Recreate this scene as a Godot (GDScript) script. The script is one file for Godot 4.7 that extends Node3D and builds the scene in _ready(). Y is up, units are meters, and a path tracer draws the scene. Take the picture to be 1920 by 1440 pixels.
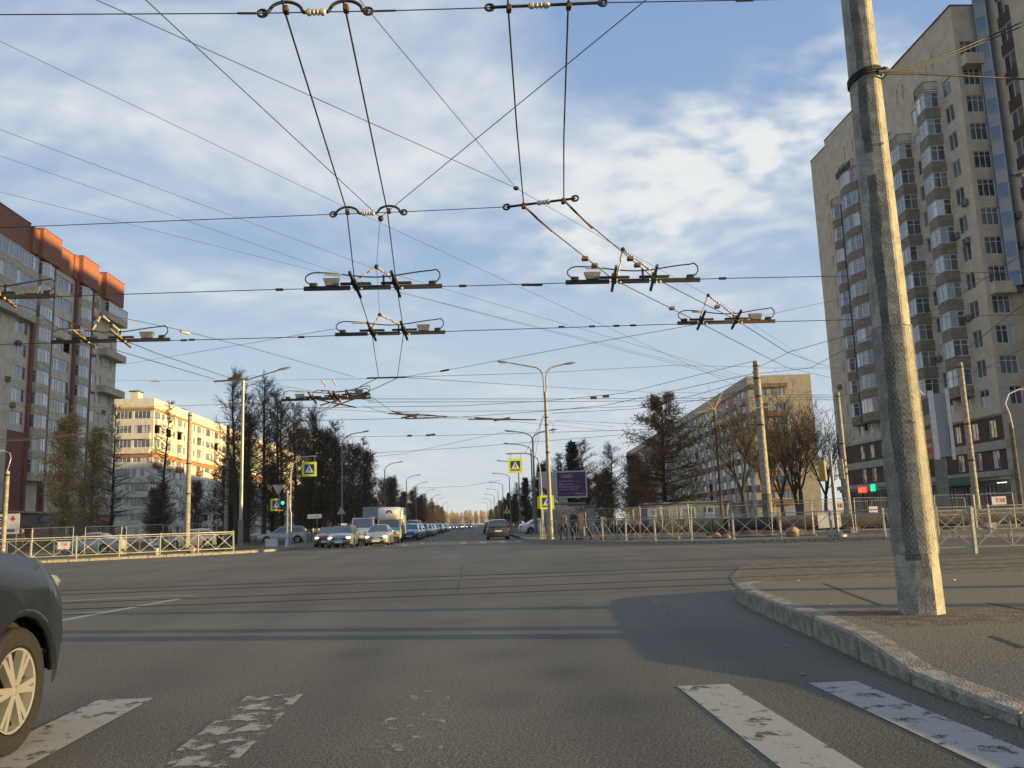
extends Node3D
# A wide city crossing at low evening sun. x right, y up, the avenue runs along -z.

var counts := {}
var M := {}
var T := {}
var cache := {}
var rng := RandomNumberGenerator.new()
var loc_node: Node = null   # parts added under this node are placed in the frame loc of one of its walls
var loc := Transform3D.IDENTITY

class MB:
	var v := PackedVector3Array()
	var n := PackedVector3Array()
	var c := PackedColorArray()
	var uv := PackedVector2Array()
	var col := Color(1, 1, 1)
	var use_col := false
	func tri(a: Vector3, b: Vector3, d: Vector3) -> void:
		var nn := (b - a).cross(d - a).normalized()
		v.append(a); v.append(d); v.append(b)
		n.append(nn); n.append(nn); n.append(nn)
		if use_col:
			c.append(col); c.append(col); c.append(col)
	func trin(a: Vector3, b: Vector3, d: Vector3, na: Vector3, nb: Vector3, nd: Vector3) -> void:
		v.append(a); v.append(d); v.append(b)
		n.append(na); n.append(nd); n.append(nb)
		if use_col:
			c.append(col); c.append(col); c.append(col)
	func quad(a: Vector3, b: Vector3, d: Vector3, e: Vector3) -> void:
		tri(a, b, d); tri(a, d, e)
	func box(p: Vector3, s: Vector3, b := Basis.IDENTITY) -> void:
		var x := b.x * s.x * 0.5
		var y := b.y * s.y * 0.5
		var z := b.z * s.z * 0.5
		quad(p - x - y + z, p + x - y + z, p + x + y + z, p - x + y + z)
		quad(p + x - y - z, p - x - y - z, p - x + y - z, p + x + y - z)
		quad(p + x - y + z, p + x - y - z, p + x + y - z, p + x + y + z)
		quad(p - x - y - z, p - x - y + z, p - x + y + z, p - x + y - z)
		quad(p - x + y + z, p + x + y + z, p + x + y - z, p - x + y - z)
		quad(p - x - y - z, p + x - y - z, p + x - y + z, p - x - y + z)
	# box between two corners with the edges cut off at 45 degrees
	func cbox(p: Vector3, s: Vector3, r: float, b := Basis.IDENTITY) -> void:
		var h := s * 0.5
		var i := h - Vector3(r, r, r)
		for sx in [-1.0, 1.0]:
			for sy in [-1.0, 1.0]:
				for sz in [-1.0, 1.0]:
					var a1: Vector3 = p + b * Vector3(sx * h.x, sy * i.y, sz * i.z)
					var a2: Vector3 = p + b * Vector3(sx * i.x, sy * h.y, sz * i.z)
					var a3: Vector3 = p + b * Vector3(sx * i.x, sy * i.y, sz * h.z)
					if sx * sy * sz > 0: tri(a1, a2, a3)
					else: tri(a1, a3, a2)
		for k in 3:
			for s1 in [-1.0, 1.0]:
				var q := [[-1, -1], [1, -1], [1, 1], [-1, 1]]
				var pts := []
				for w in q:
					var o := Vector3.ZERO
					o[k] = s1 * h[k]
					o[(k + 1) % 3] = w[0] * i[(k + 1) % 3]
					o[(k + 2) % 3] = w[1] * i[(k + 2) % 3]
					pts.append(p + b * o)
				if s1 > 0: quad(pts[0], pts[1], pts[2], pts[3])
				else: quad(pts[3], pts[2], pts[1], pts[0])
				for s2 in [-1.0, 1.0]:
					var k1 := (k + 1) % 3
					var k2 := (k + 2) % 3
					var e := []
					for w in [[0, -1], [0, 1], [1, 1], [1, -1]]:
						var o := Vector3.ZERO
						o[k] = s1 * (h[k] if w[0] == 0 else i[k])
						o[k1] = s2 * (i[k1] if w[0] == 0 else h[k1])
						o[k2] = w[1] * i[k2]
						e.append(p + b * o)
					if s1 * s2 < 0: quad(e[0], e[1], e[2], e[3])
					else: quad(e[3], e[2], e[1], e[0])
	func bar(a: Vector3, b: Vector3, w: float, h: float, up := Vector3.UP) -> void:
		var z := b - a
		var l := z.length()
		if l < 1e-5: return
		z /= l
		var x := up.cross(z)
		if x.length() < 1e-3: x = Vector3.RIGHT.cross(z)
		x = x.normalized()
		var y := z.cross(x)
		box((a + b) * 0.5, Vector3(w, h, l), Basis(x, y, z))
	func tube(a: Vector3, b: Vector3, ra: float, rb: float, k := 6, caps := false) -> void:
		var z := b - a
		var l := z.length()
		if l < 1e-6: return
		z /= l
		var x := z.cross(Vector3.UP if absf(z.y) < 0.9 else Vector3.RIGHT).normalized()
		var y := z.cross(x)
		var last := x
		for i in k:
			var t := TAU * (i + 1) / k
			var d := x * cos(t) + y * sin(t)
			var p1 := a + last * ra
			var p2 := a + d * ra
			var p3 := b + d * rb
			var p4 := b + last * rb
			trin(p1, p2, p3, last, d, d)
			if rb > 0.0: trin(p1, p3, p4, last, d, last)
			if caps:
				if ra > 0: tri(a, p2, p1)
				if rb > 0: tri(b, p4, p3)
			last = d
	func path(pts: Array, r: float, k := 6) -> void:
		for i in pts.size() - 1: tube(pts[i], pts[i + 1], r, r, k, i == 0 or i == pts.size() - 2)
	# rings of [radius, height] round the y axis of xf
	func lathe(prof: Array, k := 16, xf := Transform3D.IDENTITY, smooth := true) -> void:
		for i in prof.size() - 1:
			var r0: float = prof[i][0]
			var y0: float = prof[i][1]
			var r1: float = prof[i + 1][0]
			var y1: float = prof[i + 1][1]
			var sl := Vector2(y1 - y0, r0 - r1).normalized()
			for j in k:
				var t0 := TAU * j / k
				var t1 := TAU * (j + 1) / k
				var d0 := Vector3(cos(t0), 0, sin(t0))
				var d1 := Vector3(cos(t1), 0, sin(t1))
				var a := xf * (d0 * r0 + Vector3(0, y0, 0))
				var b := xf * (d1 * r0 + Vector3(0, y0, 0))
				var cc := xf * (d1 * r1 + Vector3(0, y1, 0))
				var d := xf * (d0 * r1 + Vector3(0, y1, 0))
				if smooth:
					var n0 := (xf.basis * (d0 * sl.x + Vector3(0, sl.y, 0))).normalized()
					var n1 := (xf.basis * (d1 * sl.x + Vector3(0, sl.y, 0))).normalized()
					if r1 > 0: trin(a, d, cc, n0, n0, n1)
					if r0 > 0: trin(a, cc, b, n0, n1, n1)
				else:
					if r1 > 0: tri(a, d, cc)
					if r0 > 0: tri(a, cc, b)
	# polygon in x, y (counterclockwise from +z) with thickness along z, front at z = 0
	func slab(poly: PackedVector2Array, depth: float, xf := Transform3D.IDENTITY) -> void:
		var q := poly
		var ar := 0.0
		for i in q.size():
			var a := q[i]
			var b := q[(i + 1) % q.size()]
			ar += a.x * b.y - b.x * a.y
		if ar < 0: q.reverse()
		var ix := Geometry2D.triangulate_polygon(q)
		for i in range(0, ix.size(), 3):
			var a := Vector3(q[ix[i]].x, q[ix[i]].y, 0)
			var b := Vector3(q[ix[i + 1]].x, q[ix[i + 1]].y, 0)
			var d := Vector3(q[ix[i + 2]].x, q[ix[i + 2]].y, 0)
			if (b - a).cross(d - a).z < 0:
				var s := b
				b = d
				d = s
			tri(xf * a, xf * b, xf * d)
			if depth > 0:
				var o := Vector3(0, 0, -depth)
				tri(xf * (a + o), xf * (d + o), xf * (b + o))
		if depth > 0:
			for i in q.size():
				var a := Vector3(q[i].x, q[i].y, 0)
				var b2 := q[(i + 1) % q.size()]
				var b := Vector3(b2.x, b2.y, 0)
				var o := Vector3(0, 0, -depth)
				quad(xf * (a + o), xf * (b + o), xf * b, xf * a)
	# rows of points, smooth normals
	func grid(rows: Array, flip := false) -> void:
		var h := rows.size()
		var w: int = rows[0].size()
		var nr := []
		for i in h:
			var r := []
			for j in w:
				var du: Vector3 = rows[i][mini(j + 1, w - 1)] - rows[i][maxi(j - 1, 0)]
				var dv: Vector3 = rows[mini(i + 1, h - 1)][j] - rows[maxi(i - 1, 0)][j]
				var m := du.cross(dv)
				if m.length() < 1e-9: m = Vector3.UP
				r.append(m.normalized() * (-1.0 if flip else 1.0))
			nr.append(r)
		for i in h - 1:
			for j in w - 1:
				var a: Vector3 = rows[i][j]
				var b: Vector3 = rows[i][j + 1]
				var d: Vector3 = rows[i + 1][j + 1]
				var e: Vector3 = rows[i + 1][j]
				if flip:
					trin(a, d, b, nr[i][j], nr[i + 1][j + 1], nr[i][j + 1]); trin(a, e, d, nr[i][j], nr[i + 1][j], nr[i + 1][j + 1])
				else:
					trin(a, b, d, nr[i][j], nr[i][j + 1], nr[i + 1][j + 1]); trin(a, d, e, nr[i][j], nr[i + 1][j + 1], nr[i + 1][j])
	func mesh() -> ArrayMesh:
		var m := ArrayMesh.new()
		if v.is_empty(): return m
		var a := []
		a.resize(Mesh.ARRAY_MAX)
		a[Mesh.ARRAY_VERTEX] = v
		a[Mesh.ARRAY_NORMAL] = n
		if use_col: a[Mesh.ARRAY_COLOR] = c
		m.add_surface_from_arrays(Mesh.PRIMITIVE_TRIANGLES, a)
		return m

func numbered(called: String) -> String:
	var k: int = counts.get(called, 0)
	counts[called] = k + 1
	return called if k == 0 else "%s_%03d" % [called, k]

const ORD := ["first", "second", "third", "fourth", "fifth", "sixth", "seventh", "eighth", "ninth", "tenth", "eleventh", "twelfth", "thirteenth", "fourteenth", "fifteenth", "sixteenth", "seventeenth", "eighteenth", "nineteenth", "twentieth"]
func nth(i: int) -> String:
	if i < 20: return ORD[i]
	return ("twenty " if i < 29 else "thirty ") + ORD[(i - 20) % 10] if (i + 1) % 10 != 0 else "thirtieth"

func part(parent: Node, called: String, shape, m: Material, at := Vector3.ZERO, b := Basis.IDENTITY) -> MeshInstance3D:
	var o := MeshInstance3D.new()
	o.name = called
	o.mesh = shape.mesh() if shape is MB else shape
	o.material_override = m
	o.transform = (loc if parent == loc_node else Transform3D.IDENTITY) * Transform3D(b, at)
	parent.add_child(o, true)
	return o

func thing(called: String, label: String, category: String, at := Vector3.ZERO, turn := 0.0, group := "") -> Node3D:
	var o := Node3D.new()
	o.name = numbered(called)
	add_child(o)
	o.position = at
	o.rotation.y = turn
	tag(o, label, category, group)
	return o

func tag(o: Node, label: String, category: String, group := "") -> void:
	o.set_meta("label", label)
	o.set_meta("category", category)
	if group != "": o.set_meta("group", group)

func single(called: String, shape, m: Material, label: String, category: String, at := Vector3.ZERO, b := Basis.IDENTITY, group := "") -> MeshInstance3D:
	var o := part(self, numbered(called), shape, m, at, b)
	tag(o, label, category, group)
	return o

func setting(called: String, shape, m: Material, label: String) -> MeshInstance3D:
	var o := part(self, called, shape, m)
	o.set_meta("kind", "structure")
	o.set_meta("label", label)
	return o

func lin(r: float, g: float, b: float) -> Color:
	return Color(r, g, b).linear_to_srgb()

# ---------------------------------------------------------------- textures and materials
func noise_image(size: int, freq: float, octaves: int, seed_: int, kind := FastNoiseLite.TYPE_SIMPLEX_SMOOTH) -> Image:
	var f := FastNoiseLite.new()
	f.noise_type = kind
	f.frequency = freq
	f.fractal_octaves = octaves
	f.seed = seed_
	var im := f.get_seamless_image(size, size)
	im.convert(Image.FORMAT_L8)
	return im

# grey picture whose values run from lo to hi
func grey(im: Image, lo: float, hi: float, power := 1.0) -> ImageTexture:
	var d := im.get_data()
	var lut := PackedByteArray()
	lut.resize(256)
	for i in 256: lut[i] = int(clampf(lo + (hi - lo) * pow(i / 255.0, power), 0, 1) * 255)
	for i in d.size(): d[i] = lut[d[i]]
	var o := Image.create_from_data(im.get_width(), im.get_height(), false, Image.FORMAT_L8, d)
	o.convert(Image.FORMAT_RGB8)
	o.generate_mipmaps()
	return ImageTexture.create_from_image(o)

func mul_images(a: Image, b: Image) -> Image:
	var x := a.get_data()
	var y := b.get_data()
	for i in x.size(): x[i] = clampi(x[i] + y[i] - 128, 0, 255)
	return Image.create_from_data(a.get_width(), a.get_height(), false, Image.FORMAT_L8, x)

func normal_of(im: Image, strength: float) -> ImageTexture:
	var o := im.duplicate()
	o.convert(Image.FORMAT_RGBA8)
	o.bump_map_to_normal_map(strength)
	o.generate_mipmaps()
	return ImageTexture.create_from_image(o)

func mat(c: Color, rough := 0.85, tex = null, sc := 0.3, metal := 0.0, nrm = null, ns := 1.0) -> StandardMaterial3D:
	var m := StandardMaterial3D.new()
	m.albedo_color = c
	m.roughness = rough
	m.metallic = metal
	if tex:
		m.albedo_texture = tex
		m.uv1_triplanar = true
		m.uv1_world_triplanar = true
		m.uv1_scale = Vector3(sc, sc, sc)
	if nrm:
		m.normal_enabled = true
		m.normal_texture = nrm
		m.normal_scale = ns
	return m

func glow(c: Color, e: float) -> StandardMaterial3D:
	var m := mat(c, 0.4)
	m.emission_enabled = true
	m.emission = c
	m.emission_energy_multiplier = e
	return m

func make_materials() -> void:
	var grain := noise_image(1024, 0.22, 2, 11, FastNoiseLite.TYPE_VALUE_CUBIC)
	var soft := noise_image(512, 0.01, 4, 21)
	var streak := noise_image(512, 0.03, 3, 31)
	streak.resize(512, 64, Image.INTERPOLATE_CUBIC)
	streak.resize(512, 512, Image.INTERPOLATE_CUBIC)
	T.grain = grey(mul_images(grain, noise_image(1024, 0.05, 3, 6)), 0.34, 1.0)
	T.grain_n = normal_of(grain, 2.6)
	T.soft = grey(soft, 0.72, 1.0)
	T.mild = grey(soft, 0.86, 1.0)
	T.patch = grey(noise_image(512, 0.02, 5, 8), 0.45, 1.0)
	T.streak = grey(streak, 0.7, 1.0)
	var fine := noise_image(512, 0.08, 3, 77)
	T.fine = grey(mul_images(fine, soft), 0.6, 1.0)
	T.fine_n = normal_of(fine, 4.0)
	# bark: stretched up and down
	var bark := noise_image(512, 0.05, 4, 91)
	bark.resize(512, 128, Image.INTERPOLATE_CUBIC)
	bark.resize(512, 512, Image.INTERPOLATE_CUBIC)
	T.bark = grey(bark, 0.5, 1.0)
	M.asphalt = mat(lin(0.315, 0.28, 0.19), 0.7, T.grain, 0.8, 0.0, T.grain_n, 1.0)
	M.asphalt.vertex_color_use_as_albedo = true
	M.asphalt_far = mat(lin(0.205, 0.183, 0.128), 0.85, T.fine, 0.13)
	M.track_bed = mat(lin(0.215, 0.185, 0.135), 0.95, T.fine, 0.5, 0.0, T.fine_n, 1.2)
	M.walk = mat(lin(0.37, 0.325, 0.225), 0.9, T.grain, 0.8, 0.0, T.grain_n, 0.6)
	M.dirt = mat(lin(0.20, 0.165, 0.115), 1.0, T.fine, 0.7, 0.0, T.fine_n, 1.6)
	M.soil = mat(lin(0.13, 0.115, 0.07), 1.0, T.patch, 0.08, 0.0, T.fine_n, 0.8)
	M.grass = mat(lin(0.11, 0.11, 0.045), 1.0, T.fine, 0.4)
	M.kerb = mat(lin(0.40, 0.37, 0.29), 0.85, T.fine, 0.9, 0.0, T.fine_n, 0.7)
	M.crack = mat(lin(0.03, 0.027, 0.025), 1.0)
	M.rail = mat(lin(0.12, 0.10, 0.085), 0.45, T.fine, 1.2, 0.7)
	M.concrete = mat(lin(0.46, 0.43, 0.35), 0.75, T.fine, 0.8, 0.0, T.fine_n, 0.25)
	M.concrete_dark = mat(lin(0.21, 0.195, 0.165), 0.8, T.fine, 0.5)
	M.pole_grey = mat(lin(0.42, 0.40, 0.36), 0.5, T.streak, 0.4)
	M.galv = mat(lin(0.45, 0.44, 0.41), 0.42, T.soft, 1.0, 0.35)
	M.galv_dark = mat(lin(0.24, 0.24, 0.235), 0.5, T.soft, 1.0, 0.3)
	M.fence = mat(lin(0.46, 0.45, 0.41), 0.55, T.soft, 1.5, 0.25)
	M.wire = mat(lin(0.022, 0.021, 0.02), 0.6)
	M.wire_thin = mat(lin(0.06, 0.06, 0.062), 0.6)
	M.iron = mat(lin(0.045, 0.038, 0.032), 0.65, T.fine, 3.0)
	M.rust = mat(lin(0.16, 0.075, 0.035), 0.85, T.fine, 3.0)
	M.ceramic = mat(lin(0.55, 0.46, 0.34), 0.35)
	M.rubber = mat(lin(0.013, 0.0125, 0.012), 0.8, T.fine, 3.0)
	M.plastic = mat(lin(0.03, 0.03, 0.031), 0.6)
	M.white = mat(lin(0.72, 0.70, 0.66), 0.6, T.mild, 0.6)
	M.pvc = mat(lin(0.66, 0.65, 0.62), 0.45)
	M.frame_brown = mat(lin(0.11, 0.07, 0.045), 0.6)
	M.glass = []
	for k in 5:
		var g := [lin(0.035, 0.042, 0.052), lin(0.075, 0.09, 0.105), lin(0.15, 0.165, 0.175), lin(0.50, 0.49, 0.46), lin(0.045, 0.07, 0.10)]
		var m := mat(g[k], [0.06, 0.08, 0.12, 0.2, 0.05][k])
		m.metallic_specular = 0.9
		m.clearcoat_enabled = true
		m.clearcoat = 1.0
		m.clearcoat_roughness = 0.03
		M.glass.append(m)
	M.glass_blue = mat(lin(0.13, 0.21, 0.31), 0.08)
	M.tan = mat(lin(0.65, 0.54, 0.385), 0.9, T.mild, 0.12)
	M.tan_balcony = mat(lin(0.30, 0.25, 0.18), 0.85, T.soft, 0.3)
	M.brown = mat(lin(0.095, 0.055, 0.042), 0.8, T.soft, 0.4)
	M.shop_wall = mat(lin(0.15, 0.135, 0.115), 0.8, T.soft, 0.3)
	M.grey_tan = mat(lin(0.46, 0.41, 0.32), 0.9, T.mild, 0.15)
	M.left_wall = mat(lin(0.76, 0.65, 0.47), 0.9, T.mild, 0.12)
	M.left_balcony = mat(lin(0.72, 0.62, 0.46), 0.85, T.soft, 0.3)
	M.red = mat(lin(0.33, 0.125, 0.075), 0.85, T.mild, 0.3)
	M.pillar_red = mat(lin(0.27, 0.095, 0.06), 0.8, T.mild, 0.3)
	M.mauve = mat(lin(0.26, 0.175, 0.155), 0.8, T.mild, 0.3)
	M.cream = mat(lin(0.76, 0.72, 0.60), 0.85, T.mild, 0.15)
	M.orange = mat(lin(0.50, 0.235, 0.09), 0.85, T.soft, 0.2)
	M.panel_grey = mat(lin(0.46, 0.425, 0.36), 0.9, T.mild, 0.15)
	M.ochre = mat(lin(0.30, 0.185, 0.10), 0.85, T.soft, 0.2)
	M.roof = mat(lin(0.12, 0.11, 0.10), 0.9, T.soft, 0.3)
	M.dark = mat(lin(0.012, 0.011, 0.01), 0.9)
	M.bark = mat(lin(0.075, 0.06, 0.045), 0.95, T.bark, 1.0)
	M.bark_pale = mat(lin(0.34, 0.28, 0.18), 0.95, T.bark, 1.0)
	M.twig = mat(lin(0.06, 0.045, 0.033), 0.95)
	M.twig_brown = mat(lin(0.15, 0.095, 0.05), 0.95)
	M.twig_olive = mat(lin(0.48, 0.38, 0.21), 0.95)
	M.leaf_olive = mat(lin(0.62, 0.49, 0.21), 0.9, T.patch, 0.4)
	M.leaf_olive.backlight = Color(0.3, 0.3, 0.1)
	M.leaf_rust = mat(lin(0.38, 0.18, 0.065), 0.9, T.patch, 0.4)
	M.needle = mat(lin(0.045, 0.05, 0.024), 0.95, T.patch, 0.4)
	M.leaf_brown = mat(lin(0.13, 0.085, 0.04), 0.95, T.patch, 0.4)
	M.sign_yellow = mat(lin(0.62, 0.70, 0.03), 0.5)
	M.sign_blue = mat(lin(0.012, 0.035, 0.14), 0.5)
	M.sign_white = mat(lin(0.68, 0.68, 0.66), 0.5)
	M.black = mat(lin(0.012, 0.012, 0.012), 0.6)
	M.red_paint = mat(lin(0.5, 0.03, 0.025), 0.5)
	M.purple = mat(lin(0.075, 0.018, 0.085), 0.5)
	var worn := noise_image(512, 0.012, 6, 44)
	var wd := worn.get_data()
	var wg := grain.duplicate() as Image
	wg.resize(512, 512)
	var gd := wg.get_data()
	# road paint: thins where it is worn, down to the grain of the asphalt
	for pair in [["paint", 0.30], ["paint_line", 0.10], ["paint_worn", 0.54], ["paint_gone", 0.72]]:
		var px := PackedByteArray()
		px.resize(512 * 512 * 4)
		for i in 512 * 512:
			var h := (wd[i] * 0.72 + gd[i] * 0.28) / 255.0
			var b := 200 + int(gd[i] * 0.2)
			px[i * 4] = b
			px[i * 4 + 1] = b
			px[i * 4 + 2] = b
			px[i * 4 + 3] = int(255 * 0.93 * smoothstep(pair[1] - 0.10, pair[1] + 0.10, h))
		var im := Image.create_from_data(512, 512, false, Image.FORMAT_RGBA8, px)
		var m := mat(lin(0.50, 0.475, 0.395), 0.8, ImageTexture.create_from_image(im), 0.7)
		m.transparency = BaseMaterial3D.TRANSPARENCY_ALPHA
		M[pair[0]] = m

func paint_mat(c: Color, metal := 0.3) -> StandardMaterial3D:
	var m := mat(c, 0.35, null, 1.0, metal)
	m.clearcoat_enabled = true
	m.clearcoat = 1.0
	m.clearcoat_roughness = 0.05
	return m

# ---------------------------------------------------------------- sky
func sky_color(d: Vector3, f: Array) -> Color:
	var e := asin(clampf(d.y, -1, 1))
	var az := atan2(d.x, -d.z)
	var t := clampf(e / 0.75, 0, 1)
	# clear air: deeper blue higher up, pale towards the horizon
	var air := Color(0.59, 0.68, 0.725).lerp(Color(0.335, 0.485, 0.665), clampf(t * 2.3, 0, 1)).lerp(Color(0.205, 0.32, 0.56), clampf(t * 1.7 - 0.5, 0, 1))
	var k := 1.0 / (maxf(d.y, 0.0) + 0.22)
	var p := Vector2(d.x + 0.0, -d.z) * k + Vector2(11, 7)
	var w := Vector2(f[1].get_noise_2d(p.x * 60, p.y * 60), f[1].get_noise_2d(p.x * 60 + 400, p.y * 60 + 90))
	var q := p * 100 + w * 34
	# streaky high veil drawn out to the lower right, and small dappled cloud in the bank
	var r := Vector2(q.x * 0.80 + q.y * 0.60, q.y * 0.80 - q.x * 0.60)
	var veil: float = f[0].get_noise_2d(r.x * 0.35, r.y * 0.9)
	var wisp: float = f[2].get_noise_2d(r.x * 0.35, r.y * 1.1)
	var dapple: float = f[2].get_noise_2d(q.x * 1.7, q.y * 2.2)
	var big: float = f[3].get_noise_2d(p.x * 34, p.y * 34)
	var bank := maxf(exp(-(pow((az - 0.27) / 0.20, 2) + pow((e - 0.385 - (az - 0.26) * 0.25) / 0.075, 2))), 0.8 * exp(-(pow((az - 0.46) / 0.16, 2) + pow((e - 0.44) / 0.08, 2))))
	var left := exp(-(pow((az + 0.24) / 0.30, 2) + pow((e - 0.425 + az * 0.12) / 0.11, 2)))
	var cover := 0.45 + veil * 0.50 + wisp * 0.24 + dapple * (0.12 + 0.75 * bank) + big * 0.30
	cover += 0.70 * bank + 0.42 * left
	cover -= 0.50 * exp(-(pow((az - 0.30) / 0.22, 2) + pow((e - 0.54) / 0.065, 2)))
	cover -= 0.50 * exp(-(pow((az - 0.03) / 0.12, 2) + pow((e - 0.32) / 0.05, 2)))
	cover -= 0.40 * exp(-(pow((az + 0.28) / 0.13, 2) + pow((e - 0.325) / 0.03, 2)))
	cover += 0.25 * exp(-(pow((az + 0.30) / 0.10, 2) + pow((e - 0.255) / 0.035, 2)))
	cover -= 0.15 * exp(-pow((e - 0.19) / 0.05, 2))
	cover += 0.25 * exp(-pow((e - 0.06) / 0.06, 2))
	var a := smoothstep(0.10, 1.15, cover) * 0.88
	var bright: float = clampf(0.42 + dapple * 0.4 + wisp * 0.3 + 0.55 * bank, 0, 1)
	var cl := Color(0.52, 0.59, 0.68).lerp(Color(0.84, 0.85, 0.83), bright)
	cl = cl.lerp(Color(0.60, 0.66, 0.685), clampf(1.0 - e / 0.2, 0, 1) * 0.8)
	var c := air.lerp(cl, a)
	# warm light low round the sun, which stands to the right and a little behind
	var s := maxf(0.0, d.dot(SUN))
	c += Color(0.9, 0.55, 0.25) * (pow(s, 6.0) * 0.22)
	return c * 0.535

func make_sky() -> Sky:
	var f := []
	for a in [[0.014, 5, 3], [0.006, 3, 17], [0.04, 5, 29], [0.010, 2, 41]]:
		var n := FastNoiseLite.new()
		n.noise_type = FastNoiseLite.TYPE_SIMPLEX_SMOOTH
		n.frequency = a[0]
		n.fractal_octaves = a[1]
		n.seed = a[2]
		f.append(n)
	var W := 4096
	var H := 2048
	var small := Image.create(1024, 512, false, Image.FORMAT_RGB8)
	small.fill(lin(0.07, 0.065, 0.05))
	for y in 262:
		var th := PI * (y + 0.5) / 512
		for x in 1024:
			var ph := TAU * (x + 0.5) / 1024 - PI
			small.set_pixel(x, y, sky_color(Vector3(sin(th) * sin(ph), cos(th), -sin(th) * cos(ph)), f).linear_to_srgb())
	small.resize(W, H, Image.INTERPOLATE_CUBIC)
	for y in range(430, 1046):
		var th := PI * (y + 0.5) / H
		for x in range(1520, 2640):
			var ph := TAU * (x + 0.5) / W - PI
			small.set_pixel(x, y, sky_color(Vector3(sin(th) * sin(ph), cos(th), -sin(th) * cos(ph)), f).linear_to_srgb())
	var pm := PanoramaSkyMaterial.new()
	pm.panorama = ImageTexture.create_from_image(small)
	var s := Sky.new()
	s.sky_material = pm
	return s

const SUN_EL := 6.5
const SUN_AZ := 15.0
var SUN := Vector3(cos(deg_to_rad(SUN_EL)) * cos(deg_to_rad(SUN_AZ)), sin(deg_to_rad(SUN_EL)), cos(deg_to_rad(SUN_EL)) * sin(deg_to_rad(SUN_AZ)))

func _ready() -> void:
	rng.seed = 20
	var cam := Camera3D.new()
	cam.name = "camera"
	cam.position = Vector3(0, 1.25, 0)
	cam.rotation = Vector3(0.16127, -0.05171, -0.03399)
	cam.fov = 48.4555
	cam.near = 0.05
	cam.far = 4000
	cam.current = true
	add_child(cam)
	var env := Environment.new()
	env.background_mode = Environment.BG_SKY
	env.sky = make_sky()
	env.sky_rotation = Vector3(0, PI, 0)   # the picture's middle lies ahead
	env.tonemap_mode = Environment.TONE_MAPPER_LINEAR
	env.tonemap_exposure = 2.0
	env.sdfgi_enabled = true
	env.ssao_enabled = true
	env.ssil_enabled = true
	env.fog_enabled = true
	env.fog_density = 0.0001
	env.fog_light_color = Color(0.72, 0.74, 0.74)
	var we := WorldEnvironment.new()
	we.name = "world_environment"
	we.environment = env
	add_child(we)
	var sun := DirectionalLight3D.new()
	sun.name = "sun"
	sun.light_color = Color(1.0, 0.86, 0.57)
	sun.light_energy = 1.6
	sun.light_angular_distance = 0.6
	sun.shadow_enabled = true
	add_child(sun)
	sun.look_at_from_position(SUN * 100, Vector3.ZERO)
	make_materials()
	print("t materials ", Time.get_ticks_msec())
	ground()
	buildings()
	print("t buildings ", Time.get_ticks_msec())
	trees()
	print("t trees ", Time.get_ticks_msec())
	poles()
	signs()
	fences()
	works()
	print("t street ", Time.get_ticks_msec())
	vehicles()
	print("t vehicles ", Time.get_ticks_msec())
	wires()
	people()
	print("t done ", Time.get_ticks_msec())

# ---------------------------------------------------------------- ground, kerbs, markings
const FAR_RIGHT_KERB := [Vector2(3.7, -420), Vector2(3.7, -75), Vector2(3.72, -60), Vector2(4.2, -54.5), Vector2(5.3, -49.4), Vector2(7.5, -43.6), Vector2(10.2, -40.2), Vector2(13, -38), Vector2(16, -36.4), Vector2(20, -35.4), Vector2(30, -34.6), Vector2(90, -33)]
const FAR_LEFT_KERB := [Vector2(-90, -27), Vector2(-40, -40), Vector2(-30, -43.4), Vector2(-22.4, -46.4), Vector2(-17.6, -49.8), Vector2(-14, -52.3), Vector2(-12, -55), Vector2(-11.3, -60), Vector2(-11.2, -75), Vector2(-11.2, -420)]

func resample(pts: Array, step: float) -> Array:
	var out := [pts[0]]
	var left := step
	for i in pts.size() - 1:
		var a: Vector2 = pts[i]
		var b: Vector2 = pts[i + 1]
		var l := a.distance_to(b)
		var t := 0.0
		while l - t > left:
			t += left
			out.append(a.lerp(b, t / l))
			left = step
		left -= l - t
	return out

func smooth_line(pts: Array, rounds := 2) -> Array:
	var p := pts
	for k in rounds:
		var q := [p[0]]
		for i in p.size() - 1:
			q.append(p[i].lerp(p[i + 1], 0.25))
			q.append(p[i].lerp(p[i + 1], 0.75))
		q.append(p[-1])
		p = q
	return p

func sheet(poly: Array, y: float) -> MB:
	var m := MB.new()
	var q := PackedVector2Array()
	for p in poly: q.append(Vector2(p.x, -p.y))
	m.slab(q, 0, Transform3D(Basis(Vector3(1, 0, 0), Vector3(0, 0, -1), Vector3(0, 1, 0)), Vector3(0, y, 0)))
	return m

func strip(pts: Array, w: float, y: float) -> MB:
	var m := MB.new()
	for i in pts.size() - 1:
		var a: Vector2 = pts[i]
		var b: Vector2 = pts[i + 1]
		var d := (b - a).normalized().orthogonal() * w * 0.5
		m.quad(Vector3(a.x - d.x, y, a.y - d.y), Vector3(b.x - d.x, y, b.y - d.y), Vector3(b.x + d.x, y, b.y + d.y), Vector3(a.x + d.x, y, a.y + d.y))
	# faces must look up
	if m.n.size() > 0 and m.n[0].y < 0:
		m.v.reverse()
		for i in m.n.size(): m.n[i] = Vector3.UP
	return m

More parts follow.
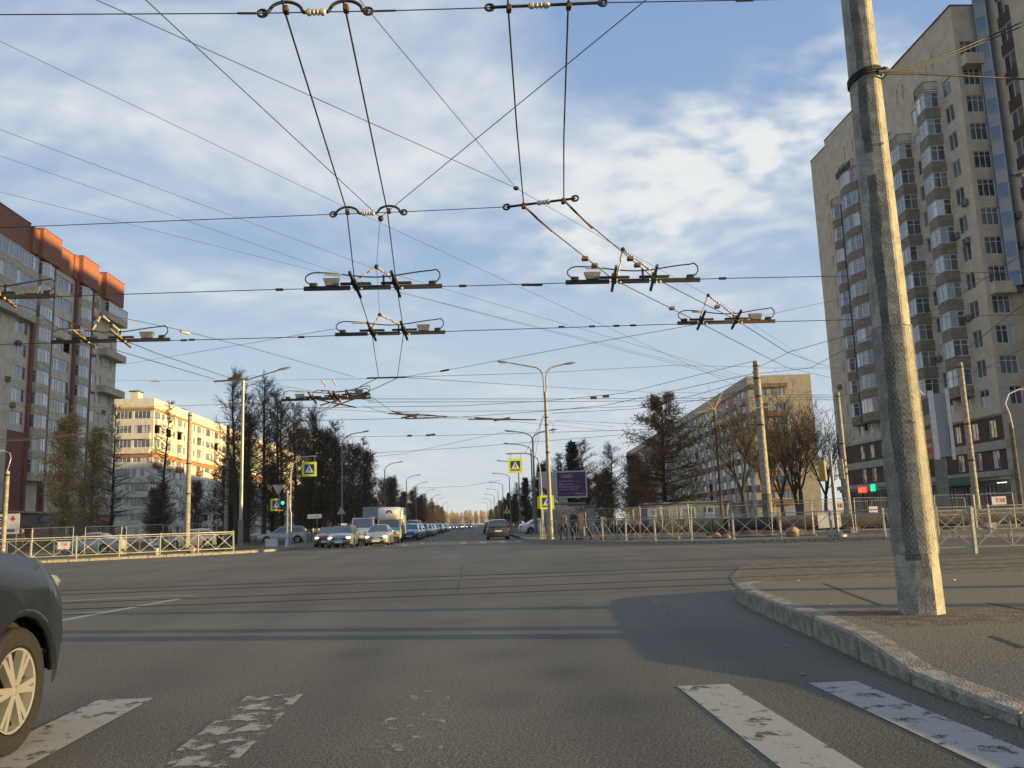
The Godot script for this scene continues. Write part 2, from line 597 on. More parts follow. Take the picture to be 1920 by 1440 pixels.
func stones(called: String, label: String, line: Array, inside: float, y0: float, height: float, step := 1.0) -> void:
	var k := Node3D.new()
	k.name = called
	add_child(k)
	k.set_meta("kind", "structure")
	k.set_meta("label", label)
	var shapes := []
	for i in 3:
		var m := MB.new()
		m.cbox(Vector3.ZERO, Vector3(0.17, height + 0.1, step - 0.015 - 0.004 * i), 0.018)
		shapes.append(m.mesh())
	var p := resample(line, step)
	for i in p.size() - 1:
		var a: Vector2 = p[i]
		var b: Vector2 = p[i + 1]
		var d := (b - a).normalized()
		var o := d.orthogonal() * inside * 0.085
		var c := (a + b) * 0.5 + o
		var z := Vector3(d.x, 0, d.y)
		var bs := Basis(Vector3.UP.cross(z), Vector3.UP, z).rotated(z, rng.randf_range(-0.02, 0.02))
		part(k, "kerb_stone", shapes[rng.randi() % 3], M.kerb, Vector3(c.x, y0 + height * 0.5 - 0.05 + rng.randf_range(-0.008, 0.008), c.y), bs)

func ground() -> void:
	var m := MB.new()
	m.quad(Vector3(-2500, -0.06, 300), Vector3(2500, -0.06, 300), Vector3(2500, -0.06, -3500), Vector3(-2500, -0.06, -3500))
	setting("ground", m, M.soil, "brown spring ground stretching to the horizon")
	# the avenue ahead and the outer parts of the cross street
	var far := MB.new()
	far.quad(Vector3(-140, -0.006, 40), Vector3(140, -0.006, 40), Vector3(140, -0.006, -62), Vector3(-140, -0.006, -62))
	far.quad(Vector3(-11.3, -0.006, -62), Vector3(3.8, -0.006, -62), Vector3(3.8, -0.006, -900), Vector3(-11.3, -0.006, -900))
	setting("road", far, M.asphalt_far, "grey asphalt avenue running straight away between trees")
	# the crossing itself, with patches, wheel paths and stains
	var n1 := FastNoiseLite.new()
	n1.seed = 4
	n1.frequency = 0.07
	n1.fractal_octaves = 4
	var n2 := FastNoiseLite.new()
	n2.seed = 9
	n2.frequency = 0.5
	n2.fractal_octaves = 3
	m = MB.new()
	m.use_col = true
	var st := 0.25
	var spots := [Vector3(0.25, -8.6, 0.30), Vector3(0.75, -7.4, 0.22), Vector3(0.2, -6.4, 0.25), Vector3(0.95, -6.1, 0.3), Vector3(-0.2, -11.5, 0.25), Vector3(1.0, -9.6, 0.3), Vector3(-4.5, -23, 0.5), Vector3(-1.2, -9.0, 0.3), Vector3(1.3, -12.9, 0.3)]
	var nx := int(56 / st)
	var nz := int(62 / st)
	var cols := []
	for j in nz + 1:
		var row := PackedColorArray()
		for i in nx + 1:
			var x := -34.0 + i * st
			var z := 6.0 - j * st
			var t := 1.0 + n1.get_noise_2d(x * 1.0, z * 2.2) * 0.30 + n1.get_noise_2d(x * 7.0 + 300, z * 0.7) * 0.34 + n2.get_noise_2d(x * 1.4, z * 1.4) * 0.16
			for lane in [-1.9, 1.6]:
				for w in [-0.75, 0.75]:
					t -= 0.13 * exp(-pow((x - lane - w) / 0.28, 2)) * (1.0 if z > -14 else 0.45)
			for s in spots:
				t *= 1.0 - 0.42 * exp(-(pow((x - s.x) / s.z, 2) + pow((z - s.y) / (s.z * 1.3), 2)))
			# repair patches cut out and filled darker
			if x > -3.6 and x < -0.4 and z < -17.0 and z > -19.6: t *= 0.86
			if x > 2.0 and x < 9.0 and z < -24 and z > -27: t *= 0.84
			if x > -14.0 and x < -8.5 and z < -19 and z > -24: t *= 0.88
			t = clampf(t, 0.35, 1.25) * 0.78
			row.append(Color(t, t, t * 0.99))
		cols.append(row)
	for j in nz:
		for i in nx:
			var x := -34.0 + i * st
			var z := 6.0 - j * st
			if z < -50 and (x < -14 or x > 5): continue
			var a := Vector3(x, 0, z)
			var b := Vector3(x + st, 0, z)
			var c := Vector3(x + st, 0, z - st)
			var d := Vector3(x, 0, z - st)
			for q in [[a, c, b, 0, 0, 1, 1, 0, 1], [a, d, c, 0, 0, 1, 0, 1, 1]]:
				for p in 3:
					m.v.append(q[p])
					m.n.append(Vector3.UP)
					var jj: int = j + (1 if q[p].z < z - 0.1 else 0)
					var ii: int = i + (1 if q[p].x > x + 0.1 else 0)
					m.c.append(cols[jj][ii])
	setting("crossing_asphalt", m, M.asphalt, "worn grey asphalt of the wide crossing with dark patches")
	# tram bed on the right, with broken edges
	var bed := []
	for i in 60: bed.append(Vector2(4.6 + i * 1.6, -15.15 + sin(i * 1.7) * 0.12 + sin(i * 0.6) * 0.1))
	for i in 60: bed.append(Vector2(99 - i * 1.6, -22.2 + sin(i * 1.3) * 0.15))
	bed.append(Vector2(6.5, -21.0))
	bed.append(Vector2(5.2, -17.5))
	setting("tram_bed", sheet(bed, 0.006), M.track_bed, "brown dusty tram track bed beside the pavement corner")
	var rails := Node3D.new()
	rails.name = "tram_track"
	add_child(rails)
	rails.set_meta("kind", "structure")
	rails.set_meta("label", "two tram tracks sunk in the asphalt across the road")
	for z in [-15.95, -17.47, -20.05, -21.57]:
		var r := MB.new()
		var g := MB.new()
		for i in 36:
			var x0 := -62.0 + i * 5.0
			var x1 := x0 + 4.985
			r.box(Vector3((x0 + x1) / 2, 0.006, z), Vector3(x1 - x0, 0.012, 0.07))
			g.box(Vector3((x0 + x1) / 2, 0.004, z + 0.065), Vector3(x1 - x0, 0.008, 0.045))
		part(rails, "rail", r, M.rail)
		part(rails, "groove", g, M.crack)
	# raised blocks behind the far kerbs
	var fr := smooth_line(FAR_RIGHT_KERB)
	var fl := smooth_line(FAR_LEFT_KERB)
	var pr := fr.duplicate()
	pr.append(Vector2(240, -33))
	pr.append(Vector2(240, -420))
	setting("far_right_verge", sheet(pr, 0.13), M.dirt, "trampled dusty verge behind the far kerb")
	var pl := fl.duplicate()
	pl.append(Vector2(-240, -420))
	pl.append(Vector2(-240, -27))
	setting("far_left_verge", sheet(pl, 0.13), M.grass, "patchy brown grass verge behind the far kerb")
	# asphalt footways along them
	var wr := []
	var wl := []
	for p in resample(fr.slice(6), 1.0): wr.append(p)
	for p in resample(fl.slice(0, fl.size() - 6), 1.0): wl.append(p)
	setting("far_right_pavement", strip_side(wr, 3.4, 0.137, 1), M.walk, "grey footway beside the pipe works")
	setting("far_left_pavement", strip_side(wl, 3.2, 0.137, 1), M.walk, "grey footway behind the low fence")
	stones("far_right_kerb", "row of concrete kerb stones in front of the fence and pipe works", clip_line(fr, -78, 40), 1, 0.0, 0.14)
	stones("far_left_kerb", "row of sunlit kerb stones curving round to the waiting cars", clip_line(fl, -78, 40), 1, 0.0, 0.14)
	near_corner()
	markings()
	cracks()

func clip_line(p: Array, zmin: float, xmax: float) -> Array:
	var o := []
	for q in p:
		if q.y > zmin and absf(q.x) < xmax: o.append(q)
	return o

func strip_side(p: Array, w: float, y: float, side: int) -> MB:
	var m := MB.new()
	var a := []
	var b := []
	for i in p.size():
		var d: Vector2 = (p[mini(i + 1, p.size() - 1)] - p[maxi(i - 1, 0)]).normalized()
		a.append(p[i] + d.orthogonal() * 0.17 * side)
		b.append(p[i] + d.orthogonal() * w * side)
	for i in p.size() - 1:
		var q := [a[i], a[i + 1], b[i + 1], b[i]]
		var e := []
		for s in q: e.append(Vector3(s.x, y, s.y))
		if (e[1] - e[0]).cross(e[2] - e[0]).y < 0: e.reverse()
		m.quad(e[0], e[1], e[2], e[3])
	return m

# the pavement corner on the right: kerb lowered at the crossing, high towards its tip
const NEAR_KERB := [[3.05, 4.0, 0.06], [3.06, 0.0, 0.06], [3.08, -3.0, 0.07], [3.10, -5.0, 0.08], [3.14, -6.3, 0.10], [3.26, -7.4, 0.21], [3.42, -8.8, 0.22], [3.58, -10.4, 0.22], [3.72, -11.7, 0.22], [3.86, -12.7, 0.22], [4.05, -13.35, 0.215], [4.36, -13.8, 0.20], [4.75, -14.0, 0.17]]

func near_corner() -> void:
	var k := Node3D.new()
	k.name = "near_kerb"
	add_child(k)
	k.set_meta("kind", "structure")
	k.set_meta("label", "high concrete kerb curving round the near pavement corner")
	var line := []
	var w := 0.20
	for a in NEAR_KERB: line.append(Vector3(a[0], a[2], a[1]))
	for i in line.size() - 1:
		var a: Vector3 = line[i]
		var b: Vector3 = line[i + 1]
		var l := Vector2(b.x - a.x, b.z - a.z).length()
		var cnt := maxi(1, int(round(l / 1.1)))
		for s in cnt:
			var p := a.lerp(b, float(s) / cnt)
			var q := a.lerp(b, float(s + 1) / cnt)
			var d := (q - p)
			d.y = 0
			d = d.normalized()
			p += d * 0.013
			q -= d * 0.013
			var o := Vector3(-d.z, 0, d.x)
			var m := MB.new()
			var ch := 0.022
			# cross-section from the road side up and over
			var sec := [[0.0, -0.08], [0.0, 1.0 - 0.0], [ch, 1.0], [w, 1.0], [w, -0.08]]
			var ra := []
			var rb := []
			for e in range(5):
				var hy_a: float = p.y
				var hy_b: float = q.y
				var off: float = sec[e][0]
				var ya := -0.08
				var yb := -0.08
				if e == 1:
					ya = hy_a - ch
					yb = hy_b - ch
				elif e == 2 or e == 3:
					ya = hy_a
					yb = hy_b
				ra.append(Vector3(p.x, ya, p.z) + o * off)
				rb.append(Vector3(q.x, yb, q.z) + o * off)
			for e in 4: m.quad(ra[e], ra[e + 1], rb[e + 1], rb[e])
			m.quad(ra[0], ra[3], ra[2], ra[1])
			m.quad(rb[1], rb[2], rb[3], rb[0])
			part(k, "kerb_stone", m, M.kerb)
	# the pavement: falls with the kerb, rises to its full height behind it
	var hts := func(x: float, z: float) -> float:
		var h := 0.2
		var h0 := 0.2
		for i in NEAR_KERB.size() - 1:
			var a: Array = NEAR_KERB[i]
			var b: Array = NEAR_KERB[i + 1]
			if z <= a[1] and z > b[1]:
				h0 = lerpf(a[2], b[2], (z - a[1]) / (b[1] - a[1]))
		h = lerpf(h0 - 0.006, 0.205, clampf((x - 3.3) / 2.6, 0, 1))
		return lerpf(h, 0.05, clampf((-z - 13.6) / 1.6, 0, 1))
	var n := FastNoiseLite.new()
	n.seed = 3
	n.frequency = 0.35
	n.fractal_octaves = 4
	var mw := MB.new()
	var md := MB.new()
	var xs := []
	var x := 2.9
	while x < 70:
		xs.append(x)
		x += 0.22 if x < 14 else 2.0
	var z := 4.0
	while z > -15.3:
		var dz := 0.25
		for i in xs.size() - 1:
			var x0: float = xs[i]
			var x1: float = xs[i + 1]
			var e := []
			for c in [[x0, z], [x1, z], [x1, z - dz], [x0, z - dz]]:
				# keep to the kerb's inner edge
				var lim := 2.9
				for s in NEAR_KERB.size() - 1:
					var a: Array = NEAR_KERB[s]
					var b: Array = NEAR_KERB[s + 1]
					if c[1] <= a[1] and c[1] > b[1]: lim = lerpf(a[0], b[0], (c[1] - a[1]) / (b[1] - a[1])) + w - 0.03
				if c[1] <= -14.0: lim = 4.9 + maxf(0, -c[1] - 14.0) * 1.4
				var xx := maxf(c[0], lim)
				e.append(Vector3(xx, hts.call(xx, c[1]), c[1]))
			if absf(e[1].x - e[0].x) < 1e-4 and absf(e[2].x - e[3].x) < 1e-4: continue
			var cx := (x0 + x1) * 0.5
			var cz := z - dz * 0.5
			# bare earth round the pole base
			var bare: float = exp(-pow((cz + 8.35) / 1.0, 2)) * (1.0 if cx > 3.75 else 0.3) + n.get_noise_2d(cx, cz * 1.6) * 0.5
			(md if bare > 0.52 else mw).quad(e[0], e[1], e[2], e[3])
		z -= dz
	setting("near_pavement", mw, M.walk, "dusty asphalt pavement corner behind the high kerb")
	setting("near_bare_earth", md, M.dirt, "strip of bare earth round the foot of the concrete pole")
	# open joints across the pavement
	for c in [[Vector3(5.194, 0.200, -12.754), Vector3(4.776, 0.200, -10.838), Vector3(4.523, 0.200, -9.587)], [Vector3(5.628, 0.200, -9.379), Vector3(5.584, 0.200, -8.689), Vector3(5.596, 0.200, -8.073)], [Vector3(4.283, 0.200, -7.146), Vector3(4.253, 0.200, -6.669)]]:
		var pts := []
		for p in c: pts.append(Vector2(p.x, p.z))
		var jm := MB.new()
		for i in pts.size() - 1:
			var a: Vector2 = pts[i]
			var b: Vector2 = pts[i + 1]
			jm.bar(Vector3(a.x, hts.call(a.x, a.y) + 0.001, a.y), Vector3(b.x, hts.call(b.x, b.y) + 0.001, b.y), 0.05, 0.004)
		setting(numbered("pavement_joint"), jm, M.crack, "dark open joint across the near pavement")
	# small litter and grit by the kerb
	for i in 12:
		var p := Vector3(rng.randf_range(2.0, 4.2), 0, rng.randf_range(-13, -5))
		if rng.randf() < 0.5: p = Vector3(rng.randf_range(4.0, 9.0), 0, rng.randf_range(-14.5, -6))
		p.y = hts.call(p.x, p.z) if p.x > 3.7 else 0.0
		var g := MB.new()
		g.cbox(Vector3.ZERO, Vector3(rng.randf_range(0.02, 0.05), 0.014, rng.randf_range(0.015, 0.04)), 0.004)
		var lit := single("litter_scrap", g, M.white if rng.randf() < 0.5 else M.kerb, "small pale scrap of litter lying by the near kerb", "litter", p + Vector3(0, 0.008, 0), Basis(Vector3.UP, rng.randf() * 6.0), "scraps of litter round the near kerb")
		lit.visible = true

func markings() -> void:
	var y := 0.005
	var zebra := Node3D.new()
	zebra.name = "crosswalk_marking"
	add_child(zebra)
	zebra.set_meta("kind", "structure")
	zebra.set_meta("label", "worn white crosswalk stripes in the near road")
	for a in [[-3.9, -2.55, -6.95, 0], [-2.93, -2.5, -7.05, 0], [-1.76, -1.33, -6.95, 1], [-0.62, -0.2, -6.85, 3], [0.42, 0.82, -6.75, 2], [1.50, 1.89, -6.6, 0], [2.46, 2.82, -6.5, 0]]:
		if a[0] == -3.9: continue
		if a[3] == 2: continue
		var m := MB.new()
		var z1: float = a[2]
		m.quad(Vector3(a[0], y, -2.4), Vector3(a[1], y, -2.4), Vector3(a[1], y, z1), Vector3(a[0], y, z1))
		part(zebra, "stripe", m, M.paint if a[3] == 0 else (M.paint_worn if a[3] == 1 else M.paint_gone))
	var lines := Node3D.new()
	lines.name = "lane_marking"
	add_child(lines)
	lines.set_meta("kind", "structure")
	lines.set_meta("label", "white painted lane lines and stop lines on the crossing")
	# lane line and the turn line on the left
	var L := [[[Vector2(-6.5, -12.8), Vector2(-5.75, -17.4)], 0.18], [[Vector2(-9.6, -14.6), Vector2(-6.2, -15.1)], 0.16], [[Vector2(-9.5, -17.6), Vector2(-7.6, -18.2), Vector2(-6.4, -18.45), Vector2(-5.75, -18.3)], 0.16], [[Vector2(-9.6, -17.0), Vector2(-7.8, -16.95)], 0.1]]
	for a in L: part(lines, "line", strip(a[0], a[1], y), M.paint_line)
	# avenue: stop line, dashes, edge lines, far crosswalk
	for i in 12:
		var z := -60.0 - i * 12.0
		part(lines, "dash", strip([Vector2(-3.6, z), Vector2(-3.6, z - 6.0)], 0.16, y), M.paint_line)
		part(lines, "dash", strip([Vector2(-7.3, z - 3), Vector2(-7.3, z - 5.0)], 0.14, y), M.paint_line)
	for x in [-10.6, -9.4, -8.2, -7.0, -5.8, -4.6, -0.6, 0.7, 2.0, 3.1]:
		part(lines, "stripe", strip([Vector2(x, -57.0), Vector2(x, -60.5)], 0.45, y), M.paint_line)
	# dashes along the far carriageway
	for i in 9:
		var x := 4.0 + i * 5.0
		part(lines, "dash", strip([Vector2(x, -31.6), Vector2(x + 2.0, -31.5)], 0.14, y), M.paint_line)
	part(lines, "line", strip([Vector2(9.0, -34.9), Vector2(60, -32.8)], 0.12, y), M.paint_line)

# cracks and tarred seams of the old asphalt
func cracks() -> void:
	var k := Node3D.new()
	k.name = "road_cracks"
	add_child(k)
	k.set_meta("kind", "structure")
	k.set_meta("label", "thin dark cracks and tarred seams in the crossing's asphalt")
	var r := RandomNumberGenerator.new()
	r.seed = 77
	var lines := [[Vector2(-0.3, -16.5), Vector2(-0.35, -30.0), 0.014], [Vector2(-4.5, -17.0), Vector2(-4.7, -34.0), 0.016], [Vector2(-16.0, -14.9), Vector2(4.2, -15.1), 0.03], [Vector2(-18.0, -18.6), Vector2(5.0, -18.9), 0.02], [Vector2(-20.0, -22.6), Vector2(9.0, -22.4), 0.03], [Vector2(-22, -25.5), Vector2(14, -25.2), 0.022], [Vector2(-24, -29.6), Vector2(20, -28.9), 0.03], [Vector2(-8, -33), Vector2(10, -33.5), 0.03], [Vector2(-3.7, -62), Vector2(-3.7, -120), 0.03]]
	for l in lines:
		var pts := []
		var n := int(l[0].distance_to(l[1]) / 0.35) + 2
		var w := Vector2.ZERO
		for i in n:
			w = w * 0.8 + Vector2(r.randfn(), r.randfn()) * 0.012
			pts.append(l[0].lerp(l[1], float(i) / (n - 1)) + w)
		var at := 0
		while at < n - 3:
			var to := mini(n, at + 5 + r.randi() % 14)
			part(k, "crack", strip(pts.slice(at, to), l[2] * r.randf_range(0.6, 1.4), 0.003), M.crack)
			at = to + r.randi() % 4

# ---------------------------------------------------------------- buildings
# Facades: local x runs to the right for someone facing them, y up, z outwards.
func frame_mesh(w: float, h: float, n: int, transom: float, d := 0.07, t := 0.06) -> Array:
	var key := "f%.2f %.2f %d %.2f" % [w, h, n, transom]
	if not cache.has(key):
		var m := MB.new()
		m.box(Vector3(0, t / 2, 0), Vector3(w, t, d))
		m.box(Vector3(0, h - t / 2, 0), Vector3(w, t, d))
		for i in n + 1:
			var x := -w / 2 + t / 2 + (w - t) * i / n
			m.box(Vector3(x, h / 2, 0.004), Vector3(t, h - 2 * t, d - 0.01))
		if transom > 0: m.box(Vector3(0, h * transom, 0.002), Vector3(w - 2 * t, t * 0.8, d - 0.02))
		var p := MB.new()
		var pw := (w - t) / n - t
		if transom > 0:
			p.box(Vector3(0, h * transom * 0.5 + t * 0.3, 0), Vector3(pw, h * transom - t * 1.4, 0.02))
			p.box(Vector3(0, h * (1 + transom) * 0.5 - t * 0.3, 0), Vector3(pw, h * (1 - transom) - t * 1.4, 0.02))
		else:
			p.box(Vector3(0, h / 2, 0), Vector3(pw, h - 2 * t, 0.02))
		cache[key] = [m.mesh(), p.mesh(), pw]
	return cache[key]

# one window: a frame with its panes as sub-parts; at is the middle of the sill
func window(parent: Node, at: Vector3, w: float, h: float, n := 2, turn := 0.0, transom := 0.0, fm: Material = null, looks = null) -> void:
	var s := frame_mesh(w, h, n, transom)
	var f := part(parent, "window", s[0], fm if fm else M.pvc, at, Basis(Vector3.UP, turn))
	var base := rng.randi() % 10
	for i in n:
		var x := -w / 2 + 0.03 + (w - 0.06) * (i + 0.5) / n
		var g: int = [0, 0, 1, 1, 0, 2, 1, 3, 0, 4][(base + rng.randi() % 3) % 10]
		if looks != null: g = looks[rng.randi() % looks.size()]
		part(f, "pane", s[1], M.glass[g], Vector3(x, 0, -0.012), Basis(Vector3.UP, rng.randf_range(-0.02, 0.02)).rotated(Vector3.RIGHT, rng.randf_range(-0.012, 0.012)))

# a wall from x0 to x1 and y0 to y1 at depth z with openings [x0, y0, x1, y1], each with reveals
func wall_holes(m: MB, x0: float, y0: float, x1: float, y1: float, holes: Array, deep := 0.18, z := 0.0) -> void:
	var xs := [x0, x1]
	var ys := [y0, y1]
	for h in holes:
		for k in [0, 2]:
			if h[k] > x0 and h[k] < x1: xs.append(h[k])
		for k in [1, 3]:
			if h[k] > y0 and h[k] < y1: ys.append(h[k])
	xs.sort()
	ys.sort()
	var ux := [xs[0]]
	for x in xs:
		if x - ux[-1] > 0.004: ux.append(x)
	var uy := [ys[0]]
	for y in ys:
		if y - uy[-1] > 0.004: uy.append(y)
	for j in uy.size() - 1:
		var run := -1
		for i in ux.size():
			var solid := false
			if i < ux.size() - 1:
				solid = true
				var cx: float = (ux[i] + ux[i + 1]) * 0.5
				var cy: float = (uy[j] + uy[j + 1]) * 0.5
				for h in holes:
					if cx > h[0] and cx < h[2] and cy > h[1] and cy < h[3]:
						solid = false
						break
			if solid and run < 0: run = i
			elif not solid and run >= 0:
				m.quad(Vector3(ux[run], uy[j], z), Vector3(ux[i], uy[j], z), Vector3(ux[i], uy[j + 1], z), Vector3(ux[run], uy[j + 1], z))
				run = -1
	for h in holes:
		var a := Vector3(h[0], h[1], z)
		var b := Vector3(h[2], h[1], z)
		var c := Vector3(h[2], h[3], z)
		var d := Vector3(h[0], h[3], z)
		var o := Vector3(0, 0, -deep)
		m.quad(a, a + o, b + o, b)
		m.quad(b, b + o, c + o, c)
		m.quad(c, c + o, d + o, d)
		m.quad(d, d + o, a + o, a)

# a projecting bay: plan is a row of points from left to right; parapet, glazing facets and slab
func bay(parent: Node, plan: Array, y0: float, parapet: float, h: float, wallm: Material, fm: Material, glazed := true, looks = null) -> void:
	var key := "bay%s %.2f %.2f" % [str(plan), parapet, h]
	if not cache.has(key):
		var q := PackedVector2Array()
		for p in plan: q.append(Vector2(p.x, p.y))
		var ix := Geometry2D.triangulate_polygon(q)
		var two := []
		for part_ in [[0.0, parapet], [h - 0.12, h]]:
			var m := MB.new()
			for i in plan.size() - 1:
				var a := Vector3(plan[i].x, part_[0], plan[i].y)
				var b := Vector3(plan[i + 1].x, part_[0], plan[i + 1].y)
				var up := Vector3(0, part_[1] - part_[0], 0)
				m.quad(a, b, b + up, a + up)
			for yy in [[part_[0], -1], [part_[1], 1]]:
				for i in range(0, ix.size(), 3):
					var a := Vector3(q[ix[i]].x, yy[0], q[ix[i]].y)
					var b := Vector3(q[ix[i + 1]].x, yy[0], q[ix[i + 1]].y)
					var c := Vector3(q[ix[i + 2]].x, yy[0], q[ix[i + 2]].y)
					if (b - a).cross(c - a).y * yy[1] < 0:
						var s := b
						b = c
						c = s
					m.tri(a, b, c)
			two.append(m.mesh())
		cache[key] = two
	var p := part(parent, "balcony", cache[key][0], wallm, Vector3(0, y0, 0))
	if h - 0.12 > parapet: part(p, "head_beam", cache[key][1], wallm)
	if not glazed:
		return
	for i in plan.size() - 1:
		var a: Vector2 = plan[i]
		var b: Vector2 = plan[i + 1]
		var l := a.distance_to(b)
		if l < 0.3: continue
		var c := (a + b) * 0.5
		var turn := atan2(-(b.y - a.y), b.x - a.x)
		var n := maxi(1, int(round(l / 0.75)))
		var sh := frame_mesh(snappedf(l - 0.02, 0.01), h - 0.12 - parapet, n, 0.68)
		var nrm := Vector3(sin(turn), 0, cos(turn))
		var f := part(p, "glazing", sh[0], fm, Vector3(c.x, parapet, c.y) - nrm * 0.05, Basis(Vector3.UP, turn))
		for k in n:
			var g: int = [1, 2, 1, 0, 2, 3, 1, 0][rng.randi() % 8]
			if looks != null: g = looks[rng.randi() % looks.size()]
			if i == 1 and looks == PALE: g = 3  # lit look of this facet put into the pane colour
			part(p, "pane", sh[1], M.glass[g], f.transform * Vector3(-l / 2 + 0.03 + (l - 0.06) * (k + 0.5) / n, 0, -0.012), Basis(Vector3.UP, turn + rng.randf_range(-0.03, 0.03)))

func ac_unit(parent: Node, at: Vector3, turn := 0.0) -> void:
	if not cache.has("ac"):
		var m := MB.new()
		m.cbox(Vector3(0, 0, 0.16), Vector3(0.8, 0.55, 0.32), 0.03)
		m.box(Vector3(-0.3, -0.3, 0.13), Vector3(0.05, 0.06, 0.36))
		m.box(Vector3(0.3, -0.3, 0.13), Vector3(0.05, 0.06, 0.36))
		var f := MB.new()
		f.lathe([[0.2, 0.0], [0.2, 0.012], [0.0, 0.012]], 12, Transform3D(Basis(Vector3.RIGHT, PI / 2), Vector3(-0.1, 0, 0.322)))
		cache["ac"] = [m.mesh(), f.mesh()]
	var o := part(parent, "air_conditioner", cache["ac"][0], M.galv_dark, at, Basis(Vector3.UP, turn))
	part(o, "fan_grille", cache["ac"][1], M.plastic)

func railing(parent: Node, plan: Array, y0: float, m: Material) -> void:
	var r := MB.new()
	for i in plan.size() - 1:
		var a := Vector3(plan[i].x, 0, plan[i].y)
		var b := Vector3(plan[i + 1].x, 0, plan[i + 1].y)
		r.bar(a + Vector3(0, 1.0, 0), b + Vector3(0, 1.0, 0), 0.05, 0.05)
		r.bar(a + Vector3(0, 0.15, 0), b + Vector3(0, 0.15, 0), 0.04, 0.04)
		var n := maxi(1, int(a.distance_to(b) / 0.16))
		for k in n + 1: r.box(a.lerp(b, float(k) / n) + Vector3(0, 0.57, 0), Vector3(0.025, 0.85, 0.025))
	part(parent, "railing", r, m, Vector3(0, y0, 0))

func block(x0: float, x1: float, y0: float, y1: float, z0: float, z1: float) -> MB:
	var m := MB.new()
	m.box(Vector3((x0 + x1) / 2, (y0 + y1) / 2, (z0 + z1) / 2), Vector3(x1 - x0, y1 - y0, z1 - z0))
	return m

func arc_plan(x0: float, x1: float, deep: float, n := 5) -> Array:
	var o := []
	for i in n + 1:
		var t := float(i) / n
		o.append(Vector2(lerpf(x0, x1, t), deep * (0.25 + 0.75 * pow(sin(PI * clampf(t, 0.06, 0.94)), 0.6))))
	o.push_front(Vector2(x0, 0))
	o.append(Vector2(x1, 0))
	return o

const PALE := [2, 1, 3, 2]

func buildings() -> void:
	right_tower()
	left_tower()
	panel_block("panel_apartment_block", "long cream nine storey apartment block with orange bands, lit by the sun", Vector3(-60.2, 0, -165), PI / 2, 215, 12.5, M.cream, M.cream, M.orange, true)
	panel_block("panel_apartment_block", "long grey nine storey apartment block with brown balcony bands behind bare trees", Vector3(61.8, 0, -336), -PI / 2 - 0.0508, 180, 12.0, M.panel_grey, M.grey_tan, M.ochre, false)
	var ob := thing("unseen_apartment_block", "tan apartment block added out of view behind the tan tower, shading the cream block's foot", "building", Vector3(104, 0, -98), -PI / 2)  # unseen block added to shade the foot of the cream block
	part(ob, "wall", block(-40, 22, 0, 34, -13, 0), M.tan)
	part(ob, "roof", block(-40.3, 22.3, 34, 34.4, -13.3, 0.3), M.roof)
	# brown tower far behind the cream block
	var t := thing("distant_tower", "distant brown tower block seen behind the tall bare trees", "building", Vector3(-78.5, 0, -400))
	part(t, "wall", block(-5.5, 4.2, 0, 46, -12, 0), M.brown)
	part(t, "corner_strip", block(4.2, 5.6, 0, 45.2, -12, 0.12), M.cream)
	part(t, "corner_strip", block(-7.0, -5.5, 0, 45.2, -12, 0.12), M.cream)
	part(t, "roof", block(-3, 2, 46, 48.2, -9, -3), M.brown)
	for k in 14:
		for x in [-3.6, -1.2, 1.2, 3.2]: window(t, Vector3(x, 3 + k * 3.0, 0.02), 1.3, 1.4, 2)

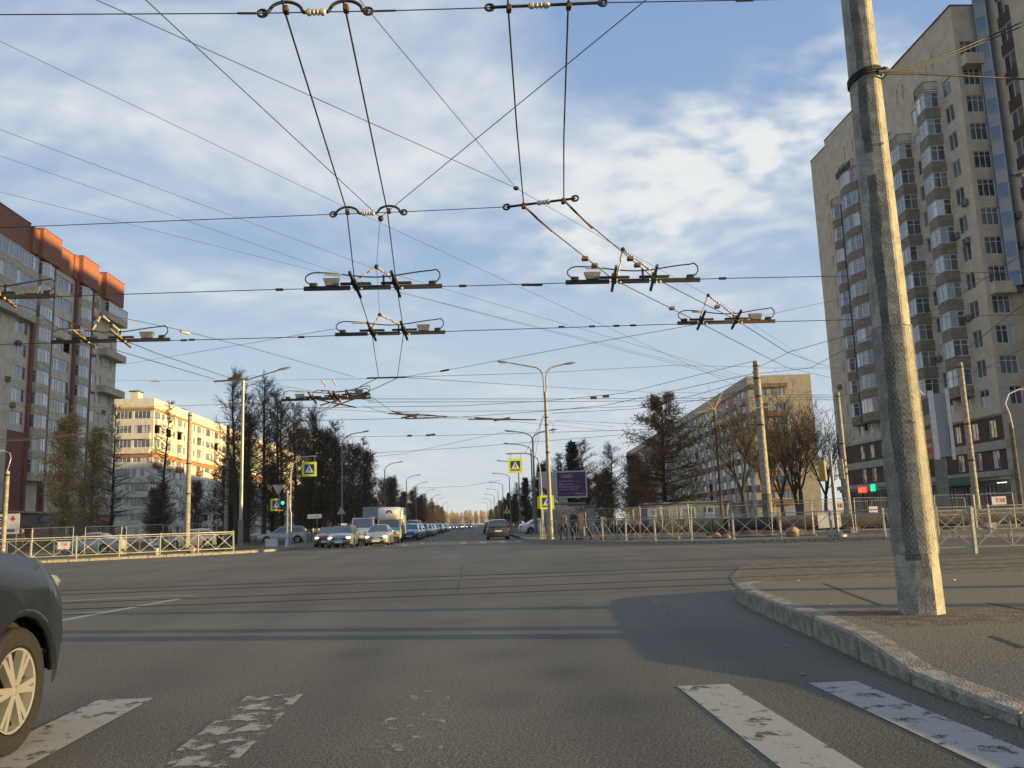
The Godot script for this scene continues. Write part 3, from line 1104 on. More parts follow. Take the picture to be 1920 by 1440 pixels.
func right_tower() -> void:
	# facade along the avenue: x = 48, from z = -109.4 (local 0) to -73.8 (local 35.6)
	var t := thing("apartment_tower", "tall tan sixteen storey apartment tower with stacked bay balconies behind the concrete pole", "building", Vector3(48, 0, -109.4), -PI / 2)
	var wc := []
	for k in 13: wc.append(11.1 + 2.81 * k)
	var holes := []
	var wins := []
	for k in range(0, 12):
		wins.append([21.8, wc[k], 1.1, 1.55, 2])
		wins.append([27.45, wc[k], 1.4, 1.6, 2])
		wins.append([33.4, wc[k], 1.5, 1.65, 2])
		wins.append([16.2, wc[k], 1.2, 1.45, 2])
		wins.append([19.2, wc[k], 1.2, 1.45, 2])
		wins.append([4.15, wc[k], 0.32, 1.6, 1])
	for k in [12]:
		for u in [10.2, 12.4, 24.4, 25.6, 30.4, 31.6]: wins.append([u, wc[k] + 0.9, 0.3, 1.7, 1])
	for u in [7.2, 9.6, 12.2, 24.6, 30.6]: wins.append([u, wc[0], 1.0, 1.45, 2])
	for k in [-1, -2]:
		for u in [7.0, 9.6, 12.4, 15.6, 18.4, 21.6, 24.8, 27.9, 30.8, 33.6]: wins.append([u, 11.1 + 2.81 * k, 1.15, 1.6, 2])
	# french windows behind the bays are hidden by them
	for w in wins: holes.append([w[0] - w[2] / 2, w[1] - w[3] / 2, w[0] + w[2] / 2, w[1] + w[3] / 2])
	var m := MB.new()
	wall_holes(m, 0, 9.5, 4.8, 49.1, holes.filter(func(h): return h[2] < 4.8 and h[1] > 9.4), 0.2)
	wall_holes(m, 4.8, 9.5, 21.0, 49.9, holes.filter(func(h): return h[0] > 4.8 and h[2] < 21 and h[1] > 9.4), 0.2)
	wall_holes(m, 21.0, 9.5, 35.6, 49.4, holes.filter(func(h): return h[0] > 21 and h[1] > 9.4), 0.2, 0.35)
	m.quad(Vector3(21, 9.5, 0), Vector3(21, 9.5, 0.35), Vector3(21, 49.4, 0.35), Vector3(21, 49.4, 0))
	# far end, roof and back
	m.quad(Vector3(0, 0, -16), Vector3(0, 0, 0), Vector3(0, 49.1, 0), Vector3(0, 49.1, -16))
	m.quad(Vector3(4.8, 49.1, -16), Vector3(4.8, 49.1, 0), Vector3(4.8, 49.9, 0), Vector3(4.8, 49.9, -16))
	m.quad(Vector3(21, 49.4, 0), Vector3(21, 49.4, -16), Vector3(21, 49.9, -16), Vector3(21, 49.9, 0))
	m.quad(Vector3(52, 0, -16), Vector3(0, 0, -16), Vector3(0, 49, -16), Vector3(52, 49, -16))
	part(t, "wall", m, M.tan)
	var rf := MB.new()
	rf.box(Vector3(2.4, 49.13, -8), Vector3(4.86, 0.12, 16.1))
	rf.box(Vector3(12.9, 49.93, -8), Vector3(16.3, 0.12, 16.1))
	rf.box(Vector3(28.3, 49.43, -7.8), Vector3(14.7, 0.12, 16.5))
	part(t, "roof", rf, M.roof)
	part(t, "added_shade_block", block(0.6, 15.5, 49.2, 52.3, -15.6, -12.2), M.tan)  # hidden roof block, shaped to shade the left tower's attic
	part(t, "added_shade_block", block(25.5, 35.0, 49.5, 52.3, -15.6, -12.2), M.tan)  # second hidden roof block, added for the same shade
	# two brown lower storeys with pale bands between, then the shop storey
	var bm := MB.new()
	var bh := holes.filter(func(h): return h[1] < 9.4)
	wall_holes(bm, 0.6, 7.15, 35.6, 9.5, bh.filter(func(h): return h[1] > 7.0), 0.2, 0.1)
	wall_holes(bm, 0.6, 4.45, 35.6, 6.35, bh.filter(func(h): return h[1] < 7.0), 0.2, 0.1)
	part(t, "brown_band", bm, M.brown)
	var gm := MB.new()
	gm.box(Vector3(18.0, 6.75, 0.0), Vector3(35.3, 0.8, 0.5))
	gm.box(Vector3(18.0, 9.5, 0.0), Vector3(35.3, 0.3, 0.42))
	gm.box(Vector3(18.0, 4.2, 0.15), Vector3(36.0, 0.5, 0.9))
	gm.box(Vector3(18.0, 3.8, 0.05), Vector3(35.6, 0.3, 0.6))
	part(t, "cornice", gm, M.grey_tan)
	var sh := MB.new()
	var shops := []
	for u in [4.4, 7.2, 10.0, 13.0, 16.2, 19.4, 22.6, 25.8, 29.0, 32.2]: shops.append([u - 1.0, 0.5, u + 1.0, 3.2])
	wall_holes(sh, 0.4, 0, 35.6, 3.7, shops, 0.3, 0.2)
	part(t, "shop_front", sh, M.shop_wall)
	for s in shops: window(t, Vector3((s[0] + s[2]) / 2, 0.5, -0.06), 2.0, 2.7, 3, 0.0, 0.75, M.pvc, [0, 0, 1])
	for w in wins:
		var z := 0.24 if w[0] > 21 and w[1] > 9.4 else -0.1
		if w[1] < 9.4: z = -0.02
		window(t, Vector3(w[0], w[1] - w[3] / 2, z), w[2], w[3], w[4])
	# bays, floor by floor
	var a1 := arc_plan(6.2, 8.5, 1.0, 3)
	var a2 := arc_plan(9.25, 13.7, 1.25, 5)
	for k in range(1, 12):
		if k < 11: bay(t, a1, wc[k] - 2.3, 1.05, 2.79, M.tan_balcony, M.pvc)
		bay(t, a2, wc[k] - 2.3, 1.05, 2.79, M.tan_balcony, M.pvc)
	railing(t, a1.slice(1, a1.size() - 1), wc[10] + 0.5, M.frame_brown)
	railing(t, a2.slice(1, a2.size() - 1), wc[11] + 0.5, M.frame_brown)
	part(t, "brown_panel", block(9.4, 13.5, wc[11] + 0.5, wc[11] + 1.3, 1.0, 1.08), M.brown)
	part(t, "downpipe", block(8.74, 8.98, 10.8, 42.5, 0.05, 0.3), M.dark)
	for set_ in [[22.55, 26.2, 10], [28.65, 31.95, 11]]:
		var x0: float = set_[0]
		var x1: float = set_[1]
		var plan := [Vector2(x0, 0.35), Vector2(x0 + 0.05, 0.75), Vector2(x0 + 0.5, 1.25), Vector2(x0 + 1.2, 1.6), Vector2(x1 - 0.25, 1.75), Vector2(x1, 0.35)]
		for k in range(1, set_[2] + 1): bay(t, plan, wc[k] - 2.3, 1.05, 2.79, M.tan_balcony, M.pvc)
		railing(t, plan, wc[set_[2]] + 0.5, M.black)
		window(t, Vector3((x0 + x1) / 2 + 0.3, wc[set_[2]] + 0.6, 0.32), 0.9, 2.1, 2)
	for p in [[32.3, 27.2], [32.5, 19.0], [34.3, 29.8], [28.2, 22.0], [33.8, 26.2], [26.7, 16.2], [30.6, 11.9], [2.6, 17.2], [31.2, 14.2]]: ac_unit(t, Vector3(p[0], p[1], 0.36 if p[0] > 21 else 0.02))
	# the recessed wall facing the crossing and the wing beyond it
	loc_node = t
	loc = Transform3D(Basis(Vector3.UP, PI / 2), Vector3(35.6, 0, 0.35))   # local x now leads away from the avenue
	var em := MB.new()
	var eh := []
	for k in range(0, 13): eh.append([0.45, 11.1 + 2.81 * k - 0.85, 2.15, 11.1 + 2.81 * k + 0.85])
	wall_holes(em, 0, 0, 3.3, 49.4, eh, 0.2)
	part(t, "end_wall", em, M.tan)
	for h in eh: window(t, Vector3(1.3, h[1], -0.1), 1.7, 1.7, 3, 0.0, 0.72)
	for k in [4, 12]:
		part(t, "loggia_wall", block(0.3, 2.3, 11.1 + 2.81 * k - 1.95, 11.1 + 2.81 * k - 0.85, 0.02, 0.9), M.tan)
	# glazed stair bay
	for k in 24:
		var y := 21.0 + k * 1.4
		var f1 := frame_mesh(1.0, 1.38, 1, 0.0)
		for s in [[2.25, 1.0, 0.5], [2.95, 1.0, 2.2]]:
			var fr := part(t, "glazing", f1[0], M.galv, Vector3(s[0], y, s[1]), Basis(Vector3.UP, -0.75 if s[0] < 2.6 else 0.6))
			part(fr, "pane", f1[1], M.glass_blue if k % 2 == 0 or s[0] > 2.6 else M.glass[2], Vector3(0, 0, -0.01))
	part(t, "core", block(2.2, 3.2, 20.6, 54.6, 0.0, 0.6), M.glass_blue)
	# wing: facade along the avenue again, set back by 4 m
	var wn := MB.new()
	var wh := []
	for k in range(0, 15): wh.append([1.9, 11.1 + 2.81 * k - 0.85, 3.65, 11.1 + 2.81 * k + 0.75])
	for k in range(0, 15): wh.append([8.2, 11.1 + 2.81 * k - 0.85, 9.9, 11.1 + 2.81 * k + 0.75])
	loc = Transform3D(Basis.IDENTITY, Vector3(35.6, 0, -2.9))
	wall_holes(wn, 0, 0, 16.4, 55.5, wh, 0.2)
	wn.quad(Vector3(16.4, 0, 0), Vector3(16.4, 0, -12), Vector3(16.4, 55.5, -12), Vector3(16.4, 55.5, 0))
	wn.quad(Vector3(0, 49, -12), Vector3(0, 49, 0), Vector3(0, 55.5, 0), Vector3(0, 55.5, -12))
	wn.quad(Vector3(0, 55.5, 0), Vector3(16.4, 55.5, 0), Vector3(16.4, 55.5, -12), Vector3(0, 55.5, -12))
	wn.quad(Vector3(16.4, 0, -12), Vector3(0, 0, -12), Vector3(0, 55.5, -12), Vector3(16.4, 55.5, -12))
	part(t, "wing_wall", wn, M.tan)
	for h in wh: window(t, Vector3((h[0] + h[2]) / 2, h[1], -0.1), h[2] - h[0], 1.6, 2)
	for k in range(0, 15): part(t, "brown_panel", block(1.9, 3.65, 11.1 + 2.81 * k - 2.0, 11.1 + 2.81 * k - 0.87, 0.0, 0.05), M.brown)
	part(t, "brown_base", block(0.02, 16.4, 4.2, 9.4, 0.0, 0.08), M.brown)
	for k in [6, 3, 5]: ac_unit(t, Vector3(1.2, 11.1 + 2.81 * k - 0.4, 0.02))
	for k in [2, 1]: bay(t, [Vector2(4.2, 0), Vector2(4.5, 1.2), Vector2(7.4, 1.2), Vector2(7.8, 0)], 11.1 + 2.81 * k - 1.7, 1.0, 2.79, M.tan_balcony, M.pvc)
	loc_node = null
	# lit shop signs over the shop storey
	var s1 := part(t, "lit_sign", block(6.3, 8.5, 3.42, 4.12, 0.62, 0.72), glow(lin(0.9, 0.05, 0.02), 0.75))
	s1.set_meta("label", "glowing red shop sign")
	var s2 := part(t, "lit_sign", block(9.6, 10.7, 3.5, 4.3, 0.62, 0.72), glow(lin(0.01, 0.62, 0.33), 0.7))
	s2.set_meta("label", "glowing green shop sign")
	word_strokes(s1, 6.5, 8.3, 3.77, 0.42, 0.722, glow(lin(1.0, 0.25, 0.16), 0.6))
	var s3 := part(t, "shop_sign", block(24.5, 31.0, 3.35, 4.15, 0.62, 0.72), mat(lin(0.005, 0.085, 0.05), 0.5))
	s3.set_meta("label", "dark green shop sign")
	word_strokes(s3, 25.3, 30.2, 3.75, 0.36, 0.724, mat(lin(0.02, 0.22, 0.13), 0.5))
	part(t, "light_strip", block(34.2, 35.55, 3.3, 3.38, 0.62, 0.68), glow(lin(1.0, 0.86, 0.72), 0.9))

func thing_child(parent: Node, called: String, at: Vector3, turn := 0.0) -> Node3D:
	var o := Node3D.new()
	o.name = called
	parent.add_child(o, true)
	o.position = at
	o.rotation.y = turn
	return o

func letters(parent: Node, text: String, h: float, at: Vector3, m: Material, b := Basis.IDENTITY, bold := true) -> void:
	var tm := TextMesh.new()
	var f := SystemFont.new()
	f.font_names = PackedStringArray(["Droid Sans"])
	if bold: f.font_weight = 700
	tm.font = f
	tm.text = text
	tm.font_size = 32
	tm.pixel_size = h / 24.0
	tm.depth = 0.008
	var o := part(parent, "lettering", tm, m, at, b)
	o.position = at

# unreadable small print: a row of word-like strokes
func word_strokes(parent: Node, x0: float, x1: float, y: float, h: float, z: float, m: Material) -> void:
	var s := MB.new()
	var x := x0
	while x < x1 - h * 0.3:
		var w := minf(h * rng.randf_range(0.35, 0.6), x1 - x)
		var k := rng.randi() % 3
		s.box(Vector3(x + h * 0.06, y, z), Vector3(h * 0.12, h, 0.006))
		if k != 1: s.box(Vector3(x + w - h * 0.06, y, z), Vector3(h * 0.12, h, 0.006))
		s.box(Vector3(x + w * 0.5, y + h * (0.44 if k == 0 else 0.0), z - 0.0005), Vector3(w, h * 0.12, 0.005))
		if k == 1: s.box(Vector3(x + w * 0.5, y - h * 0.44, z - 0.0005), Vector3(w, h * 0.12, 0.005))
		x += w + h * (0.14 if rng.randf() < 0.82 else 0.5)
	part(parent, "lettering", s, m)

func left_tower() -> void:
	# facade along the avenue: x = -54, local 0 at z = -80, far edge at local 51.6
	var t := thing("brick_tower", "beige apartment tower with brick red attic and red vertical pillars", "building", Vector3(-54, 0, -80), PI / 2)
	var wc := []
	for k in 12: wc.append(34.95 - 2.76 * k)
	var holes := []
	var wins := []
	for k in range(0, 11):
		if k > 2: wins.append([46.0, wc[k], 1.0, 1.45, 2])
		wins.append([49.4, wc[k], 1.0, 1.45, 2])
		if k > 2: wins.append([23.9, wc[k], 3.0, 1.55, 4])
		if k > 2: wins.append([18.6, wc[k], 1.1, 1.5, 2])
		if k > 2: wins.append([14.0, wc[k], 1.1, 1.5, 2])
		wins.append([43.7, wc[k], 2.3, 1.6, 3])
		if k % 4 != 3: wins.append([34.0, wc[k], 5.4, 1.6, 7])
		else:
			wins.append([32.8, wc[k], 3.0, 1.6, 4])
	for w in wins: holes.append([w[0] - w[2] / 2, w[1] - w[3] / 2, w[0] + w[2] / 2, w[1] + w[3] / 2])
	for k in [3, 7]: holes.append([34.6, wc[k] - 0.8, 36.7, wc[k] + 0.85])
	var m := MB.new()
	wall_holes(m, 0, 4.6, 51.6, 36.45, holes, 0.22)
	m.quad(Vector3(51.6, 0, 0), Vector3(51.6, 0, -15), Vector3(51.6, 38, -15), Vector3(51.6, 38, 0))
	m.quad(Vector3(0, 0, -15), Vector3(0, 0, 0), Vector3(0, 38, 0), Vector3(0, 38, -15))
	m.quad(Vector3(51.6, 0, -15), Vector3(0, 0, -15), Vector3(0, 38, -15), Vector3(51.6, 38, -15))
	part(t, "wall", m, M.left_wall)
	for k in [3, 7]:
		part(t, "loggia", block(34.6, 36.7, wc[k] - 0.8, wc[k] + 0.85, -1.2, -1.0), M.pillar_red)
	for w in wins:
		var wide: bool = w[2] > 2.5
		window(t, Vector3(w[0], w[1] - w[3] / 2, -0.1), w[2], w[3], w[4], 0.0, 0.7 if wide else 0.0, M.pvc, [2, 1, 3, 2, 1] if wide else null)
	# red attic, stepping in and out
	for a in [[0, 24.4, 0.1, 40.0], [24.4, 26.0, 0.45, 39.6], [26.0, 30.9, 0.9, 40.0], [30.9, 36.0, 0.1, 39.75], [36.0, 37.2, 0.3, 39.75], [37.2, 42.3, 0.9, 40.0], [42.3, 44.0, 0.3, 39.5], [44.0, 45.2, 0.12, 39.6], [45.2, 51.75, 0.75, 40.0]]:
		part(t, "attic_wall", block(a[0], a[1], 36.45 if a[2] < 0.6 else 36.2, a[3], -3.0, a[2]), M.red)
		part(t, "coping", block(a[0] - 0.03, a[1] + 0.03, a[3], a[3] + 0.09, -3.05, a[2] + 0.06), M.pillar_red)
	part(t, "roof", block(0.1, 51.5, 38.0, 38.2, -14.9, -3.06), M.roof)
	# pillars
	for u in [26.0, 30.5, 37.2, 42.1]: part(t, "pillar", block(u - 0.26, u + 0.26, 4.6, 36.4, 0.0, 0.4), M.pillar_red)
	for u in [29.6, 41.3]: part(t, "red_strip", block(u, u + 0.4, 4.6, 36.2, 0.0, 0.12), M.pillar_red)
	part(t, "red_recess", block(22.0, 25.6, 4.6, 14.0, 0.0, 0.12), M.pillar_red)
	# bays between the pillars, one facet paler for curtains and a lit look
	for u in [26.35, 37.55]:
		var plan := [Vector2(u, 0), Vector2(u + 0.15, 0.75), Vector2(u + 1.25, 1.15), Vector2(u + 2.9, 0.95), Vector2(u + 3.15, 0)]
		for k in range(0, 10): bay(t, plan, wc[k] - 1.85, 1.0, 2.74, M.left_balcony, M.pvc, true, PALE)
	# wide glazed balconies of the top storeys, near end
	for k in 3:
		bay(t, [Vector2(9.0, 0), Vector2(9.1, 1.0), Vector2(21.0, 1.0), Vector2(21.2, 0.8), Vector2(25.5, 0.8), Vector2(25.6, 0)], wc[k] - 1.85, 1.0, 2.74, M.left_balcony, M.pvc, true, [2, 1, 3, 2, 1])
	# corner balconies at the far end
	for k in [0, 2, 4]:
		bay(t, [Vector2(45.3, 0), Vector2(45.5, 1.2), Vector2(52.4, 1.2), Vector2(52.5, -2)], wc[k] - 1.85, 1.05, 2.6 if k == 0 else 1.07, M.left_balcony, M.pvc, k == 0, [2, 1, 3, 2])
	for p in [[36.2, 20.0], [23.2, 24.6], [22.6, 17.0], [47.6, 19.4], [21.2, 19.9], [40.0, 27.2]]: ac_unit(t, Vector3(p[0], p[1], 0.02))
	# shop storey
	var sm := MB.new()
	var sh := []
	for u in [2.0, 7.0, 12.0, 17.0, 22.0, 27.5, 33.0, 38.5, 44.0, 48.6]: sh.append([u - 1.1, 0.4, u + 1.1, 2.7])
	wall_holes(sm, 0, 0, 51.6, 4.4, sh, 0.3, 0.15)
	part(t, "shop_front", sm, M.mauve)
	part(t, "cornice", block(-0.1, 51.7, 4.4, 4.62, -0.2, 0.4), M.grey_tan)
	for s in sh: window(t, Vector3((s[0] + s[2]) / 2, 0.4, -0.1), 2.2, 2.3, 2, 0.0, 0.0, M.frame_brown, [0, 1])
	var sg := part(t, "shop_sign", block(45.2, 50.9, 3.15, 4.1, 0.16, 0.3), mat(lin(0.34, 0.13, 0.07), 0.6))
	word_strokes(sg, 45.5, 47.8, 3.62, 0.5, 0.304, M.sign_white)
	word_strokes(sg, 47.95, 50.6, 3.62, 0.5, 0.304, mat(lin(0.75, 0.22, 0.02), 0.5))
	for a in [[30.0, 33.0], [35.0, 38.6]]:
		var s := part(t, "shop_sign", block(a[0], a[1], 3.3, 4.0, 0.16, 0.28), mat(lin(0.05, 0.07, 0.14), 0.6))
		word_strokes(s, a[0] + 0.3, a[1] - 0.3, 3.65, 0.35, 0.284, mat(lin(0.3, 0.36, 0.5), 0.5))

# nine-storey panel block: local x along the long facade, the end that shows is at local 0 (lit one) or at local L
func panel_block(called: String, label: String, at: Vector3, turn: float, L: float, deep: float, wm: Material, endm: Material, band: Material, lit: bool) -> void:
	var t := thing(called, label, "building", at, turn)
	var wc := []
	for k in 9: wc.append(24.0 - 2.75 * k)
	var mod := 6.4
	var n := int(L / mod)
	var near := []
	for i in n: near.append(i if lit else n - 1 - i)
	var holes := []
	var far_frames := MB.new()
	var far_glass := MB.new()
	var m := MB.new()
	# the long wall is made module by module
	for i in n:
		var u0 := i * mod
		var hs := []
		for k in 9:
			hs.append([u0 + 0.5, wc[k] - 0.75, u0 + 3.5, wc[k] + 0.8])
			hs.append([u0 + 4.3, wc[k] - 0.7, u0 + 5.7, wc[k] + 0.75])
		wall_holes(m, u0, 0, u0 + mod, 27.2, hs, 0.2)
		var rank := i if lit else n - 1 - i
		for k in 9:
			if rank < 11:
				if rng.randf() < 0.93: window(t, Vector3(u0 + 2.0, wc[k] - 0.75, -0.1), 3.0, 1.55, 4, 0.0, 0.0, M.pvc if rng.randf() < 0.75 else M.frame_brown)
				window(t, Vector3(u0 + 5.0, wc[k] - 0.7, -0.1), 1.4, 1.45, 2)
			else:
				for w in [[u0 + 2.0, 3.0, 4], [u0 + 5.0, 1.4, 2]]:
					far_glass.box(Vector3(w[0], wc[k], -0.14), Vector3(w[1], 1.5, 0.03))
					for q in w[2] + 1: far_frames.box(Vector3(w[0] - w[1] / 2 + w[1] * q / w[2], wc[k], -0.1), Vector3(0.1, 1.5, 0.08))
	part(t, "wall", m, wm)
	var ff := part(t, "far_window_frames", far_frames, M.pvc)
	ff.set_meta("kind", "stuff")
	var fg := part(t, "far_window_panes", far_glass, M.glass[1])
	fg.set_meta("kind", "stuff")
	# balcony parapets stand proud; two storeys carry coloured bands
	var W := n * mod
	for k in 9:
		for i in n:
			var pm := band if (k in [3] if lit else k in [1, 4, 6, 7]) else wm
			if i % 2 == 0 or not lit:
				if (i if lit else n - 1 - i) < 11:
					part(t, "balcony_parapet", cached_box(3.3, 1.05, 0.6), pm, Vector3(i * mod + 2.0, wc[k] - 1.35, 0.3))
	part(t, "orange_band" if lit else "brown_band", block(0.0, W, 24.85, 25.3, 0.02, 0.12), band)
	if lit: part(t, "orange_band", block(0.0, W, 15.9, 16.9, 0.0, 0.1), band)
	# roof, back, ends
	var r := MB.new()
	r.quad(Vector3(0, 27.2, 0), Vector3(W, 27.2, 0), Vector3(W, 27.2, -deep), Vector3(0, 27.2, -deep))
	part(t, "roof", r, M.roof)
	var b := MB.new()
	b.quad(Vector3(W, 0, -deep), Vector3(0, 0, -deep), Vector3(0, 27.2, -deep), Vector3(W, 27.2, -deep))
	if lit: b.quad(Vector3(W, 0, 0), Vector3(W, 0, -deep), Vector3(W, 27.2, -deep), Vector3(W, 27.2, 0))
	else: b.quad(Vector3(0, 0, -deep), Vector3(0, 0, 0), Vector3(0, 27.2, 0), Vector3(0, 27.2, -deep))
	part(t, "back_wall", b, wm)
	for i in range(0, n, 4):
		part(t, "roof_vent", block(i * mod + 1, i * mod + 3.2, 27.2, 28.7, -5, -3.5), wm)
		part(t, "vent_cap", block(i * mod + 0.8, i * mod + 3.4, 28.7, 28.9, -5.2, -3.3), M.roof)
	# the end towards the crossing
	loc_node = t
	loc = Transform3D(Basis(Vector3.UP, -PI / 2 if lit else PI / 2), Vector3(0, 0, -deep) if lit else Vector3(W, 0, 0))
	var em := MB.new()
	var eh := []
	var ew := []
	for k in 9:
		if lit:
			ew.append([deep - 5.6, wc[k], 2.9, 1.5, 4])
			ew.append([deep - 2.2, wc[k], 3.0, 1.5, 4])
		elif k < 8:
			ew.append([2.2, wc[k], 2.6, 1.5, 3])
			ew.append([5.6, wc[k], 2.8, 1.5, 4])
	for w in ew: eh.append([w[0] - w[2] / 2, w[1] - w[3] / 2, w[0] + w[2] / 2, w[1] + w[3] / 2])
	wall_holes(em, 0, 0, deep, 27.2, eh, 0.2)
	part(t, "end_panel", em, endm)
	for w in ew: window(t, Vector3(w[0], w[1] - w[3] / 2, -0.1), w[2], w[3], w[4], 0.0, 0.0, M.pvc if rng.randf() < 0.8 else M.frame_brown)
	if lit:
		part(t, "orange_band", block(deep - 7.3, deep + 0.02, 24.85, 25.35, 0.0, 0.12), band)
		part(t, "orange_band", block(deep - 7.3, deep + 0.02, 15.9, 16.9, 0.0, 0.12), band)
		for k in [1, 2, 4, 5]: part(t, "balcony_parapet", block(deep - 7.2, deep - 0.5, wc[k] - 1.9, wc[k] - 0.8, 0.0, 0.4), endm)
	else:
		for k in [1, 4, 6, 7]: part(t, "balcony_parapet", block(0.6, 7.2, wc[k] - 1.9, wc[k] - 0.8, 0.0, 0.6), band)
		part(t, "brown_band", block(0.4, 7.4, 24.85, 25.6, 0.0, 0.5), band)
	loc_node = null

func cached_box(x: float, y: float, z: float) -> ArrayMesh:
	var key := "b%.3f %.3f %.3f" % [x, y, z]
	if not cache.has(key):
		var m := MB.new()
		m.box(Vector3.ZERO, Vector3(x, y, z))
		cache[key] = m.mesh()
	return cache[key]

# ---------------------------------------------------------------- trees
func rand_dir() -> Vector3:
	return Vector3(rng.randfn(), rng.randfn(), rng.randfn()).normalized()

func leaf(m: MB, p: Vector3, s: float) -> void:
	var a := rand_dir() * s
	var b := rand_dir().cross(a).normalized() * s * 0.6
	m.tri(p - a, p + b, p + a)
	m.tri(p - a, p + a, p - b)

# a tree with one leader and side branches
func leader_tree(q: Dictionary) -> Dictionary:
	var wood := MB.new()
	var twig := MB.new()
	var leaves := MB.new()
	var h: float = q.h
	var pts := []
	var p := Vector3.ZERO
	var lean := Vector3(rng.randf_range(-0.03, 0.03), 1, rng.randf_range(-0.03, 0.03))
	var n := 14
	for i in n + 1:
		pts.append(p)
		p += (lean + Vector3(rng.randfn() * 0.025, 0, rng.randfn() * 0.025)) * h / n
	var rad := func(t: float) -> float: return q.r * pow(1.0 - t, 0.85) + 0.012
	for i in n: wood.tube(pts[i], pts[i + 1], rad.call(float(i) / n) * (1.35 if i == 0 else 1.0), rad.call(float(i + 1) / n), 7)
	for k in q.nb:
		var t: float = lerpf(q.first, 0.985, pow((k + rng.randf()) / q.nb, q.get("crowd", 0.9)))
		var f := t * n
		var i := mini(int(f), n - 1)
		var o: Vector3 = pts[i].lerp(pts[i + 1], f - i)
		var s: float = (t - q.first) / (1.0 - q.first)
		var prof: float = pow(1.0 - s, q.shape) * (1.0 if s > q.belly else lerpf(0.55, 1.0, s / q.belly))
		var l: float = (q.len * prof + 0.35) * rng.randf_range(0.55, 1.15)
		var az := rng.randf() * TAU
		var up: float = q.up + rng.randf_range(-0.2, 0.2) + s * q.get("up_top", 0.3)
		var d := Vector3(cos(az) * cos(up), sin(up), sin(az) * cos(up))
		var br: float = clampf(rad.call(t) * 0.42, 0.012, 0.07)
		var b := o
		var segs := 4
		var bend: float = q.bend
		for g in segs:
			var e := b + d * l / segs
			wood.tube(b, e, br * (1.0 - 0.22 * g), br * (1.0 - 0.22 * (g + 1)), 4 if g < 2 else 3)
			var tw: int = q.twigs
			for w in tw:
				var at := b.lerp(e, rng.randf())
				var td := (d * 0.9 + rand_dir() * 0.85 + Vector3(0, q.get("twig_up", 0.0), 0)).normalized()
				var tl: float = q.twig_len * rng.randf_range(0.4, 1.2) * (0.55 + 0.6 * prof)
				var te := at + td * tl
				twig.tube(at, te, q.twig_r, q.twig_r * 0.4, 3)
				for u in q.get("fork", 2):
					var a2 := at.lerp(te, rng.randf_range(0.25, 0.95))
					var e2 := a2 + (td + rand_dir() * 0.9).normalized() * tl * rng.randf_range(0.3, 0.65)
					twig.tube(a2, e2, q.twig_r * 0.7, q.twig_r * 0.3, 3)
					if q.leaves > 0 and rng.randf() < q.leaves:
						leaf(leaves, a2.lerp(e2, rng.randf()), q.leaf * rng.randf_range(0.6, 1.3))
						leaf(leaves, e2, q.leaf * rng.randf_range(0.6, 1.3))
			b = e
			d = (d + Vector3(rng.randfn() * 0.12, bend + rng.randfn() * 0.06, rng.randfn() * 0.12)).normalized()
	return {"wood": wood.mesh(), "twig": twig.mesh(), "leaf": leaves.mesh() if leaves.v.size() > 0 else null}

# a tree whose trunk divides again and again
func grow(wood: MB, twig: MB, leaves: MB, p: Vector3, d: Vector3, l: float, r: float, depth: int, q: Dictionary) -> void:
	var segs := 3
	var rr := maxf(r, 0.011)
	for g in segs:
		var e := p + d * l / segs
		var r2 := rr * 0.9
		(wood if depth < 3 else twig).tube(p, e, rr, r2, 6 if depth == 0 else (4 if depth < 3 else 3))
		if depth >= 1 and depth < q.depth and rng.randf() < 0.5:
			grow(wood, twig, leaves, e, (d + rand_dir() * 0.75 + Vector3(0, 0.12, 0)).normalized(), l * rng.randf_range(0.4, 0.62), r2 * 0.5, depth + 1, q)
		p = e
		rr = r2
		d = (d + rand_dir() * 0.09 + Vector3(0, q.rise, 0)).normalized()
	if depth >= q.depth:
		if q.leaves > 0 and rng.randf() < q.leaves: leaf(leaves, p, q.leaf * rng.randf_range(0.6, 1.3))
		return
	var kids: int = q.kids[mini(depth, q.kids.size() - 1)]
	for k in kids:
		var az := TAU * (k + rng.randf() * 0.7) / kids
		var side := d.cross(Vector3.UP if absf(d.y) < 0.95 else Vector3.RIGHT).normalized().rotated(d, az)
		var spread: float = q.spread[mini(depth, q.spread.size() - 1)] * rng.randf_range(0.6, 1.25)
		grow(wood, twig, leaves, p, (d * cos(spread) + side * sin(spread)).normalized(), l * rng.randf_range(0.62, 0.86) * q.get("keep", 1.0), rr * 0.68, depth + 1, q)

func fork_tree(q: Dictionary) -> Dictionary:
	var wood := MB.new()
	var twig := MB.new()
	var leaves := MB.new()
	grow(wood, twig, leaves, Vector3(0, -0.1, 0), Vector3(rng.randf_range(-0.05, 0.05), 1, 0).normalized(), q.h * q.trunk, q.r, 0, q)
	return {"wood": wood.mesh(), "twig": twig.mesh(), "leaf": leaves.mesh() if leaves.v.size() > 0 else null}

func plant(pr: Dictionary, called: String, label: String, at: Vector3, s: float, wm: Material, tm: Material, lm: Material, group := "", wide := 1.0, turn := -1.0) -> void:
	var t := thing(called, label, "tree", at, turn if turn >= 0 else rng.randf() * TAU, group)
	t.scale = Vector3(s * wide, s, s * wide)
	part(t, "trunk", pr.wood, wm)
	var c := part(t, "crown", pr.twig, tm)
	if pr.leaf: part(c, "foliage", pr.leaf, lm)

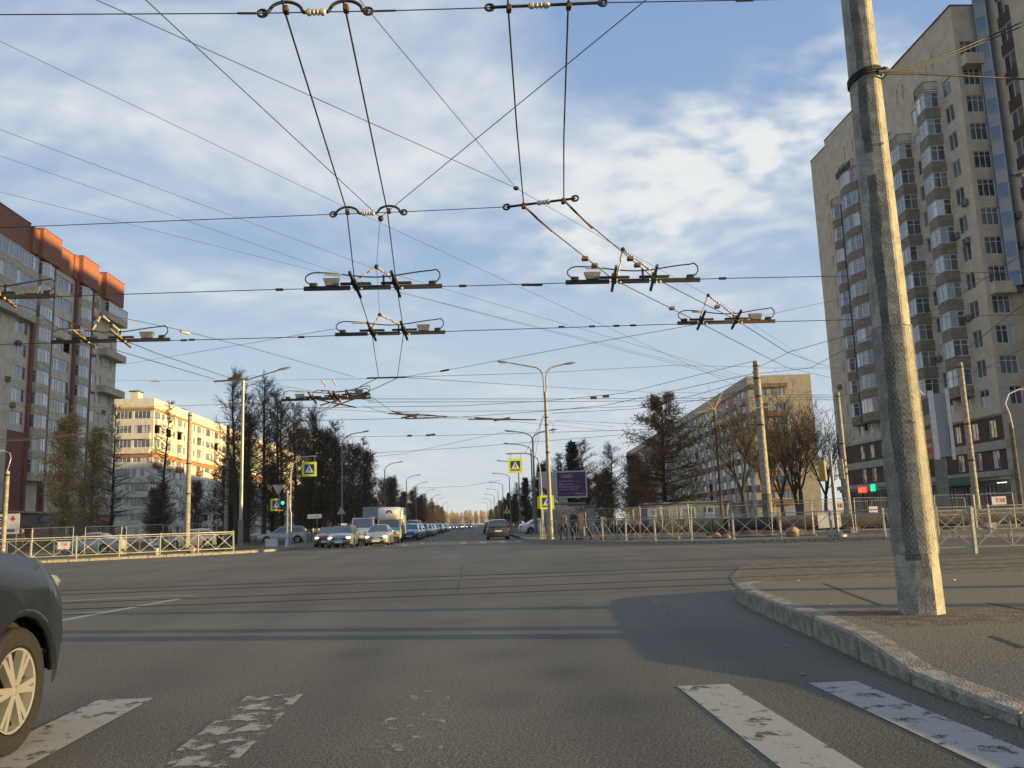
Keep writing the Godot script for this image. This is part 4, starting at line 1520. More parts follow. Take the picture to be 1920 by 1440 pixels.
func trees() -> void:
	var dark := []
	for i in 3: dark.append(leader_tree({"h": 16.0, "r": 0.24, "first": 0.2, "nb": 64, "len": 4.3, "shape": 0.5, "belly": 0.3, "up": 0.32, "up_top": 0.5, "bend": 0.06, "twigs": 5, "twig_len": 0.95, "twig_r": 0.017, "fork": 3, "leaves": 0.0, "leaf": 0.1, "twig_up": 0.15}))
	var larch := []
	for i in 2: larch.append(leader_tree({"h": 16.0, "r": 0.2, "first": 0.08, "nb": 86, "len": 3.6, "shape": 1.0, "belly": 0.12, "up": 0.05, "up_top": 0.5, "bend": 0.05, "twigs": 4, "twig_len": 0.7, "twig_r": 0.014, "fork": 2, "leaves": 0.0, "leaf": 0.1}))
	var rusty := leader_tree({"h": 11.5, "r": 0.24, "first": 0.08, "nb": 84, "len": 5.4, "shape": 0.75, "belly": 0.22, "up": 0.0, "up_top": 0.5, "bend": 0.02, "twigs": 8, "twig_len": 0.95, "twig_r": 0.013, "fork": 4, "leaves": 1.0, "leaf": 0.062})
	var birch := []
	for i in 2: birch.append(leader_tree({"h": 13.0, "r": 0.19, "first": 0.12, "nb": 66, "len": 3.2, "shape": 0.6, "belly": 0.35, "up": 0.62, "up_top": 0.3, "bend": -0.05, "twigs": 6, "twig_len": 1.0, "twig_r": 0.014, "fork": 4, "leaves": 1.0, "leaf": 0.085}))
	var fir := []
	for i in 2: fir.append(leader_tree({"h": 11.0, "r": 0.2, "first": 0.1, "nb": 90, "len": 2.3, "shape": 0.75, "belly": 0.3, "up": 0.35, "up_top": 0.4, "bend": 0.06, "twigs": 7, "twig_len": 0.75, "twig_r": 0.016, "fork": 3, "leaves": 0.7, "leaf": 0.11}))
	var lime := []
	for i in 3: lime.append(fork_tree({"h": 11.0, "r": 0.22, "trunk": 0.26, "depth": 6, "kids": [4, 3, 2, 2, 2, 2], "spread": [0.42, 0.45, 0.5, 0.55, 0.6], "rise": 0.13, "leaves": 0.0, "leaf": 0.1, "keep": 1.04}))
	var road := []
	for i in 3: road.append(leader_tree({"h": 10.0, "r": 0.17, "first": 0.06, "nb": 74, "len": 3.2, "shape": 0.5, "belly": 0.2, "up": 0.5, "up_top": 0.4, "bend": 0.03, "twigs": 6, "twig_len": 0.9, "twig_r": 0.017, "fork": 3, "leaves": 0.35, "leaf": 0.10}))
	# left of the avenue
	plant(birch[0], "birch_tree", "yellow green birch in first leaf by the shops, larger of the pair", Vector3(-44, 0.1, -95), 1.07, M.bark_pale, M.twig_olive, M.leaf_olive)
	plant(birch[1], "birch_tree", "yellow green birch in first leaf, nearer the end of the red topped tower", Vector3(-44, 0.1, -102), 1.02, M.bark_pale, M.twig_olive, M.leaf_olive)
	plant(larch[0], "larch_tree", "bare larch standing at the corner of the red topped tower", Vector3(-42.8, 0.1, -105), 1.06, M.bark, M.twig, null)
	plant(larch[1], "larch_tree", "bare upright larch in front of the cream block's end wall", Vector3(-37.1, 0.1, -105), 1.08, M.bark, M.twig, null)
	var spots := [[-22.6, -84, 1.02, 0], [-20.9, -88, 1.03, 1], [-19.2, -86, 0.92, 2], [-18.6, -93, 0.9, 0], [-23.8, -93, 0.98, 2], [-17.2, -95, 0.9, 1], [-21.0, -97, 0.95, 0], [-25.5, -100, 0.9, 1], [-15.8, -101, 0.84, 2], [-19.0, -104, 0.9, 0], [-27.5, -106, 0.95, 2]]
	var which := ["tallest bare tree beside the silvery lamp pole", "second tall bare tree in the dark clump by the traffic light", "tall bare tree over the traffic light, middle of the clump", "bare tree right of the dark clump's middle", "bare tree at the left back of the dark clump", "bare tree at the right edge of the dark clump", "bare tree at the back of the dark clump", "bare tree left behind the dark clump, before the cream block", "bare tree right behind the dark clump", "bare tree far behind the dark clump's middle", "bare tree farthest left behind the dark clump"]
	for i in spots.size():
		var s: Array = spots[i]
		plant(dark[s[3]], "bare_tree", which[i], Vector3(s[0], 0.1, s[1]), s[2], M.bark, M.twig, null, "tall bare trees by the traffic light")
	plant(larch[0], "larch_tree", "pointed bare larch rising over the row behind the waiting cars", Vector3(-14.6, 0.1, -120), 0.86, M.bark, M.twig, null, "", 1.25)
	# smaller trees under them and in front of the cream block
	for i in 12:
		var x := -48.0 + i * 2.6 + rng.randf_range(-0.8, 0.8)
		plant(road[i % 3], "young_tree", "%s low brown tree from the left before the cream block" % nth(i), Vector3(x, 0.1, -118 - rng.randf() * 22), rng.randf_range(0.55, 0.85), M.bark, M.twig_brown, M.leaf_brown, "low brown trees before the cream block")
	# rows along the avenue
	for i in 30:
		var z := -104.0 - i * 9.5 - pow(i, 1.55)
		plant(dark[i % 3] if i % 4 == 1 else road[i % 3], "avenue_tree", "%s brown tree of the kerb row behind the waiting cars, from the traffic light" % nth(i), Vector3(-17.0 - rng.randf() * 3.0, 0.1, z), (0.72 if i % 4 == 1 else 1.0) * rng.randf_range(0.95, 1.2) * (1.15 if i < 5 else 1.0), M.bark, M.twig_brown, M.leaf_brown, "trees lining the avenue's left side")
		plant(road[(i + 1) % 3], "avenue_tree", "%s dark tree behind the left kerb row, counted from the traffic light" % nth(i), Vector3(-24.5 - rng.randf() * 6.0, 0.1, z - 4), rng.randf_range(0.8, 1.15), M.bark, M.twig, M.leaf_brown, "trees lining the avenue's left side")
	for i in 26:
		var z := -112.0 - i * 10.0 - pow(i, 1.6)
		plant(fir[i % 2] if i % 3 == 0 else dark[i % 3], "roadside_tree", "%s dark tree of the right kerb row, counted from the billboard" % nth(i), Vector3(11.0 + rng.randf() * 2.5, 0.1, z), rng.randf_range(0.8, 1.02) * (1.0 if i % 3 == 0 else 0.68), M.bark, M.twig, M.needle, "trees lining the avenue's right side")
		if i % 2 == 0: plant(road[i % 3], "roadside_tree", "%s brown tree behind the right kerb row, counted from the billboard" % nth(i / 2), Vector3(18.5 + rng.randf() * 6.0, 0.1, z - 6), rng.randf_range(0.7, 0.92), M.bark, M.twig_brown, M.leaf_brown, "trees lining the avenue's right side")
	# right of the avenue
	plant(dark[0], "alder_tree", "dark rounded bare tree rising just right of the billboard", Vector3(14.3, 0.1, -108), 0.68, M.bark, M.twig, null, "", 1.3)
	plant(dark[1], "alder_tree", "second dark rounded bare tree, between billboard and rusty larch", Vector3(16.9, 0.1, -104), 0.63, M.bark, M.twig, null, "", 1.35)
	plant(dark[2], "alder_tree", "lower dark bare tree close behind the billboard", Vector3(11.6, 0.1, -110), 0.6, M.bark, M.twig, null, "", 1.3)
	plant(road[1], "alder_tree", "dark bare tree filling the gap before the rusty larch", Vector3(19.0, 0.1, -100), 0.82, M.bark, M.twig, M.leaf_brown, "", 1.1)
	plant(rusty, "rusty_larch", "wide rust brown larch with drooping branches behind the mesh fence", Vector3(16.9, 0.1, -75), 1.03, M.bark, M.twig_brown, M.leaf_rust)
	for i in 6: plant(road[i % 3], "young_tree", "%s low brown tree from the left between billboard and rusty larch" % nth(i), Vector3(11.5 + i * 1.5, 0.1, -84 - (i % 3) * 4), 0.5 + 0.06 * (i % 3), M.bark, M.twig_brown, M.leaf_rust if i % 2 else M.leaf_brown, "low brown trees behind the kiosk")
	var lw := [[19.6, -61, 0.98, 0, "bare lime tree with fanned branches left of the thick cable pole"], [22.0, -64, 0.9, 1, "slender bare lime tree just right of the thick cable pole"], [25.2, -65, 1.02, 2, "bare lime tree with fanned branches by the grey block's end wall"], [26.9, -70, 0.92, 0, "bare lime tree behind the traffic light"], [34.2, -82, 0.98, 1, "small bare tree between grey block and tan tower"], [31.5, -86, 0.95, 2, "small bare tree seen left of the tan tower's foot"]]
	for a in lw: plant(lime[a[3]], "lime_tree", a[4], Vector3(a[0], 0.1, a[1]), a[2], M.bark, M.twig, null)
	# the far wood that closes the avenue
	var mm := MultiMesh.new()
	mm.transform_format = MultiMesh.TRANSFORM_3D
	mm.mesh = birch[0].twig
	mm.instance_count = 260
	for i in 260:
		var s := rng.randf_range(0.55, 0.95)
		mm.set_instance_transform(i, Transform3D(Basis(Vector3.UP, rng.randf() * TAU).scaled(Vector3(s, s, s)), Vector3(rng.randf_range(-80, 90), 0, rng.randf_range(-640, -800))))
	var far := MultiMeshInstance3D.new()
	far.name = "far_wood"
	far.multimesh = mm
	far.material_override = M.twig_olive
	add_child(far)
	far.set_meta("kind", "stuff")
	tag(far, "hazy sunlit wood closing the far end of the avenue", "trees")

# ---------------------------------------------------------------- poles and lamps
func tapered_pole(parent: Node, h: float, r0: float, r1: float, m: Material, called := "pole", k := 16) -> MeshInstance3D:
	var s := MB.new()
	s.lathe([[r0, -0.05], [r1, h], [r1 * 0.6, h + 0.03], [0, h + 0.03]], k)
	return part(parent, called, s, m)

func lamp_head(parent: Node, tip: Vector3, dir: Vector3) -> void:
	var m := MB.new()
	var d := dir.normalized()
	var side := d.cross(Vector3.UP).normalized()
	var up := side.cross(d)
	var prof := [[0.0, 0.05, 0.05], [0.12, 0.11, 0.08], [0.45, 0.15, 0.10], [0.72, 0.12, 0.07], [0.82, 0.04, 0.03]]
	var rows := []
	for p in prof:
		var r := []
		for k in 9:
			var t := TAU * k / 8
			r.append(tip + d * p[0] + side * cos(t) * p[1] + up * sin(t) * p[2] * (1.0 if sin(t) > 0 else 0.45))
		rows.append(r)
	m.grid(rows, true)
	var o := part(parent, "lamp_head", m, M.galv)
	var l := MB.new()
	l.cbox(tip + d * 0.45 - up * 0.05, Vector3(0.18, 0.02, 0.4), 0.008, Basis(side, up, -d))
	part(o, "lamp_lens", l, M.sign_white)

func arm_lamp(parent: Node, from: Vector3, dir: Vector3, reach: float, rise: float, r: float, m: Material) -> void:
	var s := MB.new()
	var pts := []
	for i in 9:
		var t := i / 8.0
		pts.append(from + dir * reach * (1.0 - cos(t * PI / 2) if t < 1 else 1.0) * 1.0 + Vector3(0, rise * sin(t * PI / 2), 0))
	s.path(pts, r, 7)
	part(parent, "arm", s, m)
	lamp_head(parent, pts[-1] - dir * 0.05, (dir + Vector3(0, 0.16, 0)).normalized())

func street_lamp(at: Vector3, h: float, arms: Array, label: String, group: String, r := 0.11, m: Material = null) -> Node3D:
	var t := thing("street_lamp", label, "street lamp", at, 0.0, group)
	var mm: Material = m if m else M.galv_dark
	var s := MB.new()
	s.lathe([[r * 1.3, -0.05], [r * 1.3, 1.6], [r, 1.75], [r * 0.6, h], [0, h + 0.02]], 12)
	part(t, "pole", s, mm)
	var hatch := MB.new()
	hatch.cbox(Vector3(0, 0.75, r * 1.3), Vector3(0.12, 0.4, 0.03), 0.008)
	part(t, "hatch", hatch, mm)
	for a in arms: arm_lamp(t, Vector3(0, h - 0.1, 0), Vector3(cos(a[0]), 0, -sin(a[0])), a[1], a[2], r * 0.42, mm)
	return t

func clamp_ring(parent: Node, y: float, r: float, m: Material) -> void:
	var s := MB.new()
	s.lathe([[r, -0.05], [r + 0.02, -0.04], [r + 0.02, 0.04], [r, 0.05]], 14)
	part(parent, "clamp", s, m, Vector3(0, y, 0))

func poles() -> void:
	near_pole()
	# posts that carry the cables, and whose shadows fall across the road, right of the picture
	for a in [[12.4, -7.35, "concrete cable pole out of view on the near pavement"], [13.2, -9.55, "second concrete cable pole out of view on the near pavement"]]:
		var t := thing("cable_pole", a[2], "pole", Vector3(a[0], 0.2, a[1]))
		tapered_pole(t, 9.5, 0.19, 0.13, M.concrete)
		clamp_ring(t, 6.2, 0.15, M.iron)
	# thick pole behind the works
	var p := thing("cable_pole", "thick concrete pole with a ladder of insulators rising behind the pipe works", "pole", Vector3(16.0, 0.1, -46))
	tapered_pole(p, 9.55, 0.26, 0.165, M.concrete)
	part(p, "base_sleeve", ring_shape(0.285, 0.27, 0, 2.2), M.concrete_dark)
	for i in 5:
		var s := MB.new()
		s.lathe([[0.03, 0], [0.06, 0.02], [0.06, 0.08], [0.03, 0.1], [0.0, 0.12]], 8)
		part(p, "insulator", s, M.ceramic, Vector3(-0.2, 8.9 - i * 0.24, 0))
	for y in [9.3, 8.6, 7.6, 6.0, 2.2]: clamp_ring(p, y, lerpf(0.26, 0.165, y / 9.55), M.iron)
	var cross := MB.new()
	cross.bar(Vector3(-0.5, 6.9, 0.2), Vector3(0.75, 7.0, 0.2), 0.06, 0.06)
	part(p, "cross_arm", cross, M.galv)
	# other plain poles
	for a in [[Vector3(24.9, 0.1, -56), 9.1, 0.2, "concrete pole right of the traffic light before the tan tower"], [Vector3(28.85, 0.1, -48), 9.55, 0.2, "concrete pole with a bright sunlit edge before the tan tower's foot"], [Vector3(-22.0, 0.1, -68), 10.6, 0.22, "plain concrete pole left of the silvery lamp pole, nearer one"], [Vector3(-24.9, 0.1, -89), 12.1, 0.22, "plain concrete pole close left of the silvery lamp pole"]]:
		var t := thing("cable_pole", a[3], "pole", a[0])
		tapered_pole(t, a[1], a[2], a[2] * 0.72, M.concrete)
		for y in [a[1] - 0.25, a[1] * 0.62, a[1] * 0.4]: clamp_ring(t, y, lerpf(a[2], a[2] * 0.72, y / a[1]), M.iron)
	# silvery lamp pole on the left with its bracket
	var l := thing("street_lamp", "tall silvery lamp pole with one arm and a cable bracket, by the left fence", "street lamp", Vector3(-14.75, 0.1, -56))
	tapered_pole(l, 11.0, 0.13, 0.09, M.galv)
	part(l, "base_sleeve", ring_shape(0.17, 0.165, 0, 1.9), M.galv_dark)
	var am := MB.new()
	am.path([Vector3(0, 10.95, 0), Vector3(1.1, 11.25, 0), Vector3(2.3, 11.6, 0)], 0.045, 7)
	part(l, "arm", am, M.galv_dark)
	lamp_head(l, Vector3(2.25, 11.6, 0), Vector3(1, 0.2, 0))
	var br := MB.new()
	br.bar(Vector3(-1.9, 10.95, 0), Vector3(0.2, 11.05, 0), 0.08, 0.1)
	br.bar(Vector3(-1.0, 11.05, 0), Vector3(-0.1, 11.3, 0.1), 0.07, 0.16)
	part(l, "bracket", br, M.rust)
	# twin-arm lamp in the middle
	var c := thing("street_lamp", "twin armed white lamp pole at the far kerb corner beside the billboard", "street lamp", Vector3(5.05, 0.1, -55.5))
	tapered_pole(c, 9.6, 0.155, 0.10, M.pole_grey)
	for s in [-1, 1]:
		var pts := [Vector3(0.07 * s, 9.2, 0), Vector3(0.09 * s, 10.6, 0), Vector3(0.2 * s, 11.0, 0), Vector3(0.5 * s, 11.25, 0), Vector3((2.3 if s < 0 else 1.3) * s, 11.62 if s < 0 else 11.42, 0)]
		var am2 := MB.new()
		am2.path(pts, 0.05, 8)
		part(c, "arm", am2, M.pole_grey)
		lamp_head(c, pts[-1], Vector3(s, 0.12, 0))
	for y in [7.9, 7.4, 5.6]: clamp_ring(c, y, lerpf(0.155, 0.10, y / 9.6), M.iron)
	var coil := MB.new()
	coil.path([Vector3(0.12, 7.6, 0), Vector3(0.4, 7.5, 0), Vector3(0.45, 7.2, 0), Vector3(0.25, 7.05, 0), Vector3(0.5, 6.95, 0), Vector3(0.3, 6.8, 0)], 0.012, 5)
	part(c, "cable_coil", coil, M.wire)
	# rows of lamps down the avenue
	var zl := [-84, -125.5, -159, -186, -224, -265, -298, -356, -420]
	for i in zl.size(): street_lamp(Vector3(-12.5 if i < 2 else -11.9, 0.1, zl[i]), 9.4, [[0.0, 1.9, 1.1]], "%s single armed street lamp of the row over the waiting cars" % nth(i), "street lamps along the avenue's left kerb", 0.11)
	var zr := [-98, -125, -156, -190, -225, -265, -310, -370]
	for i in zr.size(): street_lamp(Vector3(7.0, 0.1, zr[i]), 9.4, [[PI, 2.4, 0.8]], "%s single armed street lamp reaching over the avenue from the right kerb" % nth(i), "street lamps along the avenue's right kerb", 0.11)
	street_lamp(Vector3(6.2, 0.1, -84), 9.3, [[PI, 2.0, 0.85], [0.0, 1.7, 0.85]], "twin armed grey street lamp right of the hanging crossing sign", "", 0.12)
	# short lamps at both edges
	var e := thing("street_lamp", "short concrete lamp post with a curled arm at the left edge", "street lamp", Vector3(-26.3, 0.1, -50))
	tapered_pole(e, 5.0, 0.13, 0.11, M.concrete)
	var ea := MB.new()
	ea.path([Vector3(0, 4.9, 0.13), Vector3(0.12, 5.4, 0.1), Vector3(0.16, 5.75, 0.05), Vector3(0.05, 6.05, 0), Vector3(-0.2, 6.15, 0)], 0.03, 6)
	part(e, "arm", ea, M.galv)
	lamp_head(e, Vector3(-0.2, 6.15, 0), Vector3(-1, 0.05, 0))
	clamp_ring(e, 4.8, 0.12, M.iron)
	var f := thing("street_lamp", "old concrete lamp post with a curled white arm before the tan tower's shops", "street lamp", Vector3(30.15, 0.1, -46))
	tapered_pole(f, 5.7, 0.14, 0.11, M.track_bed)
	var fa := MB.new()
	fa.path([Vector3(0, 5.4, 0.13), Vector3(-0.05, 6.2, 0.1), Vector3(-0.2, 6.8, 0.05), Vector3(0.1, 7.35, 0), Vector3(0.7, 7.6, 0), Vector3(1.1, 7.6, 0)], 0.035, 6)
	part(f, "arm", fa, M.white)
	lamp_head(f, Vector3(1.1, 7.6, 0), Vector3(1, 0, 0))
	# broken lamp that hangs in from the right edge high up
	var hl := thing("street_lamp", "pale lamp head hanging at the right edge high before the tan tower", "street lamp", Vector3(14.1, 0.2, -18.0))
	tapered_pole(hl, 8.9, 0.14, 0.1, M.concrete)
	var ha := MB.new()
	ha.path([Vector3(0, 8.3, 0), Vector3(-0.3, 8.6, 0), Vector3(-0.75, 8.62, 0)], 0.035, 6)
	part(hl, "arm", ha, M.galv)
	lamp_head(hl, Vector3(-0.7, 8.62, 0), Vector3(-1, -0.1, 0))
	# firework lamp
	var st := thing("firework_lamp", "thin pole topped by a starburst of red and green light rods", "lamp", Vector3(14.05, 0.1, -48))
	var sp := MB.new()
	sp.lathe([[0.09, 0], [0.07, 3.2], [0.05, 7.1], [0, 7.12]], 10)
	part(st, "pole", sp, M.rust)
	var hub := MB.new()
	hub.lathe([[0, -0.12], [0.11, -0.06], [0.13, 0], [0.11, 0.06], [0, 0.12]], 10)
	part(st, "hub", hub, M.ceramic, Vector3(0, 7.15, 0))
	var rods := [mat(lin(0.55, 0.16, 0.12), 0.5), mat(lin(0.32, 0.45, 0.06), 0.5), mat(lin(0.6, 0.5, 0.42), 0.5)]
	for i in 30:
		var d := rand_dir()
		if d.y < -0.85: continue
		var rm := MB.new()
		rm.tube(d * 0.1, d * rng.randf_range(1.1, 1.75), 0.012, 0.012, 4, true)
		part(st, "light_rod", rm, rods[1] if d.y < -0.1 and rng.randf() < 0.7 else rods[rng.randi() % 3], Vector3(0, 7.15, 0))

func ring_shape(r0: float, r1: float, y0: float, y1: float) -> MB:
	var s := MB.new()
	s.lathe([[r0, y0], [r1, y1], [r1 - 0.03, y1 + 0.02]], 16)
	return s

# the concrete pole on the pavement: eight-sided foot, darker band down the shaft, wire net round its lower half
func near_pole() -> void:
	var at := Vector3(4.533, 0.190, -8.716)
	var t := thing("concrete_pole", "large grey concrete pole wrapped in wire net on the near pavement corner", "pole", at)
	var lean := Vector3(-0.022, 1, 0.0).normalized()
	var bs := Basis(lean.cross(Vector3.BACK).normalized() * 1.0, lean, Vector3.BACK)
	bs = Basis(Vector3.FORWARD, 0.0).orthonormalized()
	bs = Basis.IDENTITY
	var H := 10.5
	var r := func(y: float) -> float: return lerpf(0.213, 0.128, y / H)
	var foot := MB.new()
	foot.lathe([[0.222, -0.06], [0.214, 0.46], [0.205, 0.52]], 8, Transform3D(Basis(Vector3.UP, 0.18), Vector3.ZERO), false)
	part(t, "foot", foot, M.concrete, Vector3.ZERO, bs)
	# eight flat sides with narrow rounded edges between them
	var shaft := MB.new()
	var angs := []
	for j in 8:
		for e in [-0.075, -0.03, 0.03, 0.075]: angs.append(TAU * j / 8 - 0.18 + e)
	for j in angs.size():
		var t0: float = angs[j]
		var t1: float = angs[(j + 1) % angs.size()]
		var lo0 := Vector3(cos(t0), 0, sin(t0))
		var lo1 := Vector3(cos(t1), 0, sin(t1))
		var q0: float = 1.0 if j % 4 == 1 or j % 4 == 2 else 1.0045
		var q1: float = 1.0 if (j + 1) % 4 == 1 or (j + 1) % 4 == 2 else 1.0045
		var a: Vector3 = lo0 * r.call(0.48) * q0 + Vector3(0, 0.48, 0)
		var b: Vector3 = lo1 * r.call(0.48) * q1 + Vector3(0, 0.48, 0)
		var c: Vector3 = lo1 * r.call(H) * q1 + Vector3(0, H, 0)
		var d: Vector3 = lo0 * r.call(H) * q0 + Vector3(0, H, 0)
		shaft.quad(b, a, d, c)
		shaft.tri(d, Vector3(0, H + 0.02, 0), c)
	part(t, "shaft", shaft, M.concrete, Vector3.ZERO, bs)
	# long darker band down the shaft, broken in places, with a ragged outline
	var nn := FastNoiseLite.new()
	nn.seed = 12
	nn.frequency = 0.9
	var shaft_band := MB.new()
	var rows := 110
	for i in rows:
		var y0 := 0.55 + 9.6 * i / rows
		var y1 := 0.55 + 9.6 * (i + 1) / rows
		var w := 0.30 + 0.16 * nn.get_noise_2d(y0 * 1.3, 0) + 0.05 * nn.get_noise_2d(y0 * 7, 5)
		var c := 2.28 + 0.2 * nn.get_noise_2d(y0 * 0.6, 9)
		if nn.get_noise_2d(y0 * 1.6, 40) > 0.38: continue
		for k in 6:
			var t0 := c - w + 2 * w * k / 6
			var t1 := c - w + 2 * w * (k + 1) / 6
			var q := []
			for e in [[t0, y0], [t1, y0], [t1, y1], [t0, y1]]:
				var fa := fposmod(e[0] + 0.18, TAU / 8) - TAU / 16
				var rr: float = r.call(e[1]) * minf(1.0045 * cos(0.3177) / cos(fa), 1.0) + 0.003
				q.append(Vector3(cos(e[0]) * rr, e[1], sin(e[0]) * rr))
			shaft_band.quad(q[3], q[2], q[1], q[0])
	part(t, "dark_band", shaft_band, M.concrete_dark, Vector3.ZERO, bs)
	# chain-link net
	var net := MB.new()
	var strands := 30
	var y_lo := 0.62
	var y_hi := 2.98
	for s in strands:
		for dir in [-1.0, 1.0]:
			var pts := []
			var m := 76
			for i in m + 1:
				var y := lerpf(y_lo, y_hi, float(i) / m)
				var a: float = TAU * s / strands + dir * (y - y_lo) / 0.033 * TAU / strands * 0.5
				var rr: float = r.call(y) + 0.012 + 0.006 * sin(i * PI + (0.0 if dir > 0 else PI))
				pts.append(Vector3(cos(a) * rr, y, sin(a) * rr))
			net.path(pts, 0.0016, 3)
	for y in [y_lo, y_hi]:
		var ring := []
		for i in 25: ring.append(Vector3(cos(TAU * i / 24) * (r.call(y) + 0.014), y, sin(TAU * i / 24) * (r.call(y) + 0.014)))
		net.path(ring, 0.004, 4)
	part(t, "wire_net", net, M.galv, Vector3.ZERO, bs)
	# the cable tie high up, wound three times
	for k in 3:
		var tie := MB.new()
		var ring := []
		for i in 25: ring.append(Vector3(cos(TAU * i / 24) * (r.call(5.85) + 0.012), 5.82 + k * 0.03 + 0.05 * sin(TAU * i / 24 + 1.0), sin(TAU * i / 24) * (r.call(5.85) + 0.012)))
		tie.path(ring, 0.012, 5)
		part(t, "cable_tie", tie, M.wire, Vector3.ZERO, bs)
	for a in [[2.9, 1.95], [3.0, 5.0]]:
		var lug := MB.new()
		lug.cbox(Vector3(0.02, a[1], r.call(a[1]) + 0.01), Vector3(0.05, 0.03, 0.03), 0.008)
		part(t, "lug", lug, M.galv, Vector3.ZERO, bs)

# ---------------------------------------------------------------- signs, signals, billboards
func slab_of(pts: Array, depth: float, z := 0.0) -> MB:
	var m := MB.new()
	var q := PackedVector2Array()
	for p in pts: q.append(p)
	m.slab(q, depth, Transform3D(Basis.IDENTITY, Vector3(0, 0, z)))
	return m

# yellow-green backed pedestrian crossing sign facing +z, centred on at
func crossing_plate(parent: Node, at: Vector3, s: float, b := Basis.IDENTITY) -> void:
	var h := s / 2
	var p := part(parent, "sign_plate", slab_of([Vector2(-h, -h), Vector2(h, -h), Vector2(h, h), Vector2(-h, h)], 0.03), M.sign_yellow, at, b)
	var k := h * 0.68
	part(p, "blue_field", slab_of([Vector2(-k, -k), Vector2(k, -k), Vector2(k, k), Vector2(-k, k)], 0, 0.004), M.sign_blue)
	part(p, "white_triangle", slab_of([Vector2(-k * 0.92, -k * 0.72), Vector2(k * 0.92, -k * 0.72), Vector2(0, k * 0.88)], 0, 0.008), M.sign_white)
	var f := MB.new()
	var u := k
	for a in [[[-0.06, -0.05], [0.10, -0.02], [0.08, 0.32], [-0.08, 0.30]], [[-0.06, 0.0], [0.06, 0.0], [-0.2, -0.55], [-0.3, -0.52]], [[0.0, 0.02], [0.1, 0.0], [0.22, -0.28], [0.34, -0.56], [0.22, -0.56], [0.12, -0.28]], [[0.05, 0.28], [0.26, 0.04], [0.2, 0.0], [0.02, 0.18]], [[-0.05, 0.28], [-0.24, 0.06], [-0.18, 0.02], [-0.03, 0.18]], [[-0.07, 0.36], [0.07, 0.36], [0.07, 0.5], [-0.07, 0.5]], [[-0.62, -0.60], [-0.40, -0.60], [-0.34, -0.66], [-0.66, -0.66]], [[0.40, -0.60], [0.62, -0.60], [0.66, -0.66], [0.36, -0.66]]]:
		var q := PackedVector2Array()
		for e in a: q.append(Vector2(e[0], e[1]) * u)
		f.slab(q, 0, Transform3D(Basis.IDENTITY, Vector3(0, 0, 0.012)))
	part(p, "walking_figure", f, M.black)

func signal_head(parent: Node, at: Vector3, b: Basis, shell: Material, lit := -1) -> void:
	var m := MB.new()
	m.cbox(Vector3(0, 0, 0), Vector3(0.3, 0.95, 0.22), 0.03)
	var hd := part(parent, "signal_head", m, shell, at, b)
	var cols := [lin(0.10, 0.01, 0.008), lin(0.10, 0.05, 0.005), lin(0.005, 0.06, 0.035)]
	for k in 3:
		var y := 0.3 - 0.3 * k
		var l := MB.new()
		l.lathe([[0.0, 0.03], [0.08, 0.02], [0.11, 0.0]], 14, Transform3D(Basis(Vector3.RIGHT, PI / 2), Vector3(0, y, 0.112)))
		part(hd, "signal_lens", l, glow(lin(0.02, 0.75, 0.42), 1.6) if k == lit else mat(cols[k], 0.25))
		var v := MB.new()
		for i in 9:
			var t0 := -0.35 + (PI + 0.7) * i / 9
			var t1 := -0.35 + (PI + 0.7) * (i + 1) / 9
			var a := Vector3(cos(t0) * 0.125, y + sin(t0) * 0.125, 0.11)
			var c := Vector3(cos(t1) * 0.125, y + sin(t1) * 0.125, 0.11)
			var d0 := Vector3(0, 0, 0.06 + 0.16 * maxf(0, sin(t0)))
			var d1 := Vector3(0, 0, 0.06 + 0.16 * maxf(0, sin(t1)))
			v.quad(a, c, c + d1, a + d0)
			v.quad(a + d0, c + d1, c, a)
		part(hd, "visor", v, shell)

